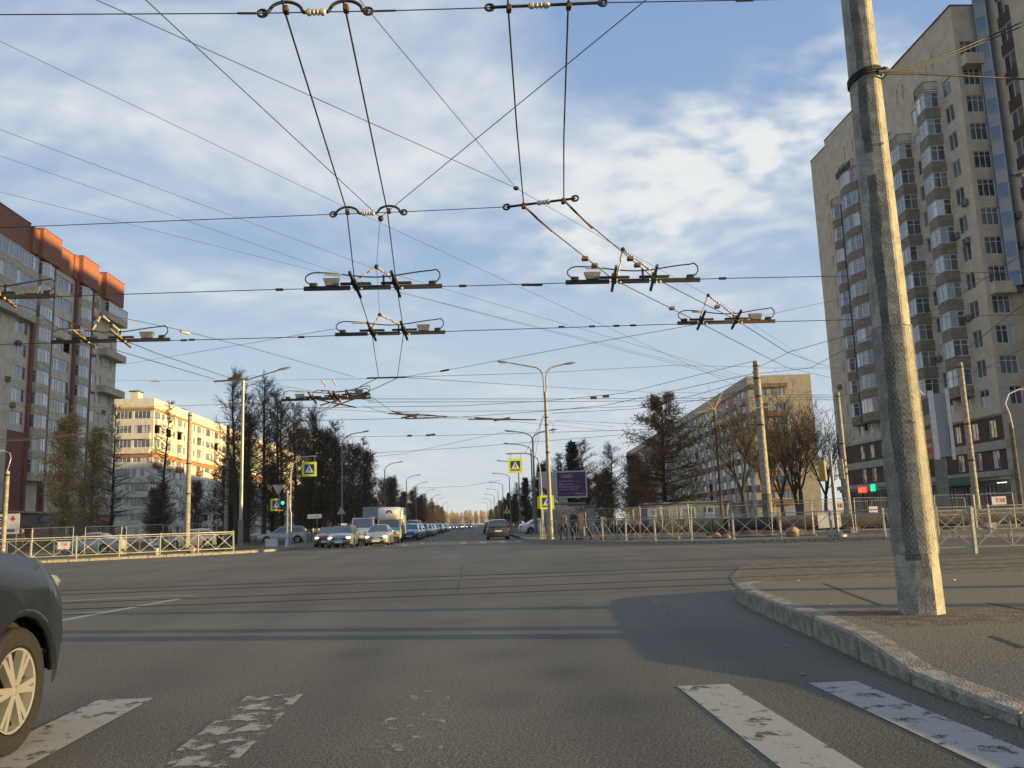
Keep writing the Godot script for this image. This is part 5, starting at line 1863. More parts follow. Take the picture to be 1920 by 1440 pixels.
func signs() -> void:
	# left: bent mast with hanging crossing sign, post with signal, second sign and the back of a give-way sign
	var a := thing("crossing_sign", "yellow framed crossing sign hanging from a bent mast over the left kerb", "sign", Vector3(-12.45, 0.1, -60))
	var mm := MB.new()
	mm.path([Vector3(0, 2.3, 0), Vector3(0, 5.0, 0), Vector3(0.12, 5.6, 0), Vector3(0.4, 6.0, 0), Vector3(0.8, 6.15, 0), Vector3(1.75, 6.2, 0)], 0.045, 8)
	mm.tube(Vector3(0.05, 0, 0), Vector3(0.05, 2.4, 0), 0.05, 0.05, 8)
	part(a, "mast", mm, M.galv)
	crossing_plate(a, Vector3(1.28, 5.3, 0.05), 1.0)
	var hang := MB.new()
	hang.bar(Vector3(0.9, 5.7, 0), Vector3(0.9, 6.2, 0), 0.03, 0.03)
	hang.bar(Vector3(1.65, 5.7, 0), Vector3(1.65, 6.2, 0), 0.03, 0.03)
	part(a, "hanger", hang, M.galv)
	var s := thing("traffic_light", "post with a green traffic light, a crossing sign and a triangle sign seen from behind", "traffic light", Vector3(-12.75, 0.1, -60.4))
	var pm := MB.new()
	pm.lathe([[0.13, 0], [0.13, 0.5], [0.06, 0.55], [0.055, 3.9], [0, 3.92]], 12)
	part(s, "post", pm, M.white)
	signal_head(s, Vector3(-0.32, 3.05, 0.1), Basis(Vector3.UP, 0.35), M.plastic, 1)
	signal_head(s, Vector3(0.05, 3.1, -0.25), Basis(Vector3.UP, PI / 2), M.galv_dark)
	crossing_plate(s, Vector3(-0.8, 2.95, -0.3), 0.85)
	var tri := part(s, "sign_back", slab_of([Vector2(-0.42, 0.36), Vector2(0.42, 0.36), Vector2(0, -0.37)], 0.02), M.galv, Vector3(-0.62, 3.95, 0))
	tri.set_meta("label", "unpainted back of a triangular sign")
	var st := MB.new()
	st.bar(Vector3(-0.62, 2.4, -0.34), Vector3(-0.62, 4.3, -0.05), 0.03, 0.03)
	st.bar(Vector3(-0.62, 3.5, -0.2), Vector3(0, 3.5, 0), 0.03, 0.03)
	part(s, "bracket", st, M.galv)
	# back of another triangular sign on the lamp post and a street plate
	var w := thing("triangle_sign", "grey back of a triangular warning sign on the lamp post behind the cars", "sign", Vector3(-12.5, 0.1, -83.6))
	part(w, "sign_back", slab_of([Vector2(-0.42, -0.36), Vector2(0.42, -0.36), Vector2(0, 0.37)], 0.02), M.galv, Vector3(0, 2.9, 0.16))
	var wp := MB.new()
	wp.bar(Vector3(0, 2.4, 0.12), Vector3(0, 3.3, 0.12), 0.05, 0.03)
	part(w, "bracket", wp, M.galv)
	var sp := thing("street_plate", "small pale plate sign on a thin post behind the short fence", "sign", Vector3(-12.4, 0.1, -70))
	part(sp, "post", post_shape(0.025, 2.35), M.galv)
	var plate := part(sp, "plate", slab_of([Vector2(-0.55, -0.16), Vector2(0.55, -0.16), Vector2(0.55, 0.16), Vector2(-0.55, 0.16)], 0.02), M.sign_white, Vector3(-0.2, 2.2, 0.03))
	word_strokes(plate, -0.42, 0.42, 0.0, 0.14, 0.003, M.galv_dark)
	# right: sign hung on a long arm
	var r := thing("crossing_sign", "yellow framed crossing sign hanging from an arm on the avenue's right side", "sign", Vector3(4.75, 0.1, -58.6))
	var rm := MB.new()
	rm.path([Vector3(0.1, 0, 0), Vector3(0.02, 4.6, 0), Vector3(-0.1, 5.4, 0), Vector3(-0.45, 5.75, 0), Vector3(-1.0, 5.85, 0), Vector3(-2.3, 5.85, 0)], 0.05, 8)
	rm.lathe([[0.15, -0.05], [0.15, 0.25], [0.06, 0.3]], 10, Transform3D(Basis.IDENTITY, Vector3(0.1, 0, 0)))
	part(r, "mast", rm, M.pole_grey)
	crossing_plate(r, Vector3(-1.68, 5.0, 0.07), 0.98)
	var rh := MB.new()
	for x in [-2.0, -1.3]: rh.bar(Vector3(x, 5.45, 0), Vector3(x, 5.85, 0), 0.03, 0.03)
	part(r, "hanger", rh, M.galv)
	var q := thing("crossing_sign", "yellow framed crossing sign half hidden by the white lamp pole below the billboard", "sign", Vector3(4.62, 0.1, -57.0))
	part(q, "post", post_shape(0.05, 3.0), M.pole_grey)
	crossing_plate(q, Vector3(0.38, 2.42, 0.06), 0.92)
	var side := part(q, "side_plate", slab_of([Vector2(-0.14, -0.4), Vector2(0.14, -0.4), Vector2(0.14, 0.4), Vector2(-0.14, 0.4)], 0.02), M.sign_yellow, Vector3(-0.16, 2.42, -0.05), Basis(Vector3.UP, -0.9))
	side.set_meta("label", "second sign plate turned to the side")
	# distant yellow triangle
	var y := thing("warning_sign", "small yellow triangle warning sign far down the avenue's right kerb", "sign", Vector3(4.6, 0.1, -112))
	part(y, "post", post_shape(0.03, 2.9), M.galv)
	part(y, "plate", slab_of([Vector2(-0.5, -0.42), Vector2(0.5, -0.42), Vector2(0, 0.45)], 0.03), mat(lin(0.55, 0.5, 0.12), 0.6), Vector3(0, 2.8, 0.04))
	part(y, "mark", slab_of([Vector2(-0.06, -0.25), Vector2(0.06, -0.25), Vector2(0.06, 0.15), Vector2(-0.06, 0.15)], 0, 0.046), M.black, Vector3(0, 2.8, 0))
	# traffic light in front of the works
	var t := thing("traffic_light", "grey post with two traffic lights turned sideways before the pipe works", "traffic light", Vector3(16.55, 0.13, -38.6))
	var tp := MB.new()
	tp.lathe([[0.42, 0], [0.42, 0.1], [0.25, 0.2], [0.09, 0.24], [0.085, 2.4], [0.07, 2.45], [0.06, 3.75], [0, 3.8]], 14)
	part(t, "post", tp, M.galv_dark)
	var bt := Basis(Vector3(0, 0, 1), 0.03)
	signal_head(t, Vector3(-0.42, 3.0, 0), bt * Basis(Vector3.UP, 2.5), mat(lin(0.55, 0.42, 0.12), 0.6, T.fine, 2.0))
	signal_head(t, Vector3(0.45, 3.05, 0), bt * Basis(Vector3.UP, 1.35), mat(lin(0.40, 0.36, 0.26), 0.6, T.fine, 2.0))
	var tb := MB.new()
	tb.bar(Vector3(-0.42, 2.75, 0), Vector3(0.45, 2.75, 0), 0.04, 0.04)
	tb.bar(Vector3(-0.42, 3.3, 0), Vector3(0.45, 3.3, 0), 0.04, 0.04)
	part(t, "bracket", tb, M.galv_dark)
	# purple billboard
	var bb := thing("billboard", "purple advertising billboard on a grey column behind the far corner", "billboard", Vector3(8.05, 0.1, -75), -0.03)
	part(bb, "column", block(-0.36, 0.36, -0.1, 3.2, -0.5, -0.1), M.galv)
	part(bb, "frame", block(-2.1, 2.12, 3.15, 5.5, -0.28, 0.0), mat(lin(0.42, 0.46, 0.43), 0.5))
	var pn := part(bb, "poster", block(-0.5, 2.0, 3.28, 5.38, 0.0, 0.012), M.purple)
	var pp := part(bb, "picture_panel", block(-2.0, -0.5, 3.28, 5.38, 0.0, 0.01), mat(lin(0.40, 0.40, 0.42), 0.5))
	part(pp, "bowl", slab_of([Vector2(-1.95, 4.25), Vector2(-1.7, 3.6), Vector2(-1.2, 3.3), Vector2(-0.75, 3.4), Vector2(-1.35, 3.85)], 0, 0.014), M.purple)
	part(pp, "fruit", slab_of([Vector2(-1.85, 4.4), Vector2(-1.4, 4.55), Vector2(-1.0, 4.3), Vector2(-0.55, 4.25), Vector2(-0.6, 3.75), Vector2(-1.0, 3.4), Vector2(-1.5, 3.8)], 0, 0.013), mat(lin(0.55, 0.30, 0.2), 0.5))
	var tx := mat(lin(0.45, 0.36, 0.48), 0.5)
	letters(pn, "Lilalis", 0.30, Vector3(0.35, 5.05, 0.013), tx, Basis.IDENTITY, false)
	word_strokes(pn, -0.38, 1.0, 4.62, 0.08, 0.014, tx)
	letters(pn, "30%", 0.14, Vector3(-0.2, 4.32, 0.013), tx)
	word_strokes(pn, 0.05, 0.95, 4.32, 0.08, 0.014, tx)
	word_strokes(pn, -0.4, 1.45, 4.1, 0.09, 0.014, tx)
	word_strokes(pn, -0.4, 1.35, 3.88, 0.09, 0.014, tx)
	word_strokes(pn, -0.4, 0.9, 3.5, 0.07, 0.014, mat(lin(0.2, 0.12, 0.22), 0.5))
	word_strokes(pn, 1.05, 1.9, 3.5, 0.09, 0.014, M.sign_white)
	# narrow billboard seen from its edge on the right
	var nb := thing("billboard", "tall brown and red billboard turned edge on, before the tan tower", "billboard", Vector3(25.1, 0.1, -45), -1.84)
	part(nb, "panel", block(-3.0, 0.0, 3.85, 7.4, -0.12, 0.0), mat(lin(0.34, 0.23, 0.125), 0.6))
	part(nb, "dark_field", block(-2.95, -0.1, 6.3, 7.2, 0.0, 0.01), mat(lin(0.06, 0.05, 0.04), 0.6))
	part(nb, "red_field", block(-2.95, -0.1, 4.15, 4.95, 0.0, 0.01), mat(lin(0.42, 0.07, 0.045), 0.6))
	word_strokes(nb, -1.5, -0.4, 5.6, 0.22, 0.008, mat(lin(0.05, 0.035, 0.02), 0.6))
	word_strokes(nb, -1.4, -0.5, 4.6, 0.2, 0.014, M.sign_white)
	part(nb, "edge_frame", block(-0.02, 0.10, 3.75, 7.5, -0.2, 0.06), M.white)
	part(nb, "side_panel", block(-0.2, -0.12, 3.9, 7.35, -0.81, -0.22), mat(lin(0.24, 0.26, 0.28), 0.4))
	part(nb, "edge_frame", block(-0.02, 0.10, 3.7, 7.55, -0.98, -0.82), M.white)
	part(nb, "column", block(-1.8, -1.3, 0, 3.85, -0.8, -0.3), M.galv_dark)
	var arms := MB.new()
	arms.path([Vector3(-0.9, 7.4, 0), Vector3(-0.1, 8.1, 0.9), Vector3(0.1, 7.9, 1.3)], 0.02, 5)
	arms.path([Vector3(-2.4, 7.4, 0), Vector3(-2.2, 8.0, 0.9), Vector3(-2.1, 7.8, 1.3)], 0.02, 5)
	part(nb, "lamp_arm", arms, M.white)
	# pale banner at the left edge
	var ba := thing("banner", "pale banner with a red emblem and a dark notice at the left edge", "banner", Vector3(-31.6, 0.1, -60))
	part(ba, "board", block(-1.7, 1.0, 1.55, 2.9, -0.05, 0.0), M.white)
	part(ba, "dark_notice", block(-0.75, 0.1, 2.05, 2.72, 0.0, 0.012), mat(lin(0.07, 0.06, 0.045), 0.7))
	for k in 3: part(ba, "notice_line", block(-0.55, -0.15, 2.18 + k * 0.17, 2.22 + k * 0.17, 0.012, 0.016), M.white)
	part(ba, "emblem", slab_of([Vector2(0.55, 2.38), Vector2(0.63, 2.38), Vector2(0.63, 2.5), Vector2(0.74, 2.48), Vector2(0.74, 2.6), Vector2(0.64, 2.62), Vector2(0.66, 2.74), Vector2(0.52, 2.74), Vector2(0.54, 2.62), Vector2(0.44, 2.6), Vector2(0.44, 2.48), Vector2(0.55, 2.5)], 0, 0.012), M.red_paint)
	part(ba, "lower_slot", block(-1.6, 0.75, 1.68, 1.86, 0.0, 0.01), mat(lin(0.08, 0.07, 0.06), 0.8))
	for x in [-1.5, 0.85]: part(ba, "post", block(x - 0.03, x + 0.03, 0, 1.56, -0.05, 0.0), M.galv)
	# bus shelter and small kiosks behind the corner
	var sh := thing("bus_shelter", "dark bus shelter with glass walls below the purple billboard", "bus shelter", Vector3(6.9, 0.13, -66))
	part(sh, "roof", block(-1.6, 1.8, 2.35, 2.5, -1.0, 0.8), M.plastic)
	for x in [-1.45, 1.65]:
		part(sh, "post", block(x - 0.04, x + 0.04, 0, 2.35, -0.9, -0.82), M.plastic)
		part(sh, "side_glass", block(x - 0.02, x + 0.02, 0.3, 2.2, -0.8, 0.4), M.glass[1])
	part(sh, "back_glass", block(-1.4, 1.6, 0.3, 2.2, -0.88, -0.84), M.glass[1])
	part(sh, "bench", block(-1.0, 1.2, 0.42, 0.48, -0.75, -0.4), M.frame_brown)
	var ki := thing("kiosk", "grey blue metal kiosk left of the mesh fence", "kiosk", Vector3(9.6, 0.1, -74))
	part(ki, "body", block(-1.0, 1.0, 0, 2.35, -1.6, 0), mat(lin(0.20, 0.25, 0.26), 0.6, T.soft, 0.5))
	part(ki, "door", block(-0.35, 0.85, 0.1, 2.2, 0.0, 0.03), mat(lin(0.26, 0.31, 0.32), 0.6, T.soft, 0.5))
	part(ki, "roof", block(-1.1, 1.1, 2.35, 2.45, -1.7, 0.12), M.galv_dark)
	var ki2 := thing("kiosk", "long low blue grey cabin behind the mesh fence and rusty larch", "kiosk", Vector3(16.5, 0.1, -66))
	part(ki2, "body", block(-3.0, 3.4, 0, 2.2, -2.4, 0), mat(lin(0.16, 0.19, 0.21), 0.6, T.soft, 0.4))
	part(ki2, "roof", block(-3.15, 3.55, 2.2, 2.32, -2.5, 0.15), M.galv_dark)
	for x in [-1.8, 0.2, 2.2]: window(ki2, Vector3(x, 1.0, 0.03), 1.1, 0.9, 2)

func post_shape(r: float, h: float) -> MB:
	var m := MB.new()
	m.lathe([[r, -0.05], [r, h], [0, h + 0.01]], 8)
	return m

# ---------------------------------------------------------------- fences
func fence_run(label: String, pts: Array, y: float, m: Material, h := 1.22) -> void:
	var t := thing("pedestrian_fence", label, "fence", Vector3(pts[0].x, y, pts[0].y))
	var posts := "post%.2f" % h
	if not cache.has(posts):
		var s := MB.new()
		s.cbox(Vector3(0, h / 2 - 0.03, 0), Vector3(0.09, h + 0.06, 0.09), 0.01)
		cache[posts] = s.mesh()
	for i in pts.size():
		var o := Vector3(pts[i].x - pts[0].x, 0, pts[i].y - pts[0].y)
		part(t, "post", cache[posts], m, o, Basis(Vector3.UP, rng.randf_range(-0.1, 0.1)).rotated(Vector3.BACK, rng.randf_range(-0.02, 0.02)))
		if i == pts.size() - 1: break
		var e := Vector3(pts[i + 1].x - pts[0].x, 0, pts[i + 1].y - pts[0].y)
		var d := (e - o)
		var l := d.length()
		d /= l
		var a := o + d * 0.05
		var b := e - d * 0.05
		var mid := (a + b) * 0.5
		var pn := Node3D.new()
		pn.name = "panel"
		t.add_child(pn, true)
		var U := Vector3.UP
		var hi := h - 0.07
		var r2 := h - 0.18
		var lo := 0.18
		for w in [[a + U * hi, b + U * hi, 0.045, "top_rail"], [a + U * r2, b + U * r2, 0.025, "rail"], [a + U * lo, b + U * lo, 0.03, "rail"]]:
			var s := MB.new()
			s.bar(w[0], w[1], w[2], w[2])
			part(pn, w[3], s, m)
		var n := 2
		for k in n:
			var p := a.lerp(b, float(k) / n)
			var q := a.lerp(b, float(k + 1) / n)
			var c := (p + q) * 0.5
			var s1 := MB.new()
			s1.bar(p + U * (r2 if k % 2 == 0 else lo), q + U * (lo if k % 2 == 0 else r2), 0.022, 0.022)
			part(pn, "brace", s1, m)
			var s2 := MB.new()
			s2.bar(p + U * (lo if k % 2 == 0 else r2) + d.cross(U) * 0.024, q + U * (r2 if k % 2 == 0 else lo) + d.cross(U) * 0.024, 0.022, 0.022)
			part(pn, "brace", s2, m)
			var s3 := MB.new()
			s3.lathe([[0.0, -0.012], [0.045, -0.01], [0.045, 0.01], [0.0, 0.012]], 8, Transform3D(Basis(d, Vector3.UP.cross(d), Vector3.UP) * Basis.IDENTITY, c + U * (r2 + lo) / 2))
			part(pn, "boss", s3, m)
		var s4 := MB.new()
		s4.bar(mid + U * lo, mid + U * r2, 0.02, 0.02)
		part(pn, "upright", s4, m)

func offset_line(p: Array, w: float) -> Array:
	var o := []
	for i in p.size():
		var d: Vector2 = (p[mini(i + 1, p.size() - 1)] - p[maxi(i - 1, 0)]).normalized()
		o.append(p[i] + d.orthogonal() * w)
	return o

func fences() -> void:
	var fr := clip_line(smooth_line(FAR_RIGHT_KERB), -57.5, 46)
	fence_run("grey pedestrian fence with crossed bars along the far kerb in front of the pipe works", resample(offset_line(fr, 0.45), 2.15), 0.137, M.fence)
	var fl := clip_line(smooth_line(FAR_LEFT_KERB), -54.6, 48)
	fence_run("sunlit pedestrian fence with crossed bars along the far kerb on the left", resample(offset_line(fl, 0.45), 2.15), 0.137, M.fence)
	fence_run("short fence of crossed bars behind the kerb beside the waiting cars", [Vector2(-11.9, -62.5), Vector2(-11.75, -64.6), Vector2(-11.7, -66.7), Vector2(-11.7, -68.8), Vector2(-11.7, -70.9)], 0.13, M.galv)
	fence_run("bright sunlit fence section beside the tram bed, right of the concrete pole", [Vector2(11.75, -23.45), Vector2(13.75, -23.2), Vector2(15.75, -22.95)], 0.0, M.fence, 1.25)

# welded mesh panel, w wide and h high
func mesh_shape(w: float, h: float) -> Array:
	var key := "mp%.2f" % w
	if not cache.has(key):
		var f := MB.new()
		f.path([Vector3(-w / 2, 0, 0), Vector3(-w / 2, h, 0)], 0.02, 6)
		f.path([Vector3(w / 2, 0, 0), Vector3(w / 2, h, 0)], 0.02, 6)
		f.path([Vector3(-w / 2, h, 0), Vector3(w / 2, h, 0)], 0.02, 6)
		f.path([Vector3(-w / 2, 0.18, 0), Vector3(w / 2, 0.18, 0)], 0.018, 6)
		var m := MB.new()
		var n := int(w / 0.11)
		for i in range(1, n): m.bar(Vector3(-w / 2 + w * i / n, 0.18, 0), Vector3(-w / 2 + w * i / n, h, 0), 0.006, 0.006)
		var k := int(h / 0.17)
		for i in range(1, k): m.bar(Vector3(-w / 2, 0.18 + (h - 0.18) * i / k, 0.006), Vector3(w / 2, 0.18 + (h - 0.18) * i / k, 0.006), 0.006, 0.006)
		var b := MB.new()
		b.cbox(Vector3(0, 0.06, 0), Vector3(0.24, 0.12, 0.62), 0.03)
		cache[key] = [f.mesh(), m.mesh(), b.mesh()]
	return cache[key]

func mesh_panel(at: Vector3, w: float, turn: float, tilt: float, label: String, foot := false) -> Node3D:
	var t := thing("mesh_fence_panel", label, "fence panel", at, turn, "temporary mesh panels round the works")
	t.rotation.z = tilt
	var s := mesh_shape(w, 1.75)
	part(t, "frame", s[0], M.galv)
	part(t, "wire_mesh", s[1], M.galv_dark)
	if foot: part(t, "foot_block", s[2], M.concrete, Vector3(w / 2, 0, 0))
	return t

func works() -> void:
	var xs := [6.4, 8.45, 10.2, 11.7, 13.2, 14.95, 17.0, 19.1, 21.3, 23.6, 26.0, 28.4]
	var says := ["first mesh panel beside the post at the left end of the works", "mesh panel with a white sheet behind the kerb bend", "mesh panel holding a small red lettered notice", "narrow mesh panel left of the starburst lamp pole", "mesh panel with a white sheet just left of the thick pole", "mesh panel with a bright frame before the thick pole", "mesh panel with a small white sheet between thick pole and traffic light", "higher mesh panel with notices behind the traffic light", "mesh panel with a grey sheet beside the concrete pole", "mesh panel behind the bright fence, under the billboard", "mesh panel behind the bright fence, before the shops", "last mesh panel with a red lettered notice at the right edge"]
	var fence_line := resample([Vector2(6.7, -51.0), Vector2(8.9, -49.6), Vector2(10.0, -46.6), Vector2(11.6, -44.4), Vector2(13.6, -43.2), Vector2(16.3, -42.4), Vector2(40, -41.6)], 2.05)
	for i in xs.size():
		var a: Vector2 = fence_line[i]
		var b: Vector2 = fence_line[i + 1]
		var o := mesh_panel(Vector3((a.x + b.x) / 2, 0.14, (a.y + b.y) / 2), 1.95, atan2(-(b.y - a.y), b.x - a.x) + 0.05 * sin(i * 1.7), 0.03 * sin(i * 2.9), says[i], i % 2 == 0)
		if i in [1, 4, 6, 8]: part(o, "white_sheet", block(-0.25, 0.2, 1.0, 1.32, 0.02, 0.026), M.white)
		if i in [2, 7, 11]:
			var n := part(o, "notice", block(-0.1, 0.62, 1.2, 1.6, 0.02, 0.026), M.sign_white)
			letters(n, "ТЭК", 0.22, Vector3(0.34, 1.4, 0.028), M.red_paint)
		if i == 7:
			part(o, "white_sheet", block(-0.75, -0.2, 0.35, 1.1, 0.02, 0.026), M.white)
			part(o, "white_sheet", block(-0.15, 0.4, 0.35, 1.1, 0.02, 0.026), M.white)
	# post at the left end
	var po := single("timber_post", block(-0.16, 0.16, 0, 1.85, -0.12, 0.12), mat(lin(0.30, 0.23, 0.16), 0.85, T.bark, 1.5), "square timber post at the left end of the mesh panels", "post", Vector3(6.5, 0.13, -50.9), Basis(Vector3.BACK, 0.03))
	po.visible = true
	# a far mesh row
	for i in 7: mesh_panel(Vector3(12.0 + i * 3.0, 0.13, -56 + i * 0.4), 2.9, 0.0, 0.015 * sin(i), "%s mesh panel of the far row behind the pipes" % nth(i))
	# left works: mesh panels behind the low fence
	var lx := [[-27.6, -53.4], [-25.3, -53.6], [-23.0, -55.2], [-20.6, -55.6], [-18.0, -57.0]]
	var ls := ["low mesh panel at the left edge behind the banner", "mesh panel behind the left fence before the parked white car", "bright framed mesh panel higher than its neighbours on the left", "mesh panel behind the left fence near the bucket", "mesh panel behind the left fence close to the plain pole"]
	for i in 5:
		var o := mesh_panel(Vector3(lx[i][0], 0.14, lx[i][1]), 2.3, 0.1 * sin(i * 2.0), 0.02 * sin(i * 3.0), ls[i], true)
		if i in [1, 3]:
			var n := part(o, "notice", block(0.3, 1.0, 0.45, 0.9, 0.02, 0.026), M.white)
			letters(n, "ТЭК", 0.16, Vector3(0.68, 0.72, 0.028), M.red_paint)
	# the pipes
	pipe(Vector3(8.6, 0.82, -52.4), Vector3(11.9, 0.78, -47.6), 0.40, mat(lin(0.035, 0.038, 0.03), 0.55, T.soft, 0.6), "black insulated pipe length at the left of the works")
	pipe(Vector3(11.95, 0.78, -47.5), Vector3(13.1, 0.77, -46.2), 0.39, mat(lin(0.17, 0.16, 0.055), 0.5, T.soft, 0.6), "short olive green pipe length with a black joint")
	pipe(Vector3(13.15, 0.77, -46.15), Vector3(13.6, 0.77, -45.75), 0.39, mat(lin(0.19, 0.18, 0.06), 0.5, T.soft, 0.6), "olive green pipe stub beside the black pipe")
	pipe(Vector3(13.65, 0.76, -45.7), Vector3(15.9, 0.74, -44.9), 0.37, mat(lin(0.022, 0.023, 0.022), 0.5, T.soft, 0.6), "black pipe length before the starburst lamp pole")
	pipe(Vector3(15.95, 0.74, -44.85), Vector3(21.4, 0.72, -44.2), 0.39, mat(lin(0.19, 0.155, 0.105), 0.9, T.patch, 0.6), "long weathered pipe wrapped in torn tan cloth")
	pipe(Vector3(21.5, 0.72, -44.2), Vector3(31.0, 0.75, -43.5), 0.40, mat(lin(0.21, 0.175, 0.12), 0.9, T.patch, 0.6), "weathered tan pipe continuing to the right edge")
	pipe(Vector3(12.0, 0.32, -43.9), Vector3(16.6, 0.30, -43.6), 0.13, M.rust, "rusty thin pipe lying under the black pipe")
	pipe(Vector3(11.6, 0.2, -43.6), Vector3(17.5, 0.2, -43.3), 0.07, mat(lin(0.4, 0.36, 0.28), 0.7, T.fine, 1.0), "pale thin pipe lying along the footway")
	# supports, rubble and blocks
	var rub := [[Vector3(15.6, 0.13, -41.6), 0.55, "large tan boulder beside the thick pole's foot", lin(0.42, 0.33, 0.2)], [Vector3(12.3, 0.13, -43.2), 0.35, "orange tinted broken brick lump under the pipe end", lin(0.5, 0.22, 0.1)], [Vector3(12.75, 0.13, -42.9), 0.25, "pale broken lump beside the orange one", lin(0.5, 0.42, 0.33)], [Vector3(10.4, 0.13, -43.6), 0.25, "small pale block by the fence post", lin(0.42, 0.34, 0.24)], [Vector3(7.4, 0.13, -48.9), 0.3, "reddish rubble heap at the timber post", lin(0.36, 0.15, 0.09)], [Vector3(8.6, 0.13, -46.8), 0.22, "small tan lump at the left end of the works", lin(0.4, 0.3, 0.2)], [Vector3(30.6, 1.2, -44.6), 0.55, "rolled pale cloth bundle on the pipe at the right edge", lin(0.42, 0.38, 0.3)]]
	for r in rub: boulder(r[0], r[1], r[3], r[2])
	for i in 5:
		var x: float = [14.6, 16.9, 19.6, 23.0, 26.5][i]
		single("pipe_support", block(-0.25, 0.25, 0, 0.34, -0.5, 0.5), M.concrete, "%s concrete block from the left carrying the tan pipes" % nth(i), "block", Vector3(x, 0.1, -44.7 + (x - 10) * 0.07), Basis(Vector3.UP, 0.1 * sin(x)), "blocks under the pipes")
	# left: bucket and block
	var bu := MB.new()
	bu.lathe([[0.0, 0.0], [0.13, 0.0], [0.17, 0.36], [0.18, 0.36], [0.18, 0.38], [0.155, 0.38], [0.12, 0.03], [0.0, 0.03]], 14)
	single("bucket", bu, M.white, "white bucket on the footway behind the left fence", "bucket", Vector3(-18.05, 0.14, -50.7))
	boulder(Vector3(-16.55, 0.14, -51.9), 0.45, lin(0.55, 0.42, 0.27), "tan concrete lump beside the white bucket")
	single("concrete_block", block(-0.4, 0.4, 0, 0.55, -0.3, 0.3), M.white, "white concrete block by the plain pole behind the left fence", "block", Vector3(-14.6, 0.14, -64.0))
	single("concrete_block", block(-0.55, 0.55, 0, 0.2, -0.3, 0.3), mat(lin(0.42, 0.30, 0.2), 0.9, T.fine, 1.0), "low tan block at the kerb end beside the waiting cars", "block", Vector3(-10.95, 0.0, -57.6))

func pipe(a: Vector3, b: Vector3, r: float, m: Material, label: String) -> void:
	var s := MB.new()
	var k := 18
	var d := (b - a).normalized()
	s.tube(a, b, r, r, k)
	s.tube(a, b, r * 0.82, r * 0.82, k)
	var x := d.cross(Vector3.UP).normalized()
	var y := d.cross(x)
	for e in [a, b]:
		for i in k:
			var t0 := TAU * i / k
			var t1 := TAU * (i + 1) / k
			var p := x * cos(t0) + y * sin(t0)
			var q := x * cos(t1) + y * sin(t1)
			s.quad(e + p * r, e + q * r, e + q * r * 0.82, e + p * r * 0.82)
	single("pipe", s, m, label, "pipe", Vector3.ZERO, Basis.IDENTITY, "pipes of the works")

func boulder(at: Vector3, s: float, c: Color, label: String) -> void:
	var m := MB.new()
	var n := FastNoiseLite.new()
	n.seed = int(s * 1000)
	n.frequency = 1.1
	var rows := []
	for i in 9:
		var th := PI * i / 8
		var r := []
		for j in 13:
			var ph := TAU * (j % 12) / 12
			var d := Vector3(sin(th) * cos(ph), cos(th), sin(th) * sin(ph))
			var f := 1.0 + n.get_noise_3dv(d * 1.4) * 0.55
			# flattened faces
			d = d * f
			d.y *= 0.8
			r.append(Vector3(d.x, maxf(d.y, -0.62) + 0.6, d.z) * s * 0.6)
		rows.append(r)
	m.grid(rows)
	single("rubble_lump", m, mat(c, 0.95, T.fine, 1.2, 0.0, T.fine_n, 1.0), label, "rubble", at)

# ---------------------------------------------------------------- vehicles (front towards local -z)
func curve_at(pts: Array, x: float) -> float:
	for i in pts.size() - 1:
		var a: Vector2 = pts[i]
		var b: Vector2 = pts[i + 1]
		if x <= b.x:
			var t := clampf((x - a.x) / maxf(b.x - a.x, 1e-6), 0, 1)
			t = t * t * (3 - 2 * t) * 0.5 + t * 0.5
			return lerpf(a.y, b.y, t)
	return pts[-1].y

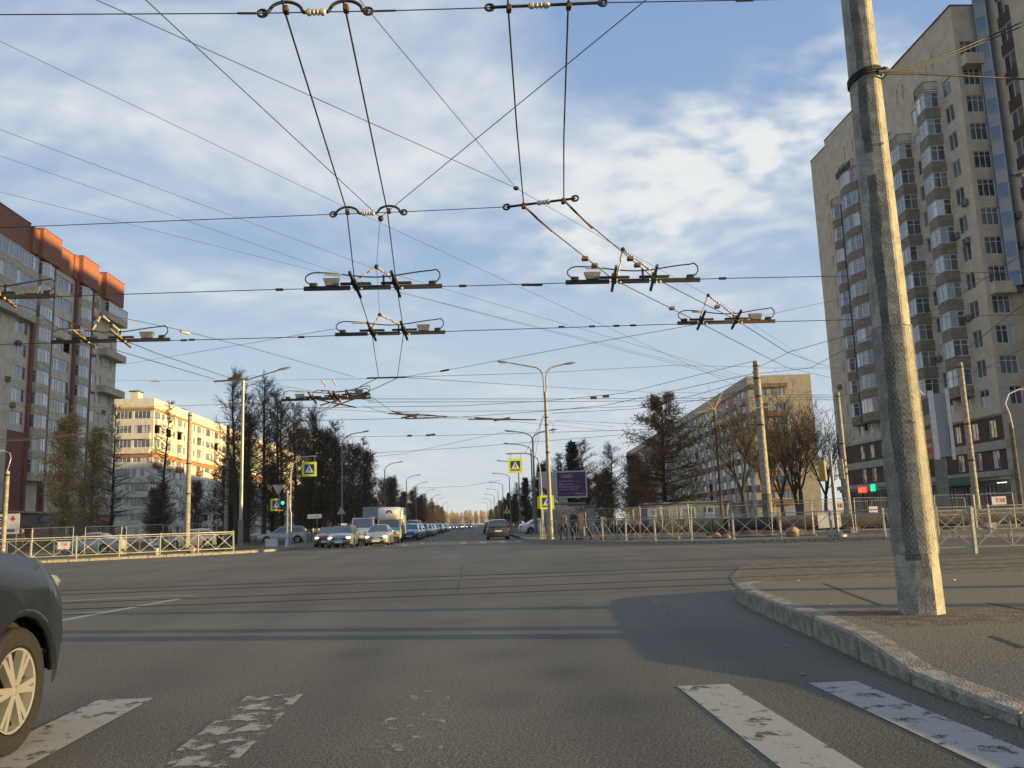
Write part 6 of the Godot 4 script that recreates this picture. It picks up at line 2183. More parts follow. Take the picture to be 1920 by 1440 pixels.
# shapes of a car from a few measures; z runs from -L/2 (nose) to L/2 (tail)
func car_shapes(q: Dictionary) -> Dictionary:
	var L: float = q.L
	var W: float = q.W
	var top: Array = q.top
	var zw: Array = q.wheels
	var wr: float = q.wr
	var ra: float = wr + q.get("gap", 0.06)
	var n: int = q.get("n", 46)
	var sill: float = q.sill
	var zs := []
	for i in n + 1: zs.append(-L / 2 + L * i / n)
	# finer columns round the arches
	for c in zw:
		for k in 13: zs.append(c - ra * cos(PI * k / 12))
	zs.sort()
	var uz := [zs[0]]
	for z in zs:
		if z - uz[-1] > 0.012: uz.append(z)
	var plan := func(z: float) -> float:
		var e := maxf(0.0, absf(z) - (L / 2 - 0.75)) / 0.75
		return 1.0 - q.get("nose", 0.24) * e * e * e if z < 0 else 1.0 - 0.12 * e * e * e
	var low := func(z: float) -> float:
		var e := maxf(0.0, absf(z) - (L / 2 - 0.5)) / 0.5
		return sill + 0.06 * e
	var rows := 9
	var side := MB.new()
	var clad := MB.new()
	var sides := []
	for sx in [-1.0, 1.0]:
		var g := []
		for z in uz:
			var y0: float = low.call(z)
			var y1: float = curve_at(top, z)
			var yl := y0
			for c in zw:
				var dz: float = absf(z - c)
				if dz < ra: yl = maxf(yl, wr + sqrt(ra * ra - dz * dz))
			var col := []
			for i in rows:
				var y := lerpf(yl, y1, float(i) / (rows - 1))
				var t := (y - y0) / maxf(y1 - y0, 0.01)
				var sec := 0.955 + 0.045 * sin(PI * clampf(t * 0.95 + 0.08, 0, 1)) - 0.10 * pow(maxf(0, t - 0.72) / 0.28, 2.0)
				# flared arches
				for c in zw:
					var dd := Vector2(z - c, y - wr).length()
					sec += q.get("flare", 0.012) * exp(-pow((dd - ra) / 0.09, 2))
				col.append(Vector3(sx * W / 2 * plan.call(z) * sec, y, z))
			g.append(col)
		side.grid(g, sx < 0)
		sides.append(g)
	# hood, deck and everything across the top; nose and tail
	var deck := []
	for i in uz.size():
		var a: Vector3 = sides[0][i][rows - 1]
		var b: Vector3 = sides[1][i][rows - 1]
		var r := []
		for k in 11:
			var t := k / 10.0
			var p := a.lerp(b, t)
			p.y += q.get("crown", 0.05) * (1.0 - pow(2 * t - 1, 2))
			r.append(p)
		deck.append(r)
	side.grid(deck, false)
	for e in [0, uz.size() - 1]:
		var g := []
		for j in rows:
			var a: Vector3 = sides[0][e][j]
			var b: Vector3 = sides[1][e][j]
			var r := []
			for k in 11:
				var t := k / 10.0
				var p := a.lerp(b, t)
				var bulge := 1.0 - pow(2 * t - 1, 2)
				p.z += (-1.0 if e == 0 else 1.0) * (0.13 * bulge + 0.05 * sin(PI * j / (rows - 1.0)))
				if j == rows - 1: p.y += q.get("crown", 0.05) * bulge
				r.append(p)
			g.append(r)
		side.grid(g, e != 0)
	var out := {"body": side.mesh()}
	# dark underside and wheel housings
	var under := MB.new()
	under.box(Vector3(0, sill + 0.08, 0), Vector3(W * 0.8, 0.16, L * 0.9))
	for c in zw: under.box(Vector3(0, wr + ra * 0.45, c), Vector3(W * 0.84, ra * 1.2, ra * 1.96))
	out["under"] = under.mesh()
	# arch lips
	var lips := []
	for sx in [-1.0, 1.0]:
		for c in zw:
			var lip := MB.new()
			var pts := []
			for k in 15:
				var t := PI * k / 14.0
				var z: float = c - (ra + 0.012) * cos(t)
				var y: float = maxf(wr + (ra + 0.012) * sin(t), sill + 0.12)
				pts.append(Vector3(sx * (W / 2 * plan.call(z) * 0.985 + 0.004), y, z))
			lip.path(pts, q.get("lip", 0.02), 5)
			lips.append(lip.mesh())
	out["lips"] = lips
	# greenhouse
	var G: Array = q.house   # [z, y] of windscreen foot, windscreen head, rear head, rear foot
	var wb := W / 2 * 0.90
	var wt: float = W / 2 * q.get("tuck", 0.70)
	var rise := 0.05
	var corner := func(i: int, sx: float) -> Vector3:
		var up := i == 1 or i == 2
		return Vector3(sx * (wt if up else wb), G[i][1] - (0.04 if up else 0.02), G[i][0])
	var shell := MB.new()
	# roof
	var rr := []
	for i in 9:
		var t := i / 8.0
		var r := []
		for k in 9:
			var s := k / 8.0
			var a: Vector3 = corner.call(1, -1.0).lerp(corner.call(2, -1.0), t)
			var b: Vector3 = corner.call(1, 1.0).lerp(corner.call(2, 1.0), t)
			var p := a.lerp(b, s)
			p.y += 0.055 * (1 - pow(2 * s - 1, 4)) + rise * sin(PI * clampf(t, 0, 1)) * 0.8
			r.append(p)
		rr.append(r)
	shell.grid(rr, false)
	for sx in [-1.0, 1.0]:
		var q4 := [corner.call(0, sx), corner.call(1, sx), corner.call(2, sx), corner.call(3, sx)]
		var mid: Vector3 = (q4[1] + q4[2]) * 0.5 + Vector3(0, rise * 0.8, 0)
		if sx > 0:
			shell.tri(q4[0], q4[3], q4[2])
			shell.tri(q4[0], q4[2], q4[1])
			shell.tri(q4[1], q4[2], mid)
		else:
			shell.tri(q4[0], q4[2], q4[3])
			shell.tri(q4[0], q4[1], q4[2])
			shell.tri(q4[1], mid, q4[2])
	for e in [[0, 1], [3, 2]]:
		var a: Vector3 = corner.call(e[0], -1.0)
		var b: Vector3 = corner.call(e[0], 1.0)
		var c: Vector3 = corner.call(e[1], 1.0)
		var d: Vector3 = corner.call(e[1], -1.0)
		if e[0] == 0: shell.quad(b, a, d, c)
		else: shell.quad(a, b, c, d)
	out["roof"] = shell.mesh()
	# panes: windscreen and rear window bowed outwards, side windows split by a pillar
	for e in [[0, 1, -1.0, "windscreen"], [3, 2, 1.0, "rear_window"]]:
		var g := []
		for i in 5:
			var t := lerpf(0.06, 0.94, i / 4.0)
			var a: Vector3 = corner.call(e[0], -1.0).lerp(corner.call(e[1], -1.0), t)
			var b: Vector3 = corner.call(e[0], 1.0).lerp(corner.call(e[1], 1.0), t)
			var r := []
			for k in 9:
				var s := lerpf(0.06, 0.94, k / 8.0)
				r.append(a.lerp(b, s) + Vector3(0, 0.012 * (1 - pow(2 * s - 1, 2)), e[2] * (0.012 + 0.05 * (1 - pow(2 * s - 1, 2)))))
			g.append(r)
		var m := MB.new()
		m.grid(g, e[2] < 0)
		out[e[3]] = m.mesh()
	var wins := []
	for sx in [-1.0, 1.0]:
		var f0: Vector3 = corner.call(0, sx)
		var f1: Vector3 = corner.call(1, sx)
		var r1: Vector3 = corner.call(2, sx)
		var r0: Vector3 = corner.call(3, sx)
		var nrm := (f1 - f0).cross(r0 - f0).normalized()
		if nrm.x * sx < 0: nrm = -nrm
		for span in q.get("split", [[0.06, 0.46], [0.50, 0.93]]):
			var m := MB.new()
			var lo0 := f0.lerp(r0, span[0] * 1.0)
			var lo1 := f0.lerp(r0, span[1])
			var hi0 := f1.lerp(r1, span[0])
			var hi1 := f1.lerp(r1, span[1])
			var p := [lo0.lerp(hi0, 0.06), lo1.lerp(hi1, 0.06), lo1.lerp(hi1, 0.90), lo0.lerp(hi0, 0.90)]
			for k in 4: p[k] += nrm * 0.008
			if sx > 0: m.quad(p[1], p[0], p[3], p[2])
			else: m.quad(p[0], p[1], p[2], p[3])
			wins.append(m.mesh())
	out["windows"] = wins
	return out

func wheel_shapes(r: float, w: float, spokes: int) -> Array:
	var key := "wheel%.3f %d" % [r, spokes]
	if cache.has(key): return cache[key]
	var xf := Transform3D(Basis(Vector3.BACK, -PI / 2), Vector3.ZERO)   # y of the profile becomes x (outwards)
	var ty := MB.new()
	var rim := r * 0.68
	ty.lathe([[rim, -w / 2], [r * 0.93, -w / 2], [r, -w * 0.38], [r, w * 0.38], [r * 0.97, w * 0.46], [r * 0.9, w / 2], [rim + 0.01, w / 2], [rim, w * 0.42]], 36, xf)
	var rm := MB.new()
	rm.lathe([[rim - 0.004, w * 0.46], [rim * 0.93, w * 0.44], [rim * 0.90, w * 0.2], [rim * 0.88, -w * 0.3]], 36, xf)
	rm.lathe([[r * 0.11, w * 0.30], [r * 0.10, w * 0.40], [0.0, w * 0.42]], 14, xf)
	for k in spokes:
		for s in [-1.0, 1.0]:
			var a: float = TAU * k / spokes
			var d: float = a + s * 0.13
			var p0 := Vector3(w * 0.36, sin(a + s * 0.10) * r * 0.08, cos(a + s * 0.10) * r * 0.08)
			var p1 := Vector3(w * 0.37, sin(d) * rim * 0.94, cos(d) * rim * 0.94)
			rm.bar(p0, p1, r * 0.095, r * 0.13, Vector3.RIGHT)
	var br := MB.new()
	br.lathe([[0.0, w * 0.08], [rim * 0.72, w * 0.08], [rim * 0.72, w * 0.02]], 24, xf)
	cache[key] = [ty.mesh(), rm.mesh(), br.mesh()]
	return cache[key]

func add_wheel(parent: Node, at: Vector3, sx: float, r: float, w: float, spokes: int, turn := 0.0) -> void:
	var s := wheel_shapes(r, w, spokes)
	var b := Basis(Vector3.UP, (0.0 if sx > 0 else PI) + turn)
	var t := part(parent, "wheel", s[0], M.rubber, at, b)
	part(t, "rim", s[1], M.rim)
	part(t, "brake_disc", s[2], M.iron)

func blob(rx: float, ry: float, rz: float, k := 10) -> MB:
	var m := MB.new()
	var rows := []
	for i in 7:
		var th := PI * i / 6
		var r := []
		for j in k + 1:
			var ph := TAU * (j % k) / k
			r.append(Vector3(sin(th) * cos(ph) * rx, cos(th) * ry, sin(th) * sin(ph) * rz))
		rows.append(r)
	m.grid(rows)
	return m

const CARS := {
	"suv": {"L": 4.45, "W": 1.80, "sill": 0.30, "wr": 0.365, "gap": 0.075, "wheels": [-1.36, 1.27], "top": [Vector2(-2.23, 0.88), Vector2(-2.1, 1.02), Vector2(-1.75, 1.13), Vector2(-0.95, 1.22), Vector2(0.0, 1.16), Vector2(1.9, 1.18), Vector2(2.23, 1.05)], "house": [[-0.95, 1.2], [-0.25, 1.76], [1.55, 1.74], [2.0, 1.18]], "n": 80, "nose": 0.20, "flare": 0.02, "lip": 0.03, "crown": 0.06, "spokes": 6},
	"hatch": {"L": 4.0, "W": 1.72, "sill": 0.20, "wr": 0.30, "wheels": [-1.25, 1.2], "top": [Vector2(-2.0, 0.66), Vector2(-1.8, 0.78), Vector2(-1.0, 0.94), Vector2(0, 0.93), Vector2(1.75, 0.98), Vector2(2.0, 0.85)], "house": [[-1.0, 0.93], [-0.2, 1.45], [1.35, 1.45], [1.9, 0.98]], "spokes": 5},
	"sedan": {"L": 4.4, "W": 1.74, "sill": 0.19, "wr": 0.30, "wheels": [-1.35, 1.3], "top": [Vector2(-2.2, 0.62), Vector2(-1.95, 0.76), Vector2(-0.95, 0.92), Vector2(0.9, 0.93), Vector2(1.5, 0.98), Vector2(2.1, 0.94), Vector2(2.2, 0.8)], "house": [[-0.95, 0.92], [-0.15, 1.42], [0.85, 1.42], [1.55, 0.96]], "spokes": 5, "tuck": 0.66},
	"wagon": {"L": 4.5, "W": 1.76, "sill": 0.20, "wr": 0.31, "wheels": [-1.38, 1.32], "top": [Vector2(-2.25, 0.66), Vector2(-2.0, 0.8), Vector2(-1.0, 0.95), Vector2(0.9, 0.96), Vector2(2.1, 1.0), Vector2(2.25, 0.9)], "house": [[-1.0, 0.95], [-0.25, 1.5], [1.75, 1.5], [2.2, 1.0]], "spokes": 5, "tuck": 0.74},
	"van": {"L": 5.2, "W": 1.95, "sill": 0.28, "wr": 0.34, "wheels": [-1.65, 1.55], "top": [Vector2(-2.6, 0.85), Vector2(-2.3, 1.05), Vector2(-1.75, 1.22), Vector2(2.4, 1.24), Vector2(2.6, 1.2)], "house": [[-1.8, 1.2], [-1.05, 2.05], [2.4, 2.08], [2.55, 1.22]], "spokes": 5, "tuck": 0.84, "split": [[0.05, 0.24], [0.28, 0.58]]}}

func car(kind: String, paint: Material, label: String, at: Vector3, turn: float, lights := false, group := "cars waiting on the avenue", detail := true, called := "car") -> Node3D:
	var q: Dictionary = CARS[kind]
	if not cache.has("car " + kind): cache["car " + kind] = car_shapes(q)
	var s: Dictionary = cache["car " + kind]
	var t := thing(called, label, "van" if kind == "van" else "car", at, turn, group)
	var b := part(t, "body", s.body, paint)
	part(b, "roof", s.roof, paint)
	part(t, "underside", s.under, M.dark)
	for l in s.lips: part(t, "arch_trim", l, paint if kind == "suv" else M.plastic)
	part(t, "windscreen", s.windscreen, M.glass[0])
	part(t, "rear_window", s.rear_window, M.glass[0])
	for w in s.windows: part(t, "side_window", w, M.glass[0])
	var W: float = q.W
	for z in q.wheels:
		for sx in [-1.0, 1.0]: add_wheel(t, Vector3(sx * (W / 2 - 0.115), q.wr, z), sx, q.wr, 0.2, q.spokes)
	var L: float = q.L
	var hy: float = curve_at(q.top, -L / 2 + 0.12) - 0.07
	if not detail: return t
	if not cache.has("lampshape"): cache["lampshape"] = blob(0.17, 0.075, 0.12).mesh()
	for sx in [-1.0, 1.0]:
		if kind == "suv": part(t, "headlight", blob(0.06, 0.085, 0.22), M.lamp_dark, Vector3(sx * 0.715, 0.93, -L / 2 + 0.36), Basis(Vector3.UP, -sx * 0.28).rotated(Vector3.RIGHT, 0.15))
		else: part(t, "headlight", cache["lampshape"], M.beam if lights else M.lamp_glass, Vector3(sx * W * 0.5 * (1.0 - q.get("nose", 0.24) * 0.8) * 0.84, hy, -L / 2 + 0.05), Basis(Vector3.UP, -sx * 0.5))
		part(t, "tail_light", cache["lampshape"], M.tail, Vector3(sx * W * 0.39, hy + 0.12, L / 2 - 0.01), Basis(Vector3.UP, sx * 0.3))
		var mr := MB.new()
		mr.cbox(Vector3.ZERO, Vector3(0.2, 0.14, 0.09), 0.035)
		part(t, "mirror", mr, paint, Vector3(sx * (W / 2 + 0.06), q.house[0][1] + 0.07, q.house[0][0] + 0.28))
	part(t, "grille", block(-W * 0.27, W * 0.27, hy - 0.16, hy - 0.02, -L / 2 - 0.145, -L / 2 - 0.05), M.plastic)
	part(t, "bumper", block(-W * 0.32, W * 0.32, q.sill + 0.06, q.sill + 0.19, -L / 2 - 0.165, -L / 2 - 0.05), M.plastic)
	part(t, "number_plate", block(-0.26, 0.26, hy - 0.32, hy - 0.21, -L / 2 - 0.19, -L / 2 - 0.165), M.sign_white)
	return t

func vehicles() -> void:
	M.rim = mat(lin(0.44, 0.44, 0.44), 0.3, null, 1.0, 0.6)
	M.lamp_glass = mat(lin(0.45, 0.46, 0.47), 0.1)
	M.lamp_glass.clearcoat_enabled = true
	M.lamp_glass.clearcoat = 1.0
	M.lamp_dark = mat(lin(0.16, 0.165, 0.17), 0.1)
	M.lamp_dark.clearcoat_enabled = true
	M.lamp_dark.clearcoat = 1.0
	M.beam = glow(lin(1.0, 0.82, 0.5), 2.2)
	M.tail = mat(lin(0.28, 0.012, 0.012), 0.2)
	# the dark car beside us, only its front corner in view
	var navy := paint_mat(lin(0.008, 0.011, 0.017), 0.0)
	navy.clearcoat = 0.4
	navy.metallic_specular = 0.35
	var suv := car("suv", navy, "dark blue car with silver spoked wheels cut off by the left edge", Vector3(-3.62, 0, -4.08), 0.0, false, "", true, "parked_car")
	suv.name = "dark_car"
	var silver := paint_mat(lin(0.30, 0.31, 0.30), 0.5)
	var grey := paint_mat(lin(0.22, 0.23, 0.215), 0.4)
	var white := paint_mat(lin(0.62, 0.62, 0.6), 0.0)
	var black := paint_mat(lin(0.015, 0.015, 0.016), 0.3)
	var blue := paint_mat(lin(0.02, 0.045, 0.2), 0.3)
	var redp := paint_mat(lin(0.16, 0.02, 0.018), 0.3)
	var green := paint_mat(lin(0.05, 0.06, 0.055), 0.4)
	var F := PI
	var c1 := car("hatch", grey, "grey hatchback taxi first in the waiting row by the kerb", Vector3(-8.65, 0, -58.8), F, true)
	part(c1, "roof_sign", block(-0.2, 0.2, 1.49, 1.6, 0.2, 0.32), M.sign_white)
	car("sedan", paint_mat(lin(0.36, 0.35, 0.31), 0.4), "silver grey sedan with bright headlights first in the inner lane", Vector3(-6.55, 0, -61.6), F, true)
	car("hatch", redp, "dark red car with one bright headlight half hidden behind the taxi", Vector3(-10.15, 0, -62.5), F, true)
	car("van", paint_mat(lin(0.42, 0.43, 0.45), 0.2), "pale grey van behind the two leading cars", Vector3(-8.4, 0, -68.5), F)
	car("van", white, "white van between the pale van and the truck", Vector3(-8.3, 0, -76.0), F)
	truck(Vector3(-6.45, 0, -69.6))
	box_truck(Vector3(-9.2, 0, -84))
	car("hatch", blue, "blue hatchback behind the truck with the white roof fairing", Vector3(-5.6, 0, -79.0), F)
	var pal := [black, white, green, grey, white, black, silver, grey, black, white, silver, green, black, grey, white, silver]
	var kinds := ["sedan", "hatch", "wagon", "sedan", "hatch", "sedan"]
	var nm := ["black", "white", "dark green", "grey", "white", "black", "silver", "grey", "black", "white", "silver", "dark green", "black", "grey", "white", "silver"]
	var ord := ["first", "second", "third", "fourth", "fifth", "sixth", "seventh", "eighth", "ninth", "tenth", "eleventh", "twelfth", "thirteenth", "fourteenth", "fifteenth", "sixteenth"]
	for i in 16:
		car(kinds[i % 6], pal[i], "%s car, %s in the queue behind the blue hatchback" % [nm[i], ord[i]], Vector3(-5.7 - 0.2 * sin(i * 1.3), 0, -86.0 - i * 6.6), F, i in [9, 12, 14], "cars waiting on the avenue", i < 8)
	car("van", white, "white van far down the waiting queue", Vector3(-8.4, 0, -128), F, false, "cars waiting on the avenue", false)
	car("van", white, "white van far down the queue, behind the other white van", Vector3(-8.2, 0, -120), F, false, "cars waiting on the avenue", false)
	for i in 8: car("sedan", [white, silver, black, grey][i % 4], "%s tiny oncoming car with bright headlights far down the avenue" % nth(i), Vector3(-6.0 + (i % 3) * 2.6, 0, -215 - i * 14), F, true, "tiny cars far down the avenue")
	# right side
	var w := car("wagon", paint_mat(lin(0.045, 0.05, 0.045), 0.3), "dark estate car driving away on the avenue, seen from behind", Vector3(2.0, 0, -68.5), 0.0, false, "cars on the avenue's right side")
	part(w, "rear_plate", block(-0.26, 0.26, 0.62, 0.73, 2.41, 2.44), M.sign_white)
	car("sedan", white, "white sedan parked across behind the dark estate car", Vector3(6.9, 0.13, -86), -PI / 2 + 0.15, false, "cars on the avenue's right side")
	car("hatch", redp, "dark red hatchback parked right of the white sedan", Vector3(9.0, 0.13, -84), -PI / 2, false, "cars on the avenue's right side")
	car("wagon", black, "dark car far ahead on the avenue's right lane", Vector3(2.2, 0, -104), 0.0, false, "cars on the avenue's right side", false)
	# parked behind the left fence
	car("sedan", paint_mat(lin(0.36, 0.36, 0.34), 0.1), "white sedan parked behind the left fence", Vector3(-26.6, 0.13, -62), PI / 2 - 0.05, false, "cars parked behind the left fence")
	car("hatch", silver, "silver hatchback parked before the cream block's foot", Vector3(-22.2, 0.13, -70), PI / 2 + 0.2, false, "cars parked behind the left fence")
	car("sedan", black, "dark sedan parked beside the silver hatchback", Vector3(-24.0, 0.13, -76), PI / 2, false, "cars parked behind the left fence")
	car("wagon", silver, "silver car parked under the dark clump of trees", Vector3(-17.2, 0.13, -80), PI / 2 + 0.1, false, "cars parked behind the left fence")

func truck(at: Vector3) -> void:
	var t := thing("truck", "small box truck with a bulging white roof fairing and blue cab", "truck", at, PI, "cars waiting on the avenue")
	t.scale = Vector3(0.94, 0.94, 0.94)
	var cab := MB.new()
	var prof := [Vector2(-2.9, 0.42), Vector2(-2.98, 0.75), Vector2(-2.75, 1.05), Vector2(-2.3, 1.2), Vector2(-1.65, 1.95), Vector2(-0.75, 2.0), Vector2(-0.75, 0.42)]
	var q := PackedVector2Array()
	for p in prof: q.append(Vector2(p.x, p.y))
	cab.slab(q, 1.9, Transform3D(Basis(Vector3(0, 0, 1), Vector3(0, 1, 0), Vector3(-1, 0, 0)), Vector3(-0.95, 0, 0)))
	var c := part(t, "cab", cab, mat(lin(0.42, 0.40, 0.33), 0.5, T.mild, 1.0))
	var stripe := MB.new()
	stripe.box(Vector3(0, 1.12, -2.62), Vector3(1.92, 0.2, 0.3), Basis(Vector3.RIGHT, 0.5))
	part(c, "blue_stripe", stripe, mat(lin(0.02, 0.20, 0.42), 0.45))
	var ws := MB.new()
	ws.quad(Vector3(0.84, 1.27, -2.27), Vector3(-0.84, 1.27, -2.27), Vector3(-0.78, 1.93, -1.69), Vector3(0.78, 1.93, -1.69))
	part(t, "windscreen", ws, M.glass[0])
	for s in [-1.0, 1.0]:
		part(t, "side_window", block(s * 0.951 - 0.006, s * 0.951 + 0.006, 1.25, 1.85, -1.75, -1.0), M.glass[0])
		part(t, "headlight", blob(0.14, 0.11, 0.08), M.lamp_glass, Vector3(s * 0.7, 0.82, -2.93))
		part(t, "mirror", block(s * 1.15 - 0.05, s * 1.15 + 0.05, 1.35, 1.7, -2.1, -1.95), M.plastic)
		add_wheel(t, Vector3(s * 0.8, 0.34, -2.1), s, 0.34, 0.2, 5)
		add_wheel(t, Vector3(s * 0.78, 0.34, 1.35), s, 0.34, 0.24, 5)
	part(t, "bumper", block(-0.9, 0.9, 0.36, 0.55, -3.05, -2.88), M.plastic)
	part(t, "grille", block(-0.5, 0.5, 0.72, 0.92, -2.99, -2.9), M.plastic)
	# bulging fairing above the cab
	var f := MB.new()
	var rows := []
	for i in 9:
		var v := i / 8.0
		var r := []
		for k in 13:
			var u := k / 12.0 * 2 - 1
			var bulge := (1.0 - pow(absf(u), 5)) * pow(sin(PI * clampf(v * 0.86 + 0.10, 0, 1)), 0.35)
			r.append(Vector3(u * 1.03, 1.96 + v * 1.02 - 0.05 * absf(pow(u, 4)) * (1.0 if v > 0.5 else -0.6), -0.85 - 1.05 * bulge))
		rows.append(r)
	f.grid(rows, true)
	f.box(Vector3(0, 2.45, -0.8), Vector3(2.02, 0.96, 0.5))
	var fa := part(t, "roof_fairing", f, mat(lin(0.82, 0.80, 0.74), 0.4))
	var e := MB.new()
	for k in 14:
		var t0 := PI * k / 14
		var t1 := PI * (k + 1) / 14
		e.tri(Vector3(0, 2.46, -1.915), Vector3(-cos(t1) * 0.26, 2.46 + sin(t1) * 0.27, -1.905), Vector3(-cos(t0) * 0.26, 2.46 + sin(t0) * 0.27, -1.905))
	part(fa, "emblem", e, mat(lin(0.05, 0.03, 0.02), 0.6))
	var e2 := MB.new()
	e2.tri(Vector3(0.16, 2.465, -1.925), Vector3(-0.16, 2.465, -1.925), Vector3(0, 2.64, -1.92))
	part(fa, "emblem_peak", e2, M.sign_white)
	var bx := MB.new()
	bx.cbox(Vector3(0, 1.83, 1.05), Vector3(2.14, 2.2, 3.4), 0.03)
	part(t, "box", bx, mat(lin(0.36, 0.42, 0.42), 0.55, T.mild, 0.6))
	part(t, "box_stripe", block(-1.075, 1.075, 2.3, 2.86, -0.6, 2.7), mat(lin(0.03, 0.14, 0.22), 0.5))
	part(t, "chassis", block(-0.5, 0.5, 0.35, 0.7, -2.6, 2.7), M.plastic)

func box_truck(at: Vector3) -> void:
	var t := thing("truck", "grey box truck standing behind the white van in the kerb lane", "truck", at, PI, "cars waiting on the avenue")
	var b := MB.new()
	b.cbox(Vector3(0, 2.0, 0.8), Vector3(2.3, 2.4, 4.4), 0.04)
	part(t, "box", b, mat(lin(0.26, 0.27, 0.26), 0.6, T.mild, 0.6))
	part(t, "cab", block(-1.0, 1.0, 0.5, 2.1, -3.1, -1.45), mat(lin(0.4, 0.41, 0.4), 0.5))
	part(t, "windscreen", block(-0.9, 0.9, 1.25, 1.95, -3.12, -3.1), M.glass[0])
	part(t, "chassis", block(-0.45, 0.45, 0.4, 0.8, -2.8, 2.8), M.plastic)
	for s in [-1.0, 1.0]:
		add_wheel(t, Vector3(s * 0.85, 0.38, -2.2), s, 0.38, 0.24, 5)
		add_wheel(t, Vector3(s * 0.85, 0.38, 1.7), s, 0.38, 0.26, 5)
		part(t, "headlight", blob(0.14, 0.09, 0.06), M.lamp_glass, Vector3(s * 0.75, 0.8, -3.12))

# ---------------------------------------------------------------- overhead wires
func wire(called: String, label: String, pts: Array, r: float, m: Material, sag := 0.0, group := "overhead wires", category := "wire") -> MeshInstance3D:
	var s := MB.new()
	var all := []
	for i in pts.size() - 1:
		var a: Vector3 = pts[i]
		var b: Vector3 = pts[i + 1]
		var n := 1 if sag <= 0 and pts.size() > 2 else 8
		for k in n:
			var t := float(k) / n
			all.append(a.lerp(b, t) - Vector3(0, sag * 4 * t * (1 - t), 0))
	all.append(pts[-1])
	s.path(all, r, 5)
	return single(called, s, m, label, category, Vector3.ZERO, Basis.IDENTITY, group)

func insulator(parent: Node, a: Vector3, b: Vector3, r: float, m: Material) -> void:
	var s := MB.new()
	var d := (b - a)
	var l := d.length()
	d /= l
	var x := d.cross(Vector3.UP if absf(d.y) < 0.9 else Vector3.RIGHT).normalized()
	s.lathe([[r * 0.4, 0.0], [r, l * 0.12], [r, l * 0.25], [r * 0.6, l * 0.3], [r, l * 0.42], [r * 0.6, l * 0.5], [r, l * 0.6], [r * 0.6, l * 0.7], [r, l * 0.76], [r, l * 0.9], [r * 0.4, l]], 9, Transform3D(Basis(x, d, x.cross(d)), a))
	part(parent, "insulator", s, m)

# where a tram wire crosses a trolleybus pair: insulated beam, two cover plates, jumper loop, line holders
func wire_crossing(label: String, at: Vector3, half: float, pair: Array, flip: float, holder: Material, beam: Material, dir := Vector3.RIGHT) -> void:
	var t := thing("wire_crossing", label, "wire crossing", at, 0.0, "crossings of tram and trolleybus wires")
	var x := dir.normalized()
	var U := Vector3.UP
	var b := MB.new()
	# the beam is broken where the trolley wires pass
	var cuts := [-half, pair[0] - 0.09, pair[0] + 0.09, pair[1] - 0.09, pair[1] + 0.09, half]
	for k in [0, 2, 4]: b.bar(x * cuts[k], x * cuts[k + 1], 0.05, 0.085)
	part(t, "beam", b, beam)
	for p in pair:
		var c := MB.new()
		c.cbox(x * (p + 0.02) + U * 0.085, Vector3(0.62, 0.05, 0.07), 0.012, Basis(x, U, x.cross(U)))
		part(t, "cover_bar", c, beam)
		var g := MB.new()
		g.bar(x * (p - 0.03) + Vector3(0, 0.16, 0.55), x * (p + 0.05) + Vector3(0, -0.05, -0.55), 0.05, 0.05)
		g.bar(x * (p - 0.01) + Vector3(0, 0.1, 0.16), x * (p + 0.03) + Vector3(0, 0.02, -0.16), 0.10, 0.08)
		part(t, "line_holder", g, holder)
		var n := MB.new()
		n.lathe([[0, 0], [0.035, 0.01], [0.035, 0.05], [0, 0.06]], 8)
		part(t, "bolt", n, M.ceramic, x * (p + 0.13) - U * 0.06)
	var j := MB.new()
	var pts := []
	for k in 41:
		var s := k / 40.0
		var xx := lerpf(-half * 0.86, half * 0.86, clampf((s - 0.12) / 0.76, 0, 1))
		var yy := 0.30 + 0.04 * sin(s * 9.0) - 0.06 * sin(PI * s)
		if s < 0.12:
			var q := s / 0.12
			xx = -half * 0.86 - 0.16 * sin(PI * q)
			yy = lerpf(0.07, 0.30, (1 - cos(PI * q)) * 0.5)
		elif s > 0.88:
			var q := (1 - s) / 0.12
			xx = half * 0.86 + 0.16 * sin(PI * q)
			yy = lerpf(0.07, 0.36, (1 - cos(PI * q)) * 0.5)
		pts.append(x * xx + U * yy + Vector3(0, 0, 0.05))
	j.path(pts, 0.014, 6)
	part(t, "jumper_cable", j, M.wire)
	part(t, "cable_sleeve", cyl(x * -half * 0.7 + U * 0.275 + Vector3(0, 0, 0.05), x * -half * 0.45 + U * 0.262 + Vector3(0, 0, 0.05), 0.019), M.ceramic)
	for s in [-1.0, 1.0]:
		var e := MB.new()
		e.cbox(x * s * half * 0.86 + U * 0.06, Vector3(0.16, 0.11, 0.08), 0.02)
		part(t, "terminal", e, M.iron)
	var w := MB.new()
	var wx := flip * half * 0.60
	w.slab(PackedVector2Array([Vector2(wx - 0.17, 0.2), Vector2(wx + 0.17, 0.2), Vector2(wx + 0.13, 0.05), Vector2(wx - 0.12, 0.05)]), 0.1, Transform3D(Basis(x, U, x.cross(U)), Vector3(0, 0, 0.05)))
	part(t, "fluted_box", w, M.galv_dark)
	var st := MB.new()
	st.bar(x * half * 0.15 + U * 0.04, x * half * 0.15 + U * 0.26, 0.03, 0.04)
	part(t, "strut", st, M.iron)

func cyl(a: Vector3, b: Vector3, r: float) -> MB:
	var m := MB.new()
	m.tube(a, b, r, r, 7, true)
	return m

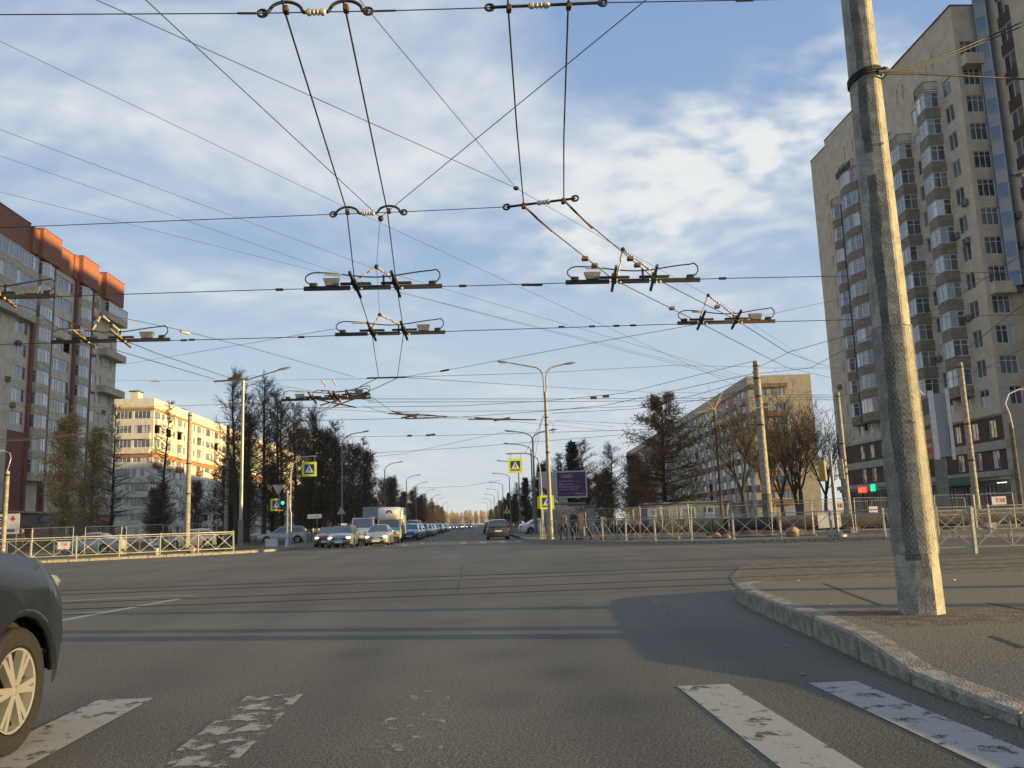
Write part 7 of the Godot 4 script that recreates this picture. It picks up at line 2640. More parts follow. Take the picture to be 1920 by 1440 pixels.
# triangular hanger of two insulator chains from a support wire to a trolley pair
func hanger(label: String, top: Vector3, feet: Array) -> void:
	var t := thing("wire_hanger", label, "hanger", top, 0.0, "insulated hangers")
	for f in feet:
		var d: Vector3 = f - top
		insulator(t, d * 0.06, d * 0.42, 0.028, M.ceramic)
		insulator(t, d * 0.58, d * 0.94, 0.028, M.ceramic)
		part(t, "link", cyl(Vector3.ZERO, d, 0.008), M.iron)
	part(t, "knot", blob(0.05, 0.05, 0.05, 8), M.iron)

# span insulator: two curved arms over the trolley wires with a ribbed middle
func span_yoke(label: String, a: Vector3, b: Vector3, arcs: Array, thick: float, arched := true) -> void:
	var t := thing("span_insulator", label, "insulator", a, 0.0, "insulated span fittings")
	var d := b - a
	var m := MB.new()
	var n := 60
	var pts := []
	for i in n + 1:
		var s := float(i) / n
		var lift := 0.0
		if arched:
			for c in arcs:
				var e: float = absf(s - c) / 0.16
				if e < 1.0: lift = maxf(lift, 0.11 * sqrt(1.0 - e * e))
		pts.append(d * s + Vector3(0, lift, 0))
	m.path(pts, thick, 7)
	part(t, "yoke", m, M.iron)
	for c in arcs:
		var k := MB.new()
		k.cbox(d * c + Vector3(0, 0.03 if arched else -0.02, 0), Vector3(thick * 3.2, thick * 4.0, thick * 5.0), thick * 0.5)
		part(t, "wire_clamp", k, M.rust)
	var mid: float = (arcs[0] + arcs[1]) * 0.5
	insulator(t, d * (mid - 0.10), d * (mid + 0.10), thick * 2.1, M.ceramic)
	for e in [0.0, 1.0]:
		var ring := MB.new()
		var rp := []
		for i in 13: rp.append(d * e + d.normalized() * cos(TAU * i / 12) * thick * 2.7 + Vector3(0, sin(TAU * i / 12) * thick * 2.2, 0))
		ring.path(rp, thick * 0.8, 6)
		part(t, "ring", ring, M.iron)

func clamps_on(called: String, label: String, spots: Array, m: Material, size := Vector3(0.16, 0.05, 0.05)) -> void:
	for i in spots.size():
		var s := MB.new()
		s.cbox(Vector3.ZERO, size, 0.012)
		single(called, s, m, "%s %s" % [nth(i), label], "clamp", spots[i], Basis.IDENTITY, "wire clamps")

func wires() -> void:
	# trolleybus pair A straight ahead, pair B turning right
	wire("trolley_wire", "left trolleybus wire of the pair running straight ahead over the road", [Vector3(-1.577, 6.050, -6.573), Vector3(-1.630, 6.050, -7.446), Vector3(-1.792, 6.050, -12.563), Vector3(-2.188, 6.050, -16.410), Vector3(-2.384, 6.050, -21.017), Vector3(-2.904, 6.050, -27.481)], 0.0098, M.wire)
	wire("trolley_wire", "right trolleybus wire of the pair running straight ahead over the road", [Vector3(-1.057, 6.050, -6.573), Vector3(-1.062, 6.050, -7.407), Vector3(-1.178, 6.050, -12.589), Vector3(-1.374, 6.050, -16.317), Vector3(-1.579, 6.050, -20.918), Vector3(-2.308, 6.050, -27.570)], 0.0098, M.wire)
	wire("trolley_wire", "left trolleybus wire of the pair that bends right past the middle", [Vector3(0.411, 6.050, -6.573), Vector3(0.469, 6.050, -7.415), Vector3(0.663, 6.050, -9.712), Vector3(0.919, 6.050, -12.474), Vector3(1.180, 6.050, -13.092), Vector3(2.988, 6.050, -16.616), Vector3(5.793, 6.050, -20.584), Vector3(8.749, 6.050, -24.855), Vector3(13.940, 7.508, -36.000), Vector3(28.244, 8.204, -52.000)], 0.0098, M.wire)
	wire("trolley_wire", "right trolleybus wire of the pair that bends right past the middle", [Vector3(0.968, 6.050, -6.572), Vector3(1.039, 6.050, -7.419), Vector3(1.291, 6.050, -10.165), Vector3(1.516, 6.050, -12.278), Vector3(1.747, 6.050, -12.782), Vector3(3.776, 6.050, -16.517), Vector3(6.698, 6.050, -20.442), Vector3(9.594, 6.050, -24.794), Vector3(17.007, 8.376, -40.000), Vector3(29.398, 9.072, -54.000)], 0.0098, M.wire)
	for a in [[Vector3(0.936, 6.040, -12.494), Vector3(1.463, 6.040, -13.635), "left"], [Vector3(1.542, 6.040, -12.297), Vector3(2.119, 6.040, -13.510), "right"]]:
		single("wire_guide", cyl(a[0], a[1], 0.016), M.rust, "rusty curved guide on the %s bending trolleybus wire" % a[2], "guide")
	# pair A after the tram wires: bends left into the knot of crossings
	wire("trolley_wire", "trolleybus wire bending left from the far end of the straight pair, upper one", [Vector3(-2.904, 6.050, -27.481), Vector3(-3.546, 6.050, -28.774), Vector3(-5.966, 6.050, -34.863), Vector3(-7.544, 6.050, -37.941)], 0.012, M.wire)
	wire("trolley_wire", "trolleybus wire bending left from the far end of the straight pair, lower one", [Vector3(-2.317, 6.050, -27.672), Vector3(-2.938, 6.050, -28.984), Vector3(-5.146, 6.050, -33.598), Vector3(-6.739, 6.050, -36.608), Vector3(-8.150, 6.050, -38.600)], 0.012, M.wire)
	# tram wires
	wire("tram_wire", "nearer tram contact wire across the whole crossing", [Vector3(-9.743, 5.919, -16.700), Vector3(-6.831, 5.966, -16.700), Vector3(-3.864, 6.003, -16.700), Vector3(0.070, 6.000, -16.700), Vector3(5.301, 6.036, -16.650), Vector3(7.529, 6.037, -16.650), Vector3(13.654, 6.050, -16.600)], 0.009, M.wire)
	wire("tram_wire", "farther tram contact wire across the whole crossing", [Vector3(-12.087, 5.933, -20.850), Vector3(-10.135, 5.952, -20.850), Vector3(-6.493, 5.946, -20.850), Vector3(-4.159, 5.959, -20.850), Vector3(0.057, 6.013, -20.800), Vector3(5.089, 6.050, -20.750), Vector3(8.422, 6.046, -20.700), Vector3(16.770, 6.074, -20.600)], 0.010, M.wire)
	var tan_h := mat(lin(0.34, 0.25, 0.12), 0.6, T.fine, 3.0)
	wire_crossing("dark wire crossing on the nearer tram wire over the straight trolleybus pair", Vector3(-1.856, 6.006, -16.700), 1.38, [-0.37, 0.44], -1.0, M.iron, M.iron)
	wire_crossing("wire crossing on the nearer tram wire over the bending trolleybus pair", Vector3(3.403, 6.027, -16.680), 1.38, [-0.40, 0.42], -1.0, tan_h, M.iron)
	wire_crossing("wire crossing on the farther tram wire over the straight trolleybus pair", Vector3(-1.901, 5.994, -20.820), 1.36, [-0.47, 0.33], 1.0, M.iron, M.iron)
	wire_crossing("orange wire crossing on the farther tram wire, right side", Vector3(6.539, 6.066, -20.720), 1.25, [-0.65, 0.25], 1.0, M.rust, M.rust)  # sunlit orange look put into the colour of holder and beam
	wire_crossing("wire crossing on the nearer tram wire cut off by the left edge", Vector3(-9.218, 5.962, -16.700), 1.15, [-0.3, 0.05], 1.0, tan_h, M.iron)
	wire_crossing("wire crossing on the farther tram wire in front of the red topped tower", Vector3(-8.700, 5.972, -20.850), 1.42, [-0.65, 0.22], 1.0, tan_h, M.iron)
	# hangers above the straight pair and the support line they hang from
	var hp := Vector3(-1.370, 6.250, -13.421)
	wire("support_wire", "thin support wire running from the span down to the two hangers", [hp, Vector3(-1.335, 5.863, -12.900), Vector3(-1.788, 6.437, -16.700), Vector3(-2.158, 6.471, -20.800)], 0.004, M.wire)
	hanger("triangular insulator hanger over the nearer dark wire crossing", Vector3(-1.788, 6.437, -16.700), [Vector3(-2.152, 6.200, -16.700), Vector3(-1.460, 6.164, -16.700)])
	hanger("triangular insulator hanger over the farther straight wire crossing", Vector3(-2.158, 6.471, -20.800), [Vector3(-2.345, 6.163, -20.800), Vector3(-1.634, 6.187, -20.800)])
	hanger("insulator hanger over the bending pair's nearer crossing", Vector3(3.216, 6.671, -16.600), [Vector3(3.064, 6.089, -16.600), Vector3(3.781, 6.209, -16.600)])
	hanger("insulator hanger over the orange crossing", Vector3(6.090, 6.736, -20.600), [Vector3(5.830, 6.135, -20.600), Vector3(6.731, 6.198, -20.600)])
	hanger("insulator hanger before the red topped tower", Vector3(-8.936, 6.621, -20.800), [Vector3(-9.147, 6.198, -20.800), Vector3(-8.458, 6.182, -20.800)])
	# span wires with their fittings
	wire("span_wire", "near span wire along the top edge of the view", [Vector3(-4.749, 5.984, -7.350), Vector3(-1.878, 5.989, -7.350), Vector3(-0.599, 6.012, -7.350), Vector3(0.225, 6.036, -7.350), Vector3(1.380, 6.054, -7.300), Vector3(2.786, 6.078, -7.300), Vector3(5.895, 6.148, -7.300)], 0.0055, M.wire)
	span_yoke("near span insulator with two arches and a pale ribbed middle", Vector3(-1.819, 5.989, -7.350), Vector3(-0.846, 6.007, -7.350), [0.22, 0.79], 0.016)
	span_yoke("near span insulator bar with a white ribbed middle, right one", Vector3(0.290, 6.041, -7.350), Vector3(1.354, 6.054, -7.300), [0.17, 0.70], 0.015, false)
	single("wire_wrap", cyl(Vector3(-2.048, 5.990, -7.350), Vector3(-1.878, 5.989, -7.350), 0.011), M.iron, "twisted wire end left of the arched span insulator", "wire end")
	single("wire_wrap", cyl(Vector3(-0.797, 6.007, -7.350), Vector3(-0.589, 6.012, -7.350), 0.010), M.iron, "twisted wire end right of the arched span insulator", "wire end")
	single("wire_wrap", cyl(Vector3(2.631, 6.072, -7.300), Vector3(2.796, 6.078, -7.300), 0.014), M.iron, "knotted fitting at the top edge, right of the white ribbed insulator", "wire end")
	wire("span_wire", "second span wire crossing the middle of the sky", [Vector3(-7.824, 5.816, -12.500), Vector3(-2.025, 5.970, -12.500), Vector3(-0.891, 5.975, -12.450), Vector3(0.647, 5.970, -12.300), Vector3(1.680, 6.011, -12.100)], 0.0065, M.wire)
	span_yoke("small double arched span insulator over the straight pair", Vector3(-1.985, 5.969, -12.500), Vector3(-0.915, 5.967, -12.450), [0.2, 0.79], 0.018)
	span_yoke("slanting span insulator bar where the right pair bends", Vector3(0.647, 5.970, -12.300), Vector3(1.664, 6.011, -12.100), [0.25, 0.83], 0.019, false)
	# diagonal stays
	wire("stay_wire", "diagonal stay from upper left down to the joint above the bending pair", [Vector3(-4.025, 6.980, -8.500), Vector3(0.822, 6.388, -12.600)], 0.005, M.wire)
	wire("stay_wire", "diagonal stay continuing from the joint to the hanger on the right", [Vector3(0.822, 6.388, -12.600), Vector3(3.216, 6.671, -16.600), Vector3(6.090, 6.736, -20.600), Vector3(16.126, 8.846, -40.000), Vector3(24.818, 8.999, -56.000)], 0.004, M.wire)
	wire("stay_wire", "diagonal stay from the top edge left down to the small double arched insulator", [Vector3(-3.062, 6.348, -7.500), Vector3(-1.276, 5.907, -12.500)], 0.0055, M.wire)
	wire("stay_wire", "diagonal stay from the top edge right down to the small double arched insulator", [Vector3(1.974, 6.394, -7.600), Vector3(-1.276, 5.907, -12.500)], 0.0055, M.wire)
	wire("stay_wire", "diagonal stay from the near span down to the joint above the bending pair", [Vector3(-0.909, 5.931, -7.000), Vector3(0.822, 6.388, -12.600)], 0.004, M.wire)
	single("wire_knot", blob(0.05, 0.035, 0.035, 8), M.iron, "knot where the diagonal stays meet above the bending pair", "wire end", Vector3(0.822, 6.388, -12.600))
	single("wire_knot", blob(0.045, 0.05, 0.045, 8), M.iron, "knot under the small double arched insulator", "wire end", Vector3(-1.268, 5.890, -12.500))
	# thin grey lines far above
	var thin := [[Vector3(-14.244, 16.186, -24.000), Vector3(-4.473, 12.920, -30.000), Vector3(15.823, 7.796, -46.000), "highest thin grey line falling from the left edge"], [Vector3(-15.229, 14.317, -26.000), Vector3(-3.994, 12.363, -36.000), Vector3(15.890, 8.632, -46.000), "second thin grey line falling from the left edge"], [Vector3(-17.505, 15.295, -30.000), Vector3(-4.444, 12.747, -40.000), Vector3(15.926, 8.332, -46.000), "third thin grey line falling from the left edge"], [Vector3(-19.731, 15.505, -34.000), Vector3(-10.034, 14.318, -40.000), Vector3(25.363, 8.907, -58.000), "fourth thin grey line, ending by the pole right of the traffic light"]]
	for a in thin: wire("thin_wire", a[3], [a[0], a[1], a[2]], 0.0085, M.wire_thin)
	# turning pair on the left
	wire("trolley_wire", "sagging trolleybus wire before the red topped tower, upper one", [Vector3(-8.860, 5.670, -15.500), Vector3(-8.896, 5.912, -17.500), Vector3(-9.595, 6.128, -20.000), Vector3(-9.399, 6.026, -20.900), Vector3(-9.752, 6.372, -24.000), Vector3(-10.090, 7.290, -34.000)], 0.011, M.wire)
	wire("trolley_wire", "sagging trolleybus wire before the red topped tower, lower one", [Vector3(-8.500, 5.799, -18.000), Vector3(-8.890, 6.136, -20.500), Vector3(-8.500, 6.089, -22.000), Vector3(-9.130, 6.513, -25.000), Vector3(-10.019, 7.674, -36.000)], 0.011, M.wire)
	wire("stay_wire", "stay from the tower's hanger slanting right to the far knot of crossings", [Vector3(-8.937, 6.648, -20.800), Vector3(-7.953, 6.760, -23.000), Vector3(-7.152, 7.250, -28.000), Vector3(-4.817, 7.587, -36.000)], 0.008, M.wire)
	insulator(thing("stay_insulator", "pale ribbed insulator on the stay right of the red topped tower", "insulator", Vector3(-7.935, 6.800, -23.500)), Vector3.ZERO, Vector3(-7.802, 6.811, -23.900) - Vector3(-7.935, 6.800, -23.500), 0.045, M.ceramic)
	wire("stay_wire", "thin stay rising from the left tower to the farther tram wire", [Vector3(-17.437, 8.954, -40.000), Vector3(-3.241, 6.189, -21.000)], 0.006, M.wire)
	wire("stay_wire", "long stay from the silvery lamp pole across to the orange crossing", [Vector3(-20.553, 10.217, -50.000), Vector3(-14.754, 11.044, -56.000), Vector3(-2.303, 6.020, -27.500), Vector3(-0.288, 6.029, -26.000), Vector3(3.296, 6.064, -23.000), Vector3(6.127, 6.094, -20.800)], 0.007, M.wire)
	single("wire_wrap", cyl(Vector3(-18.850, 10.310, -51.000), Vector3(-18.320, 10.296, -51.000), 0.05), M.ceramic, "pale insulator on the stay left of the silvery lamp pole", "insulator")
	single("wire_wrap", cyl(Vector3(-3.273, 6.028, -27.400), Vector3(-2.002, 6.030, -27.400), 0.028), M.iron, "dark bar joining the far ends of the straight pair", "wire end")
	single("wire_wrap", cyl(Vector3(-0.858, 5.997, -26.300), Vector3(-0.589, 6.023, -26.200), 0.03), M.iron, "dark clamp on the long stay right of the straight pair", "wire end")
	# knot of crossings on the left, seen against the sky
	wire_crossing("rusty wire crossing in the far knot above the bare trees, front one", Vector3(-5.004, 5.775, -30.000), 1.55, [-0.5, 0.35], -1.0, M.rust, M.iron)
	wire_crossing("rusty wire crossing in the far knot above the bare trees, back one", Vector3(-4.782, 6.142, -32.000), 1.15, [-0.4, 0.3], 1.0, M.rust, M.rust, Vector3(1, 0.02, 0.25))
	for a in [[Vector3(-5.227, 5.553, -30.000), Vector3(-3.549, 5.983, -30.000)], [Vector3(-5.971, 5.914, -30.000), Vector3(-3.962, 5.443, -30.000)], [Vector3(-4.842, 5.574, -30.500), Vector3(-3.723, 5.949, -30.500)], [Vector3(-5.882, 5.905, -31.000), Vector3(-4.247, 5.901, -31.000)]]:
		single("crossing_bar", cyl(a[0], a[1], 0.026), M.iron if a[0].x < -6 else M.rust, "dark slanting bar in the far knot of wire crossings", "crossing bar", Vector3.ZERO, Basis.IDENTITY, "bars of the far knot")
	for a in [[Vector3(-5.173, 6.446, -30.000), Vector3(-5.005, 6.231, -30.000)], [Vector3(-4.781, 6.455, -30.000), Vector3(-4.669, 6.261, -30.000)]]:
		single("crossing_bar", cyl(a[0], a[1], 0.03), M.ceramic, "small pale insulator above the far knot of wire crossings", "insulator", Vector3.ZERO, Basis.IDENTITY, "insulators of the far knot")
	# rusty switch bars in the distance
	for a in [[Vector3(-3.075, 5.813, -34.000), Vector3(-2.082, 5.528, -34.000), 0.03], [Vector3(-3.224, 5.731, -34.000), Vector3(-0.891, 5.538, -34.000), 0.025], [Vector3(-2.699, 5.748, -36.000), Vector3(-1.305, 5.754, -36.000), 0.03], [Vector3(-0.054, 6.629, -44.000), Vector3(3.463, 6.503, -44.000), 0.035], [Vector3(0.280, 6.703, -44.000), Vector3(1.245, 6.592, -44.000), 0.04]]:
		single("switch_bar", cyl(a[0], a[1], a[2]), M.rust, "rusty orange switch bar on the distant trolleybus wires over the avenue", "switch bar", Vector3.ZERO, Basis.IDENTITY, "distant switch bars")
	for a in [[Vector3(-2.878, 5.775, -36.000), Vector3(-2.112, 5.913, -36.000)], [Vector3(1.270, 6.508, -44.000), Vector3(2.107, 6.652, -44.000)]]:
		single("switch_bar", cyl(a[0], a[1], 0.04), M.iron, "dark slanting clamp between the distant switch bars", "switch bar", Vector3.ZERO, Basis.IDENTITY, "distant switch clamps")
	# far lines across the avenue
	var far := [
		[[Vector3(-3.669, 5.885, -31.000), Vector3(3.248, 6.139, -34.000), Vector3(17.632, 6.413, -38.000)], 0.010, "upper of the twin far wires right of the knot"],
		[[Vector3(-3.669, 5.767, -31.000), Vector3(3.244, 6.030, -34.000), Vector3(17.622, 6.314, -38.000)], 0.010, "lower of the twin far wires right of the knot"],
		[[Vector3(-7.288, 6.057, -34.000), Vector3(-0.534, 7.340, -44.000), Vector3(4.098, 7.754, -46.000), Vector3(8.580, 8.078, -46.000), Vector3(16.038, 9.713, -46.000)], 0.013, "far feeder rising to the thick pole's top"],
		[[Vector3(-16.623, 8.314, -56.000), Vector3(-0.691, 8.192, -55.500), Vector3(4.917, 8.425, -55.500), Vector3(8.102, 7.965, -50.000), Vector3(15.919, 8.992, -46.000)], 0.015, "feeder from the twin armed lamp pole to the thick pole, upper"],
		[[Vector3(5.343, 8.519, -55.500), Vector3(9.697, 7.858, -50.000), Vector3(12.629, 7.972, -47.000), Vector3(15.900, 8.752, -46.000)], 0.013, "feeder from the twin armed lamp pole to the thick pole, middle"],
		[[Vector3(5.439, 8.269, -55.500), Vector3(9.688, 7.698, -50.000), Vector3(12.608, 7.669, -47.000), Vector3(15.912, 8.152, -46.000)], 0.013, "feeder from the twin armed lamp pole to the thick pole, lower"],
		[[Vector3(-12.190, 8.657, -70.000), Vector3(-0.803, 7.677, -62.000), Vector3(10.772, 7.079, -56.000), Vector3(15.811, 6.164, -46.000)], 0.014, "level far wire below the switch bars"],
		[[Vector3(-12.561, 8.354, -84.000), Vector3(-0.878, 7.099, -66.000), Vector3(11.333, 7.197, -60.000)], 0.014, "lower far wire sloping behind the lamp poles"],
		[[Vector3(-2.081, 6.118, -28.000), Vector3(3.591, 7.598, -40.000), Vector3(10.127, 8.405, -48.000), Vector3(24.531, 9.079, -56.000)], 0.009, "thin far wire falling right from the straight pair's end"],
		[[Vector3(-2.081, 6.136, -28.000), Vector3(3.255, 7.566, -36.000), Vector3(9.811, 8.476, -40.000), Vector3(16.069, 9.350, -46.000)], 0.009, "thin far wire level behind the twin armed lamp"],
		[[Vector3(5.596, 7.806, -55.500), Vector3(13.307, 6.541, -50.000), Vector3(15.960, 6.160, -46.000)], 0.010, "low sagging wire between twin armed lamp and thick pole"],
		[[Vector3(-25.347, 8.292, -45.000), Vector3(-20.487, 8.586, -50.000), Vector3(-14.729, 9.523, -56.000)], 0.014, "dark wire across the red topped tower to the silvery lamp pole"],
		[[Vector3(-25.322, 7.901, -45.000), Vector3(-20.471, 8.181, -50.000), Vector3(-16.712, 8.825, -60.000)], 0.010, "second dark wire across the red topped tower"],
		[[Vector3(-19.049, 4.999, -34.000), Vector3(-18.253, 5.295, -36.000), Vector3(-18.379, 5.886, -40.000), Vector3(-18.896, 7.079, -48.000)], 0.022, "heavy cable sagging before the red topped tower"],
		[[Vector3(-19.056, 5.103, -34.000), Vector3(-18.543, 5.470, -37.000), Vector3(-18.549, 6.226, -42.000)], 0.016, "second heavy cable before the red topped tower"],
		[[Vector3(-14.755, 11.116, -56.000), Vector3(-5.977, 7.416, -40.000), Vector3(-3.476, 5.801, -31.000)], 0.010, "wire from the silvery lamp pole into the far knot"],
		[[Vector3(-14.729, 9.523, -56.000), Vector3(-6.734, 9.300, -60.000), Vector3(-0.737, 9.173, -60.000), Vector3(5.059, 8.456, -55.500)], 0.012, "level wire between silvery and twin armed lamp poles"],
		[[Vector3(-13.592, 7.709, -84.000), Vector3(-6.796, 8.831, -90.000), Vector3(4.563, 10.544, -86.000)], 0.014, "far wire crossing over the waiting cars"],
		[[Vector3(-7.650, 6.489, -120.000), Vector3(-0.914, 6.150, -112.000), Vector3(3.478, 6.130, -98.000)], 0.016, "far wire low over the avenue's middle"],
		[[Vector3(16.542, 7.777, -46.000), Vector3(24.814, 8.962, -56.000), Vector3(26.572, 8.640, -50.000), Vector3(27.465, 8.673, -48.000)], 0.014, "wire past the top of the pole right of the traffic light"],
		[[Vector3(16.108, 6.156, -46.000), Vector3(24.888, 7.073, -56.000), Vector3(27.288, 7.187, -56.000)], 0.012, "lower wire to the pole right of the traffic light"],
		[[Vector3(16.190, 8.985, -46.000), Vector3(16.593, 8.175, -40.000), Vector3(16.951, 8.534, -34.000), Vector3(17.479, 8.570, -30.000), Vector3(15.074, 8.109, -20.000)], 0.012, "heavy cable rising over the tan tower's facade to the right edge"],
		[[Vector3(21.044, 7.641, -40.000), Vector3(20.489, 7.541, -34.000), Vector3(18.539, 7.615, -28.000), Vector3(16.386, 7.417, -22.000)], 0.014, "sagging cable before the tan tower, middle"],
		[[Vector3(21.226, 6.875, -40.000), Vector3(20.292, 6.614, -32.000), Vector3(17.655, 6.422, -24.000)], 0.010, "sagging cable before the tan tower, lower"],
		[[Vector3(16.064, 9.290, -46.000), Vector3(14.049, 8.217, -36.000), Vector3(15.694, 8.449, -34.000), Vector3(16.261, 8.555, -30.000)], 0.012, "cable with a bright end before the tan tower's far edge"],
		[[Vector3(16.064, 9.290, -46.000), Vector3(22.145, 8.403, -42.000), Vector3(27.683, 7.530, -38.000)], 0.008, "level thin wire before the tan tower"],
		[[Vector3(6.848, 6.082, -20.700), Vector3(11.502, 7.883, -26.000), Vector3(14.935, 7.133, -20.000)], 0.006, "thin wire rising to the right edge before the tan tower"]]
	far.append([[Vector3(-3.549, 5.888, -30.000), Vector3(-3.075, 5.813, -34.000), Vector3(-0.891, 5.538, -34.000), Vector3(3.463, 6.503, -44.000), Vector3(10.898, 8.196, -64.000)], 0.009, "far trolleybus wire carrying the rusty switch bars, upper"])
	far.append([[Vector3(-3.664, 5.473, -30.000), Vector3(-3.224, 5.710, -34.000), Vector3(-1.305, 5.732, -36.000), Vector3(1.244, 6.565, -44.000), Vector3(10.386, 8.186, -66.000)], 0.009, "far trolleybus wire carrying the rusty switch bars, lower"])
	for a in far: wire("far_wire", a[2], a[0], a[1], M.wire, 0.0, "distant overhead wires")
	for k in 3:
		wire("drop_cable", "%s slanting cable drop from the twin armed lamp pole" % nth(k), [Vector3(4.980, 8.247, -55.500) + Vector3(-0.1 * k, -0.1 * k, 0), Vector3(4.280, 6.205, -62.000) + Vector3(0.35 * k - 0.3, -0.2 * k, 0)], 0.012, M.wire, 0.0, "cable drops")
	# the two cables tied to the near pole
	var tie := Vector3(4.581, 6.015, -8.500)
	wire("tied_cable", "twin cable from the near pole's tie rising to the upper right corner", [tie, Vector3(4.997, 6.100, -8.600), Vector3(5.736, 6.446, -8.800), Vector3(7.338, 7.252, -9.200)], 0.011, M.wire, 0.0, "cables tied to the near pole")
	wire("tied_cable", "thinner strand beside the twin cable from the near pole's tie", [tie + Vector3(0, -0.02, 0.02), Vector3(4.994, 6.081, -8.600), Vector3(5.732, 6.413, -8.800), Vector3(7.327, 7.181, -9.200)], 0.009, M.wire, 0.0, "cables tied to the near pole")
	wire("tied_cable", "cable from the near pole's tie running level to the right edge", [tie + Vector3(0, -0.03, 0), Vector3(5.081, 6.035, -8.600), Vector3(7.040, 6.150, -9.000)], 0.012, M.wire, 0.0, "cables tied to the near pole")
	single("wire_knot", blob(0.05, 0.035, 0.04, 8), M.iron, "frayed knot of cable on the near pole's tie", "wire end", Vector3(4.681, 6.055, -8.550))
	# clamps on wires
	clamps_on("wire_clamp", "small dark clamp on the farther tram wire", [Vector3(2.370, 6.055, -20.800), Vector3(3.137, 6.052, -20.800), Vector3(3.758, 6.051, -20.800), Vector3(4.178, 6.055, -20.800), Vector3(-4.094, 5.957, -20.850), Vector3(-6.944, 5.944, -20.850), Vector3(-6.751, 5.952, -20.850)], M.iron)
	clamps_on("wire_clamp", "small dark clamp on the nearer tram wire", [Vector3(1.203, 5.999, -16.700), Vector3(1.333, 5.996, -16.700), Vector3(1.474, 5.993, -16.700), Vector3(-3.717, 6.000, -16.700), Vector3(-0.059, 6.002, -16.700), Vector3(5.246, 6.037, -16.650)], M.iron)
	clamps_on("wire_clamp", "tan clamp on the bending trolleybus pair", [Vector3(2.239, 6.080, -15.291), Vector3(3.104, 6.080, -15.342), Vector3(2.473, 6.060, -15.675), Vector3(3.302, 6.060, -15.692), Vector3(4.803, 6.080, -19.227), Vector3(5.837, 6.060, -19.087)], tan_h, Vector3(0.12, 0.07, 0.14))
	clamps_on("wire_clamp", "dark clamp on the far feeder over the avenue", [Vector3(6.829, 7.858, -46.000), Vector3(7.509, 7.928, -46.000), Vector3(-4.497, 7.950, -64.000), Vector3(-3.103, 7.950, -64.000), Vector3(-2.744, 7.980, -64.000)], M.iron, Vector3(0.35, 0.14, 0.12))

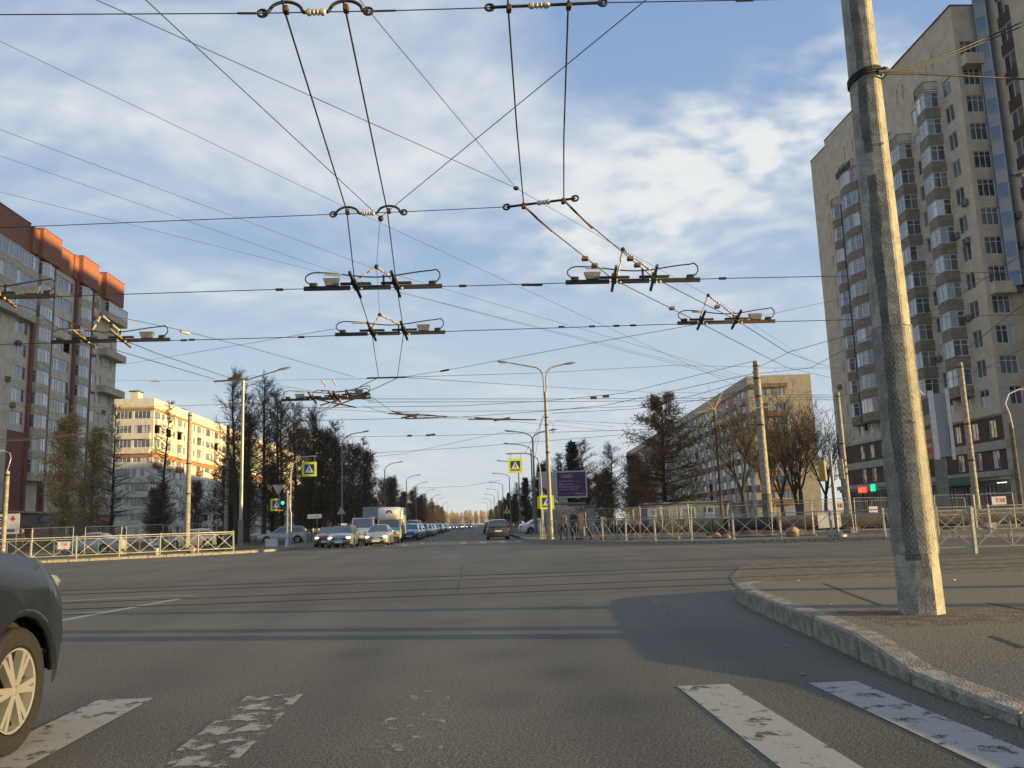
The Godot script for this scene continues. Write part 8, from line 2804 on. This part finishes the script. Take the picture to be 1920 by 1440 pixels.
# ---------------------------------------------------------------- people
func person(label: String, at: Vector3, turn: float, bones: Array, cell := 0.03) -> void:
	# bones: [a, b, ra, rb, colour]; smooth union meshed as surface nets
	var lo := Vector3(9, 9, 9)
	var hi := Vector3(-9, -9, -9)
	for b in bones:
		for e in 2:
			var r: float = b[2 + e] + 0.06
			lo = lo.min(b[e] - Vector3(r, r, r))
			hi = hi.max(b[e] + Vector3(r, r, r))
	var nx := int((hi.x - lo.x) / cell) + 2
	var ny := int((hi.y - lo.y) / cell) + 2
	var nz := int((hi.z - lo.z) / cell) + 2
	var f := PackedFloat32Array()
	f.resize(nx * ny * nz)
	f.fill(1.0)
	var who := PackedInt32Array()
	who.resize(nx * ny * nz)
	var K := 0.035
	for bi in bones.size():
		var b: Array = bones[bi]
		var a: Vector3 = b[0]
		var d: Vector3 = b[1] - b[0]
		var dd := maxf(d.length_squared(), 1e-8)
		var R: float = maxf(b[2], b[3]) + 0.08
		var m0: Vector3 = (a.min(b[1]) - Vector3(R, R, R) - lo) / cell
		var m1: Vector3 = (a.max(b[1]) + Vector3(R, R, R) - lo) / cell
		for z in range(maxi(0, int(m0.z)), mini(nz, int(m1.z) + 2)):
			for y in range(maxi(0, int(m0.y)), mini(ny, int(m1.y) + 2)):
				for x in range(maxi(0, int(m0.x)), mini(nx, int(m1.x) + 2)):
					var p := lo + Vector3(x, y, z) * cell
					var t := clampf((p - a).dot(d) / dd, 0, 1)
					var s: float = p.distance_to(a + d * t) - lerpf(b[2], b[3], t)
					var i := (z * ny + y) * nx + x
					var o := f[i]
					if s < o: who[i] = bi
					var h := maxf(K - absf(o - s), 0.0) / K
					f[i] = minf(o, s) - h * h * K * 0.25
	var idx := {}
	var vs := []
	var cs := []
	for z in nz - 1:
		for y in ny - 1:
			for x in nx - 1:
				var i := (z * ny + y) * nx + x
				var offs := [0, 1, nx, nx + 1, nx * ny, nx * ny + 1, nx * ny + nx, nx * ny + nx + 1]
				var neg := 0
				for o in offs:
					if f[i + o] < 0: neg += 1
				if neg == 0 or neg == 8: continue
				var c := Vector3.ZERO
				var k := 0
				for e in [[0, 1], [2, 3], [4, 5], [6, 7], [0, 2], [1, 3], [4, 6], [5, 7], [0, 4], [1, 5], [2, 6], [3, 7]]:
					var v0 := f[i + offs[e[0]]]
					var v1 := f[i + offs[e[1]]]
					if (v0 < 0) == (v1 < 0): continue
					var t := v0 / (v0 - v1)
					var p0 := Vector3(e[0] & 1, (e[0] >> 1) & 1, e[0] >> 2)
					var p1 := Vector3(e[1] & 1, (e[1] >> 1) & 1, e[1] >> 2)
					c += p0.lerp(p1, t)
					k += 1
				idx[i] = vs.size()
				vs.append(lo + (Vector3(x, y, z) + c / k) * cell)
				cs.append(bones[who[i]][4])
	var m := MB.new()
	m.use_col = true
	for z in range(1, nz - 1):
		for y in range(1, ny - 1):
			for x in range(1, nx - 1):
				var i := (z * ny + y) * nx + x
				for ax in 3:
					var st: int = [1, nx, nx * ny][ax]
					if (f[i] < 0) == (f[i + st] < 0): continue
					var s1: int = [nx, nx * ny, 1][ax]
					var s2: int = [nx * ny, 1, nx][ax]
					var q := [i, i - s1, i - s1 - s2, i - s2]
					if not (idx.has(q[0]) and idx.has(q[1]) and idx.has(q[2]) and idx.has(q[3])): continue
					m.col = cs[idx[q[0]]]
					var a: Vector3 = vs[idx[q[0]]]
					var b: Vector3 = vs[idx[q[1]]]
					var c: Vector3 = vs[idx[q[2]]]
					var d: Vector3 = vs[idx[q[3]]]
					if f[i] < 0: m.quad(a, b, c, d)
					else: m.quad(a, d, c, b)
	var pm := mat(Color(1, 1, 1), 0.85)
	pm.vertex_color_use_as_albedo = true
	single("person", m, pm, label, "person", at, Basis(Vector3.UP, turn))

# walking figure facing -z; stride and clothing colours (linear)
func walker(label: String, at: Vector3, turn: float, stride: float, coat: Color, legs: Color, hair: Color, long_coat := false, bag := false) -> void:
	var skin := Color(0.34, 0.2, 0.14)
	var shoe := Color(0.02, 0.02, 0.02)
	var V := func(x, y, z): return Vector3(x, y, z)
	var b := []
	for s in [-1.0, 1.0]:
		var w: float = s * stride
		var hip: Vector3 = V.call(s * 0.09, 0.90, 0)
		var knee: Vector3 = V.call(s * 0.095, 0.49, -0.16 * w - 0.04)
		var ank: Vector3 = V.call(s * 0.095, 0.085, -0.30 * w + (0.06 if w < 0 else 0.0))
		b.append([hip, knee, 0.095, 0.062, legs])
		b.append([knee, ank, 0.06, 0.045, legs])
		b.append([ank + V.call(0, -0.035, 0.03), ank + V.call(0, -0.045, -0.16), 0.042, 0.036, shoe])
		var sh: Vector3 = V.call(s * 0.19, 1.42, 0)
		var el: Vector3 = V.call(s * 0.235, 1.14, 0.12 * w)
		var wr: Vector3 = V.call(s * 0.23, 0.90, 0.14 * w - 0.10)
		b.append([sh, el, 0.058, 0.048, coat])
		b.append([el, wr, 0.046, 0.036, coat])
		b.append([wr, wr + V.call(0, -0.09, -0.02), 0.036, 0.026, skin])
		for k in 4: b.append([wr + V.call(0.0, -0.08, -0.03 + 0.02 * k), wr + V.call(0.0, -0.15, -0.035 + 0.02 * k), 0.011, 0.009, skin])
	b.append([V.call(0, 0.92, 0), V.call(0, 1.12, 0), 0.15, 0.135, coat])
	b.append([V.call(0, 1.12, 0), V.call(0, 1.36, 0), 0.145, 0.15, coat])
	b.append([V.call(-0.13, 1.40, 0), V.call(0.13, 1.40, 0), 0.09, 0.09, coat])
	if long_coat: b.append([V.call(0, 0.62, 0.0), V.call(0, 0.95, 0), 0.19, 0.155, coat])
	b.append([V.call(0, 1.44, 0), V.call(0, 1.54, -0.01), 0.055, 0.05, skin])
	b.append([V.call(0, 1.59, -0.03), V.call(0, 1.66, -0.01), 0.078, 0.088, skin])
	b.append([V.call(0, 1.62, -0.115), V.call(0, 1.585, -0.125), 0.012, 0.016, skin])
	b.append([V.call(0, 1.66, 0.03), V.call(0, 1.70, 0.005), 0.085, 0.088, hair])
	if bag: b.append([V.call(0.30, 0.62, -0.03), V.call(0.30, 0.80, -0.03), 0.10, 0.08, Color(0.4, 0.12, 0.08)])
	person(label, at, turn, b)

func people() -> void:
	walker("person in a pale jacket with a red bag walking beside the white lamp pole", Vector3(5.55, 0.14, -52.5), -0.5, 0.8, Color(0.26, 0.2, 0.15), Color(0.06, 0.04, 0.04), Color(0.35, 0.3, 0.24), false, true)
	walker("person in a long dark coat with pale hair standing by the fence", Vector3(6.15, 0.14, -52.0), 2.6, 0.3, Color(0.035, 0.045, 0.055), Color(0.04, 0.045, 0.05), Color(0.5, 0.42, 0.32), true)
	walker("person in dark clothes striding behind the fence left of the timber post", Vector3(6.75, 0.14, -51.5), 1.3, 1.1, Color(0.05, 0.045, 0.035), Color(0.02, 0.02, 0.02), Color(0.05, 0.035, 0.02))
	walker("person in black walking behind the left fence beside the silvery lamp pole", Vector3(-15.7, 0.14, -54.6), -1.4, 0.6, Color(0.02, 0.02, 0.022), Color(0.012, 0.012, 0.013), Color(0.03, 0.025, 0.02), true)
	walker("person in a dark jacket behind the mesh panels under the pale banner", Vector3(-29.6, 0.14, -58.5), 1.5, 0.5, Color(0.025, 0.025, 0.03), Color(0.02, 0.02, 0.025), Color(0.3, 0.26, 0.2))
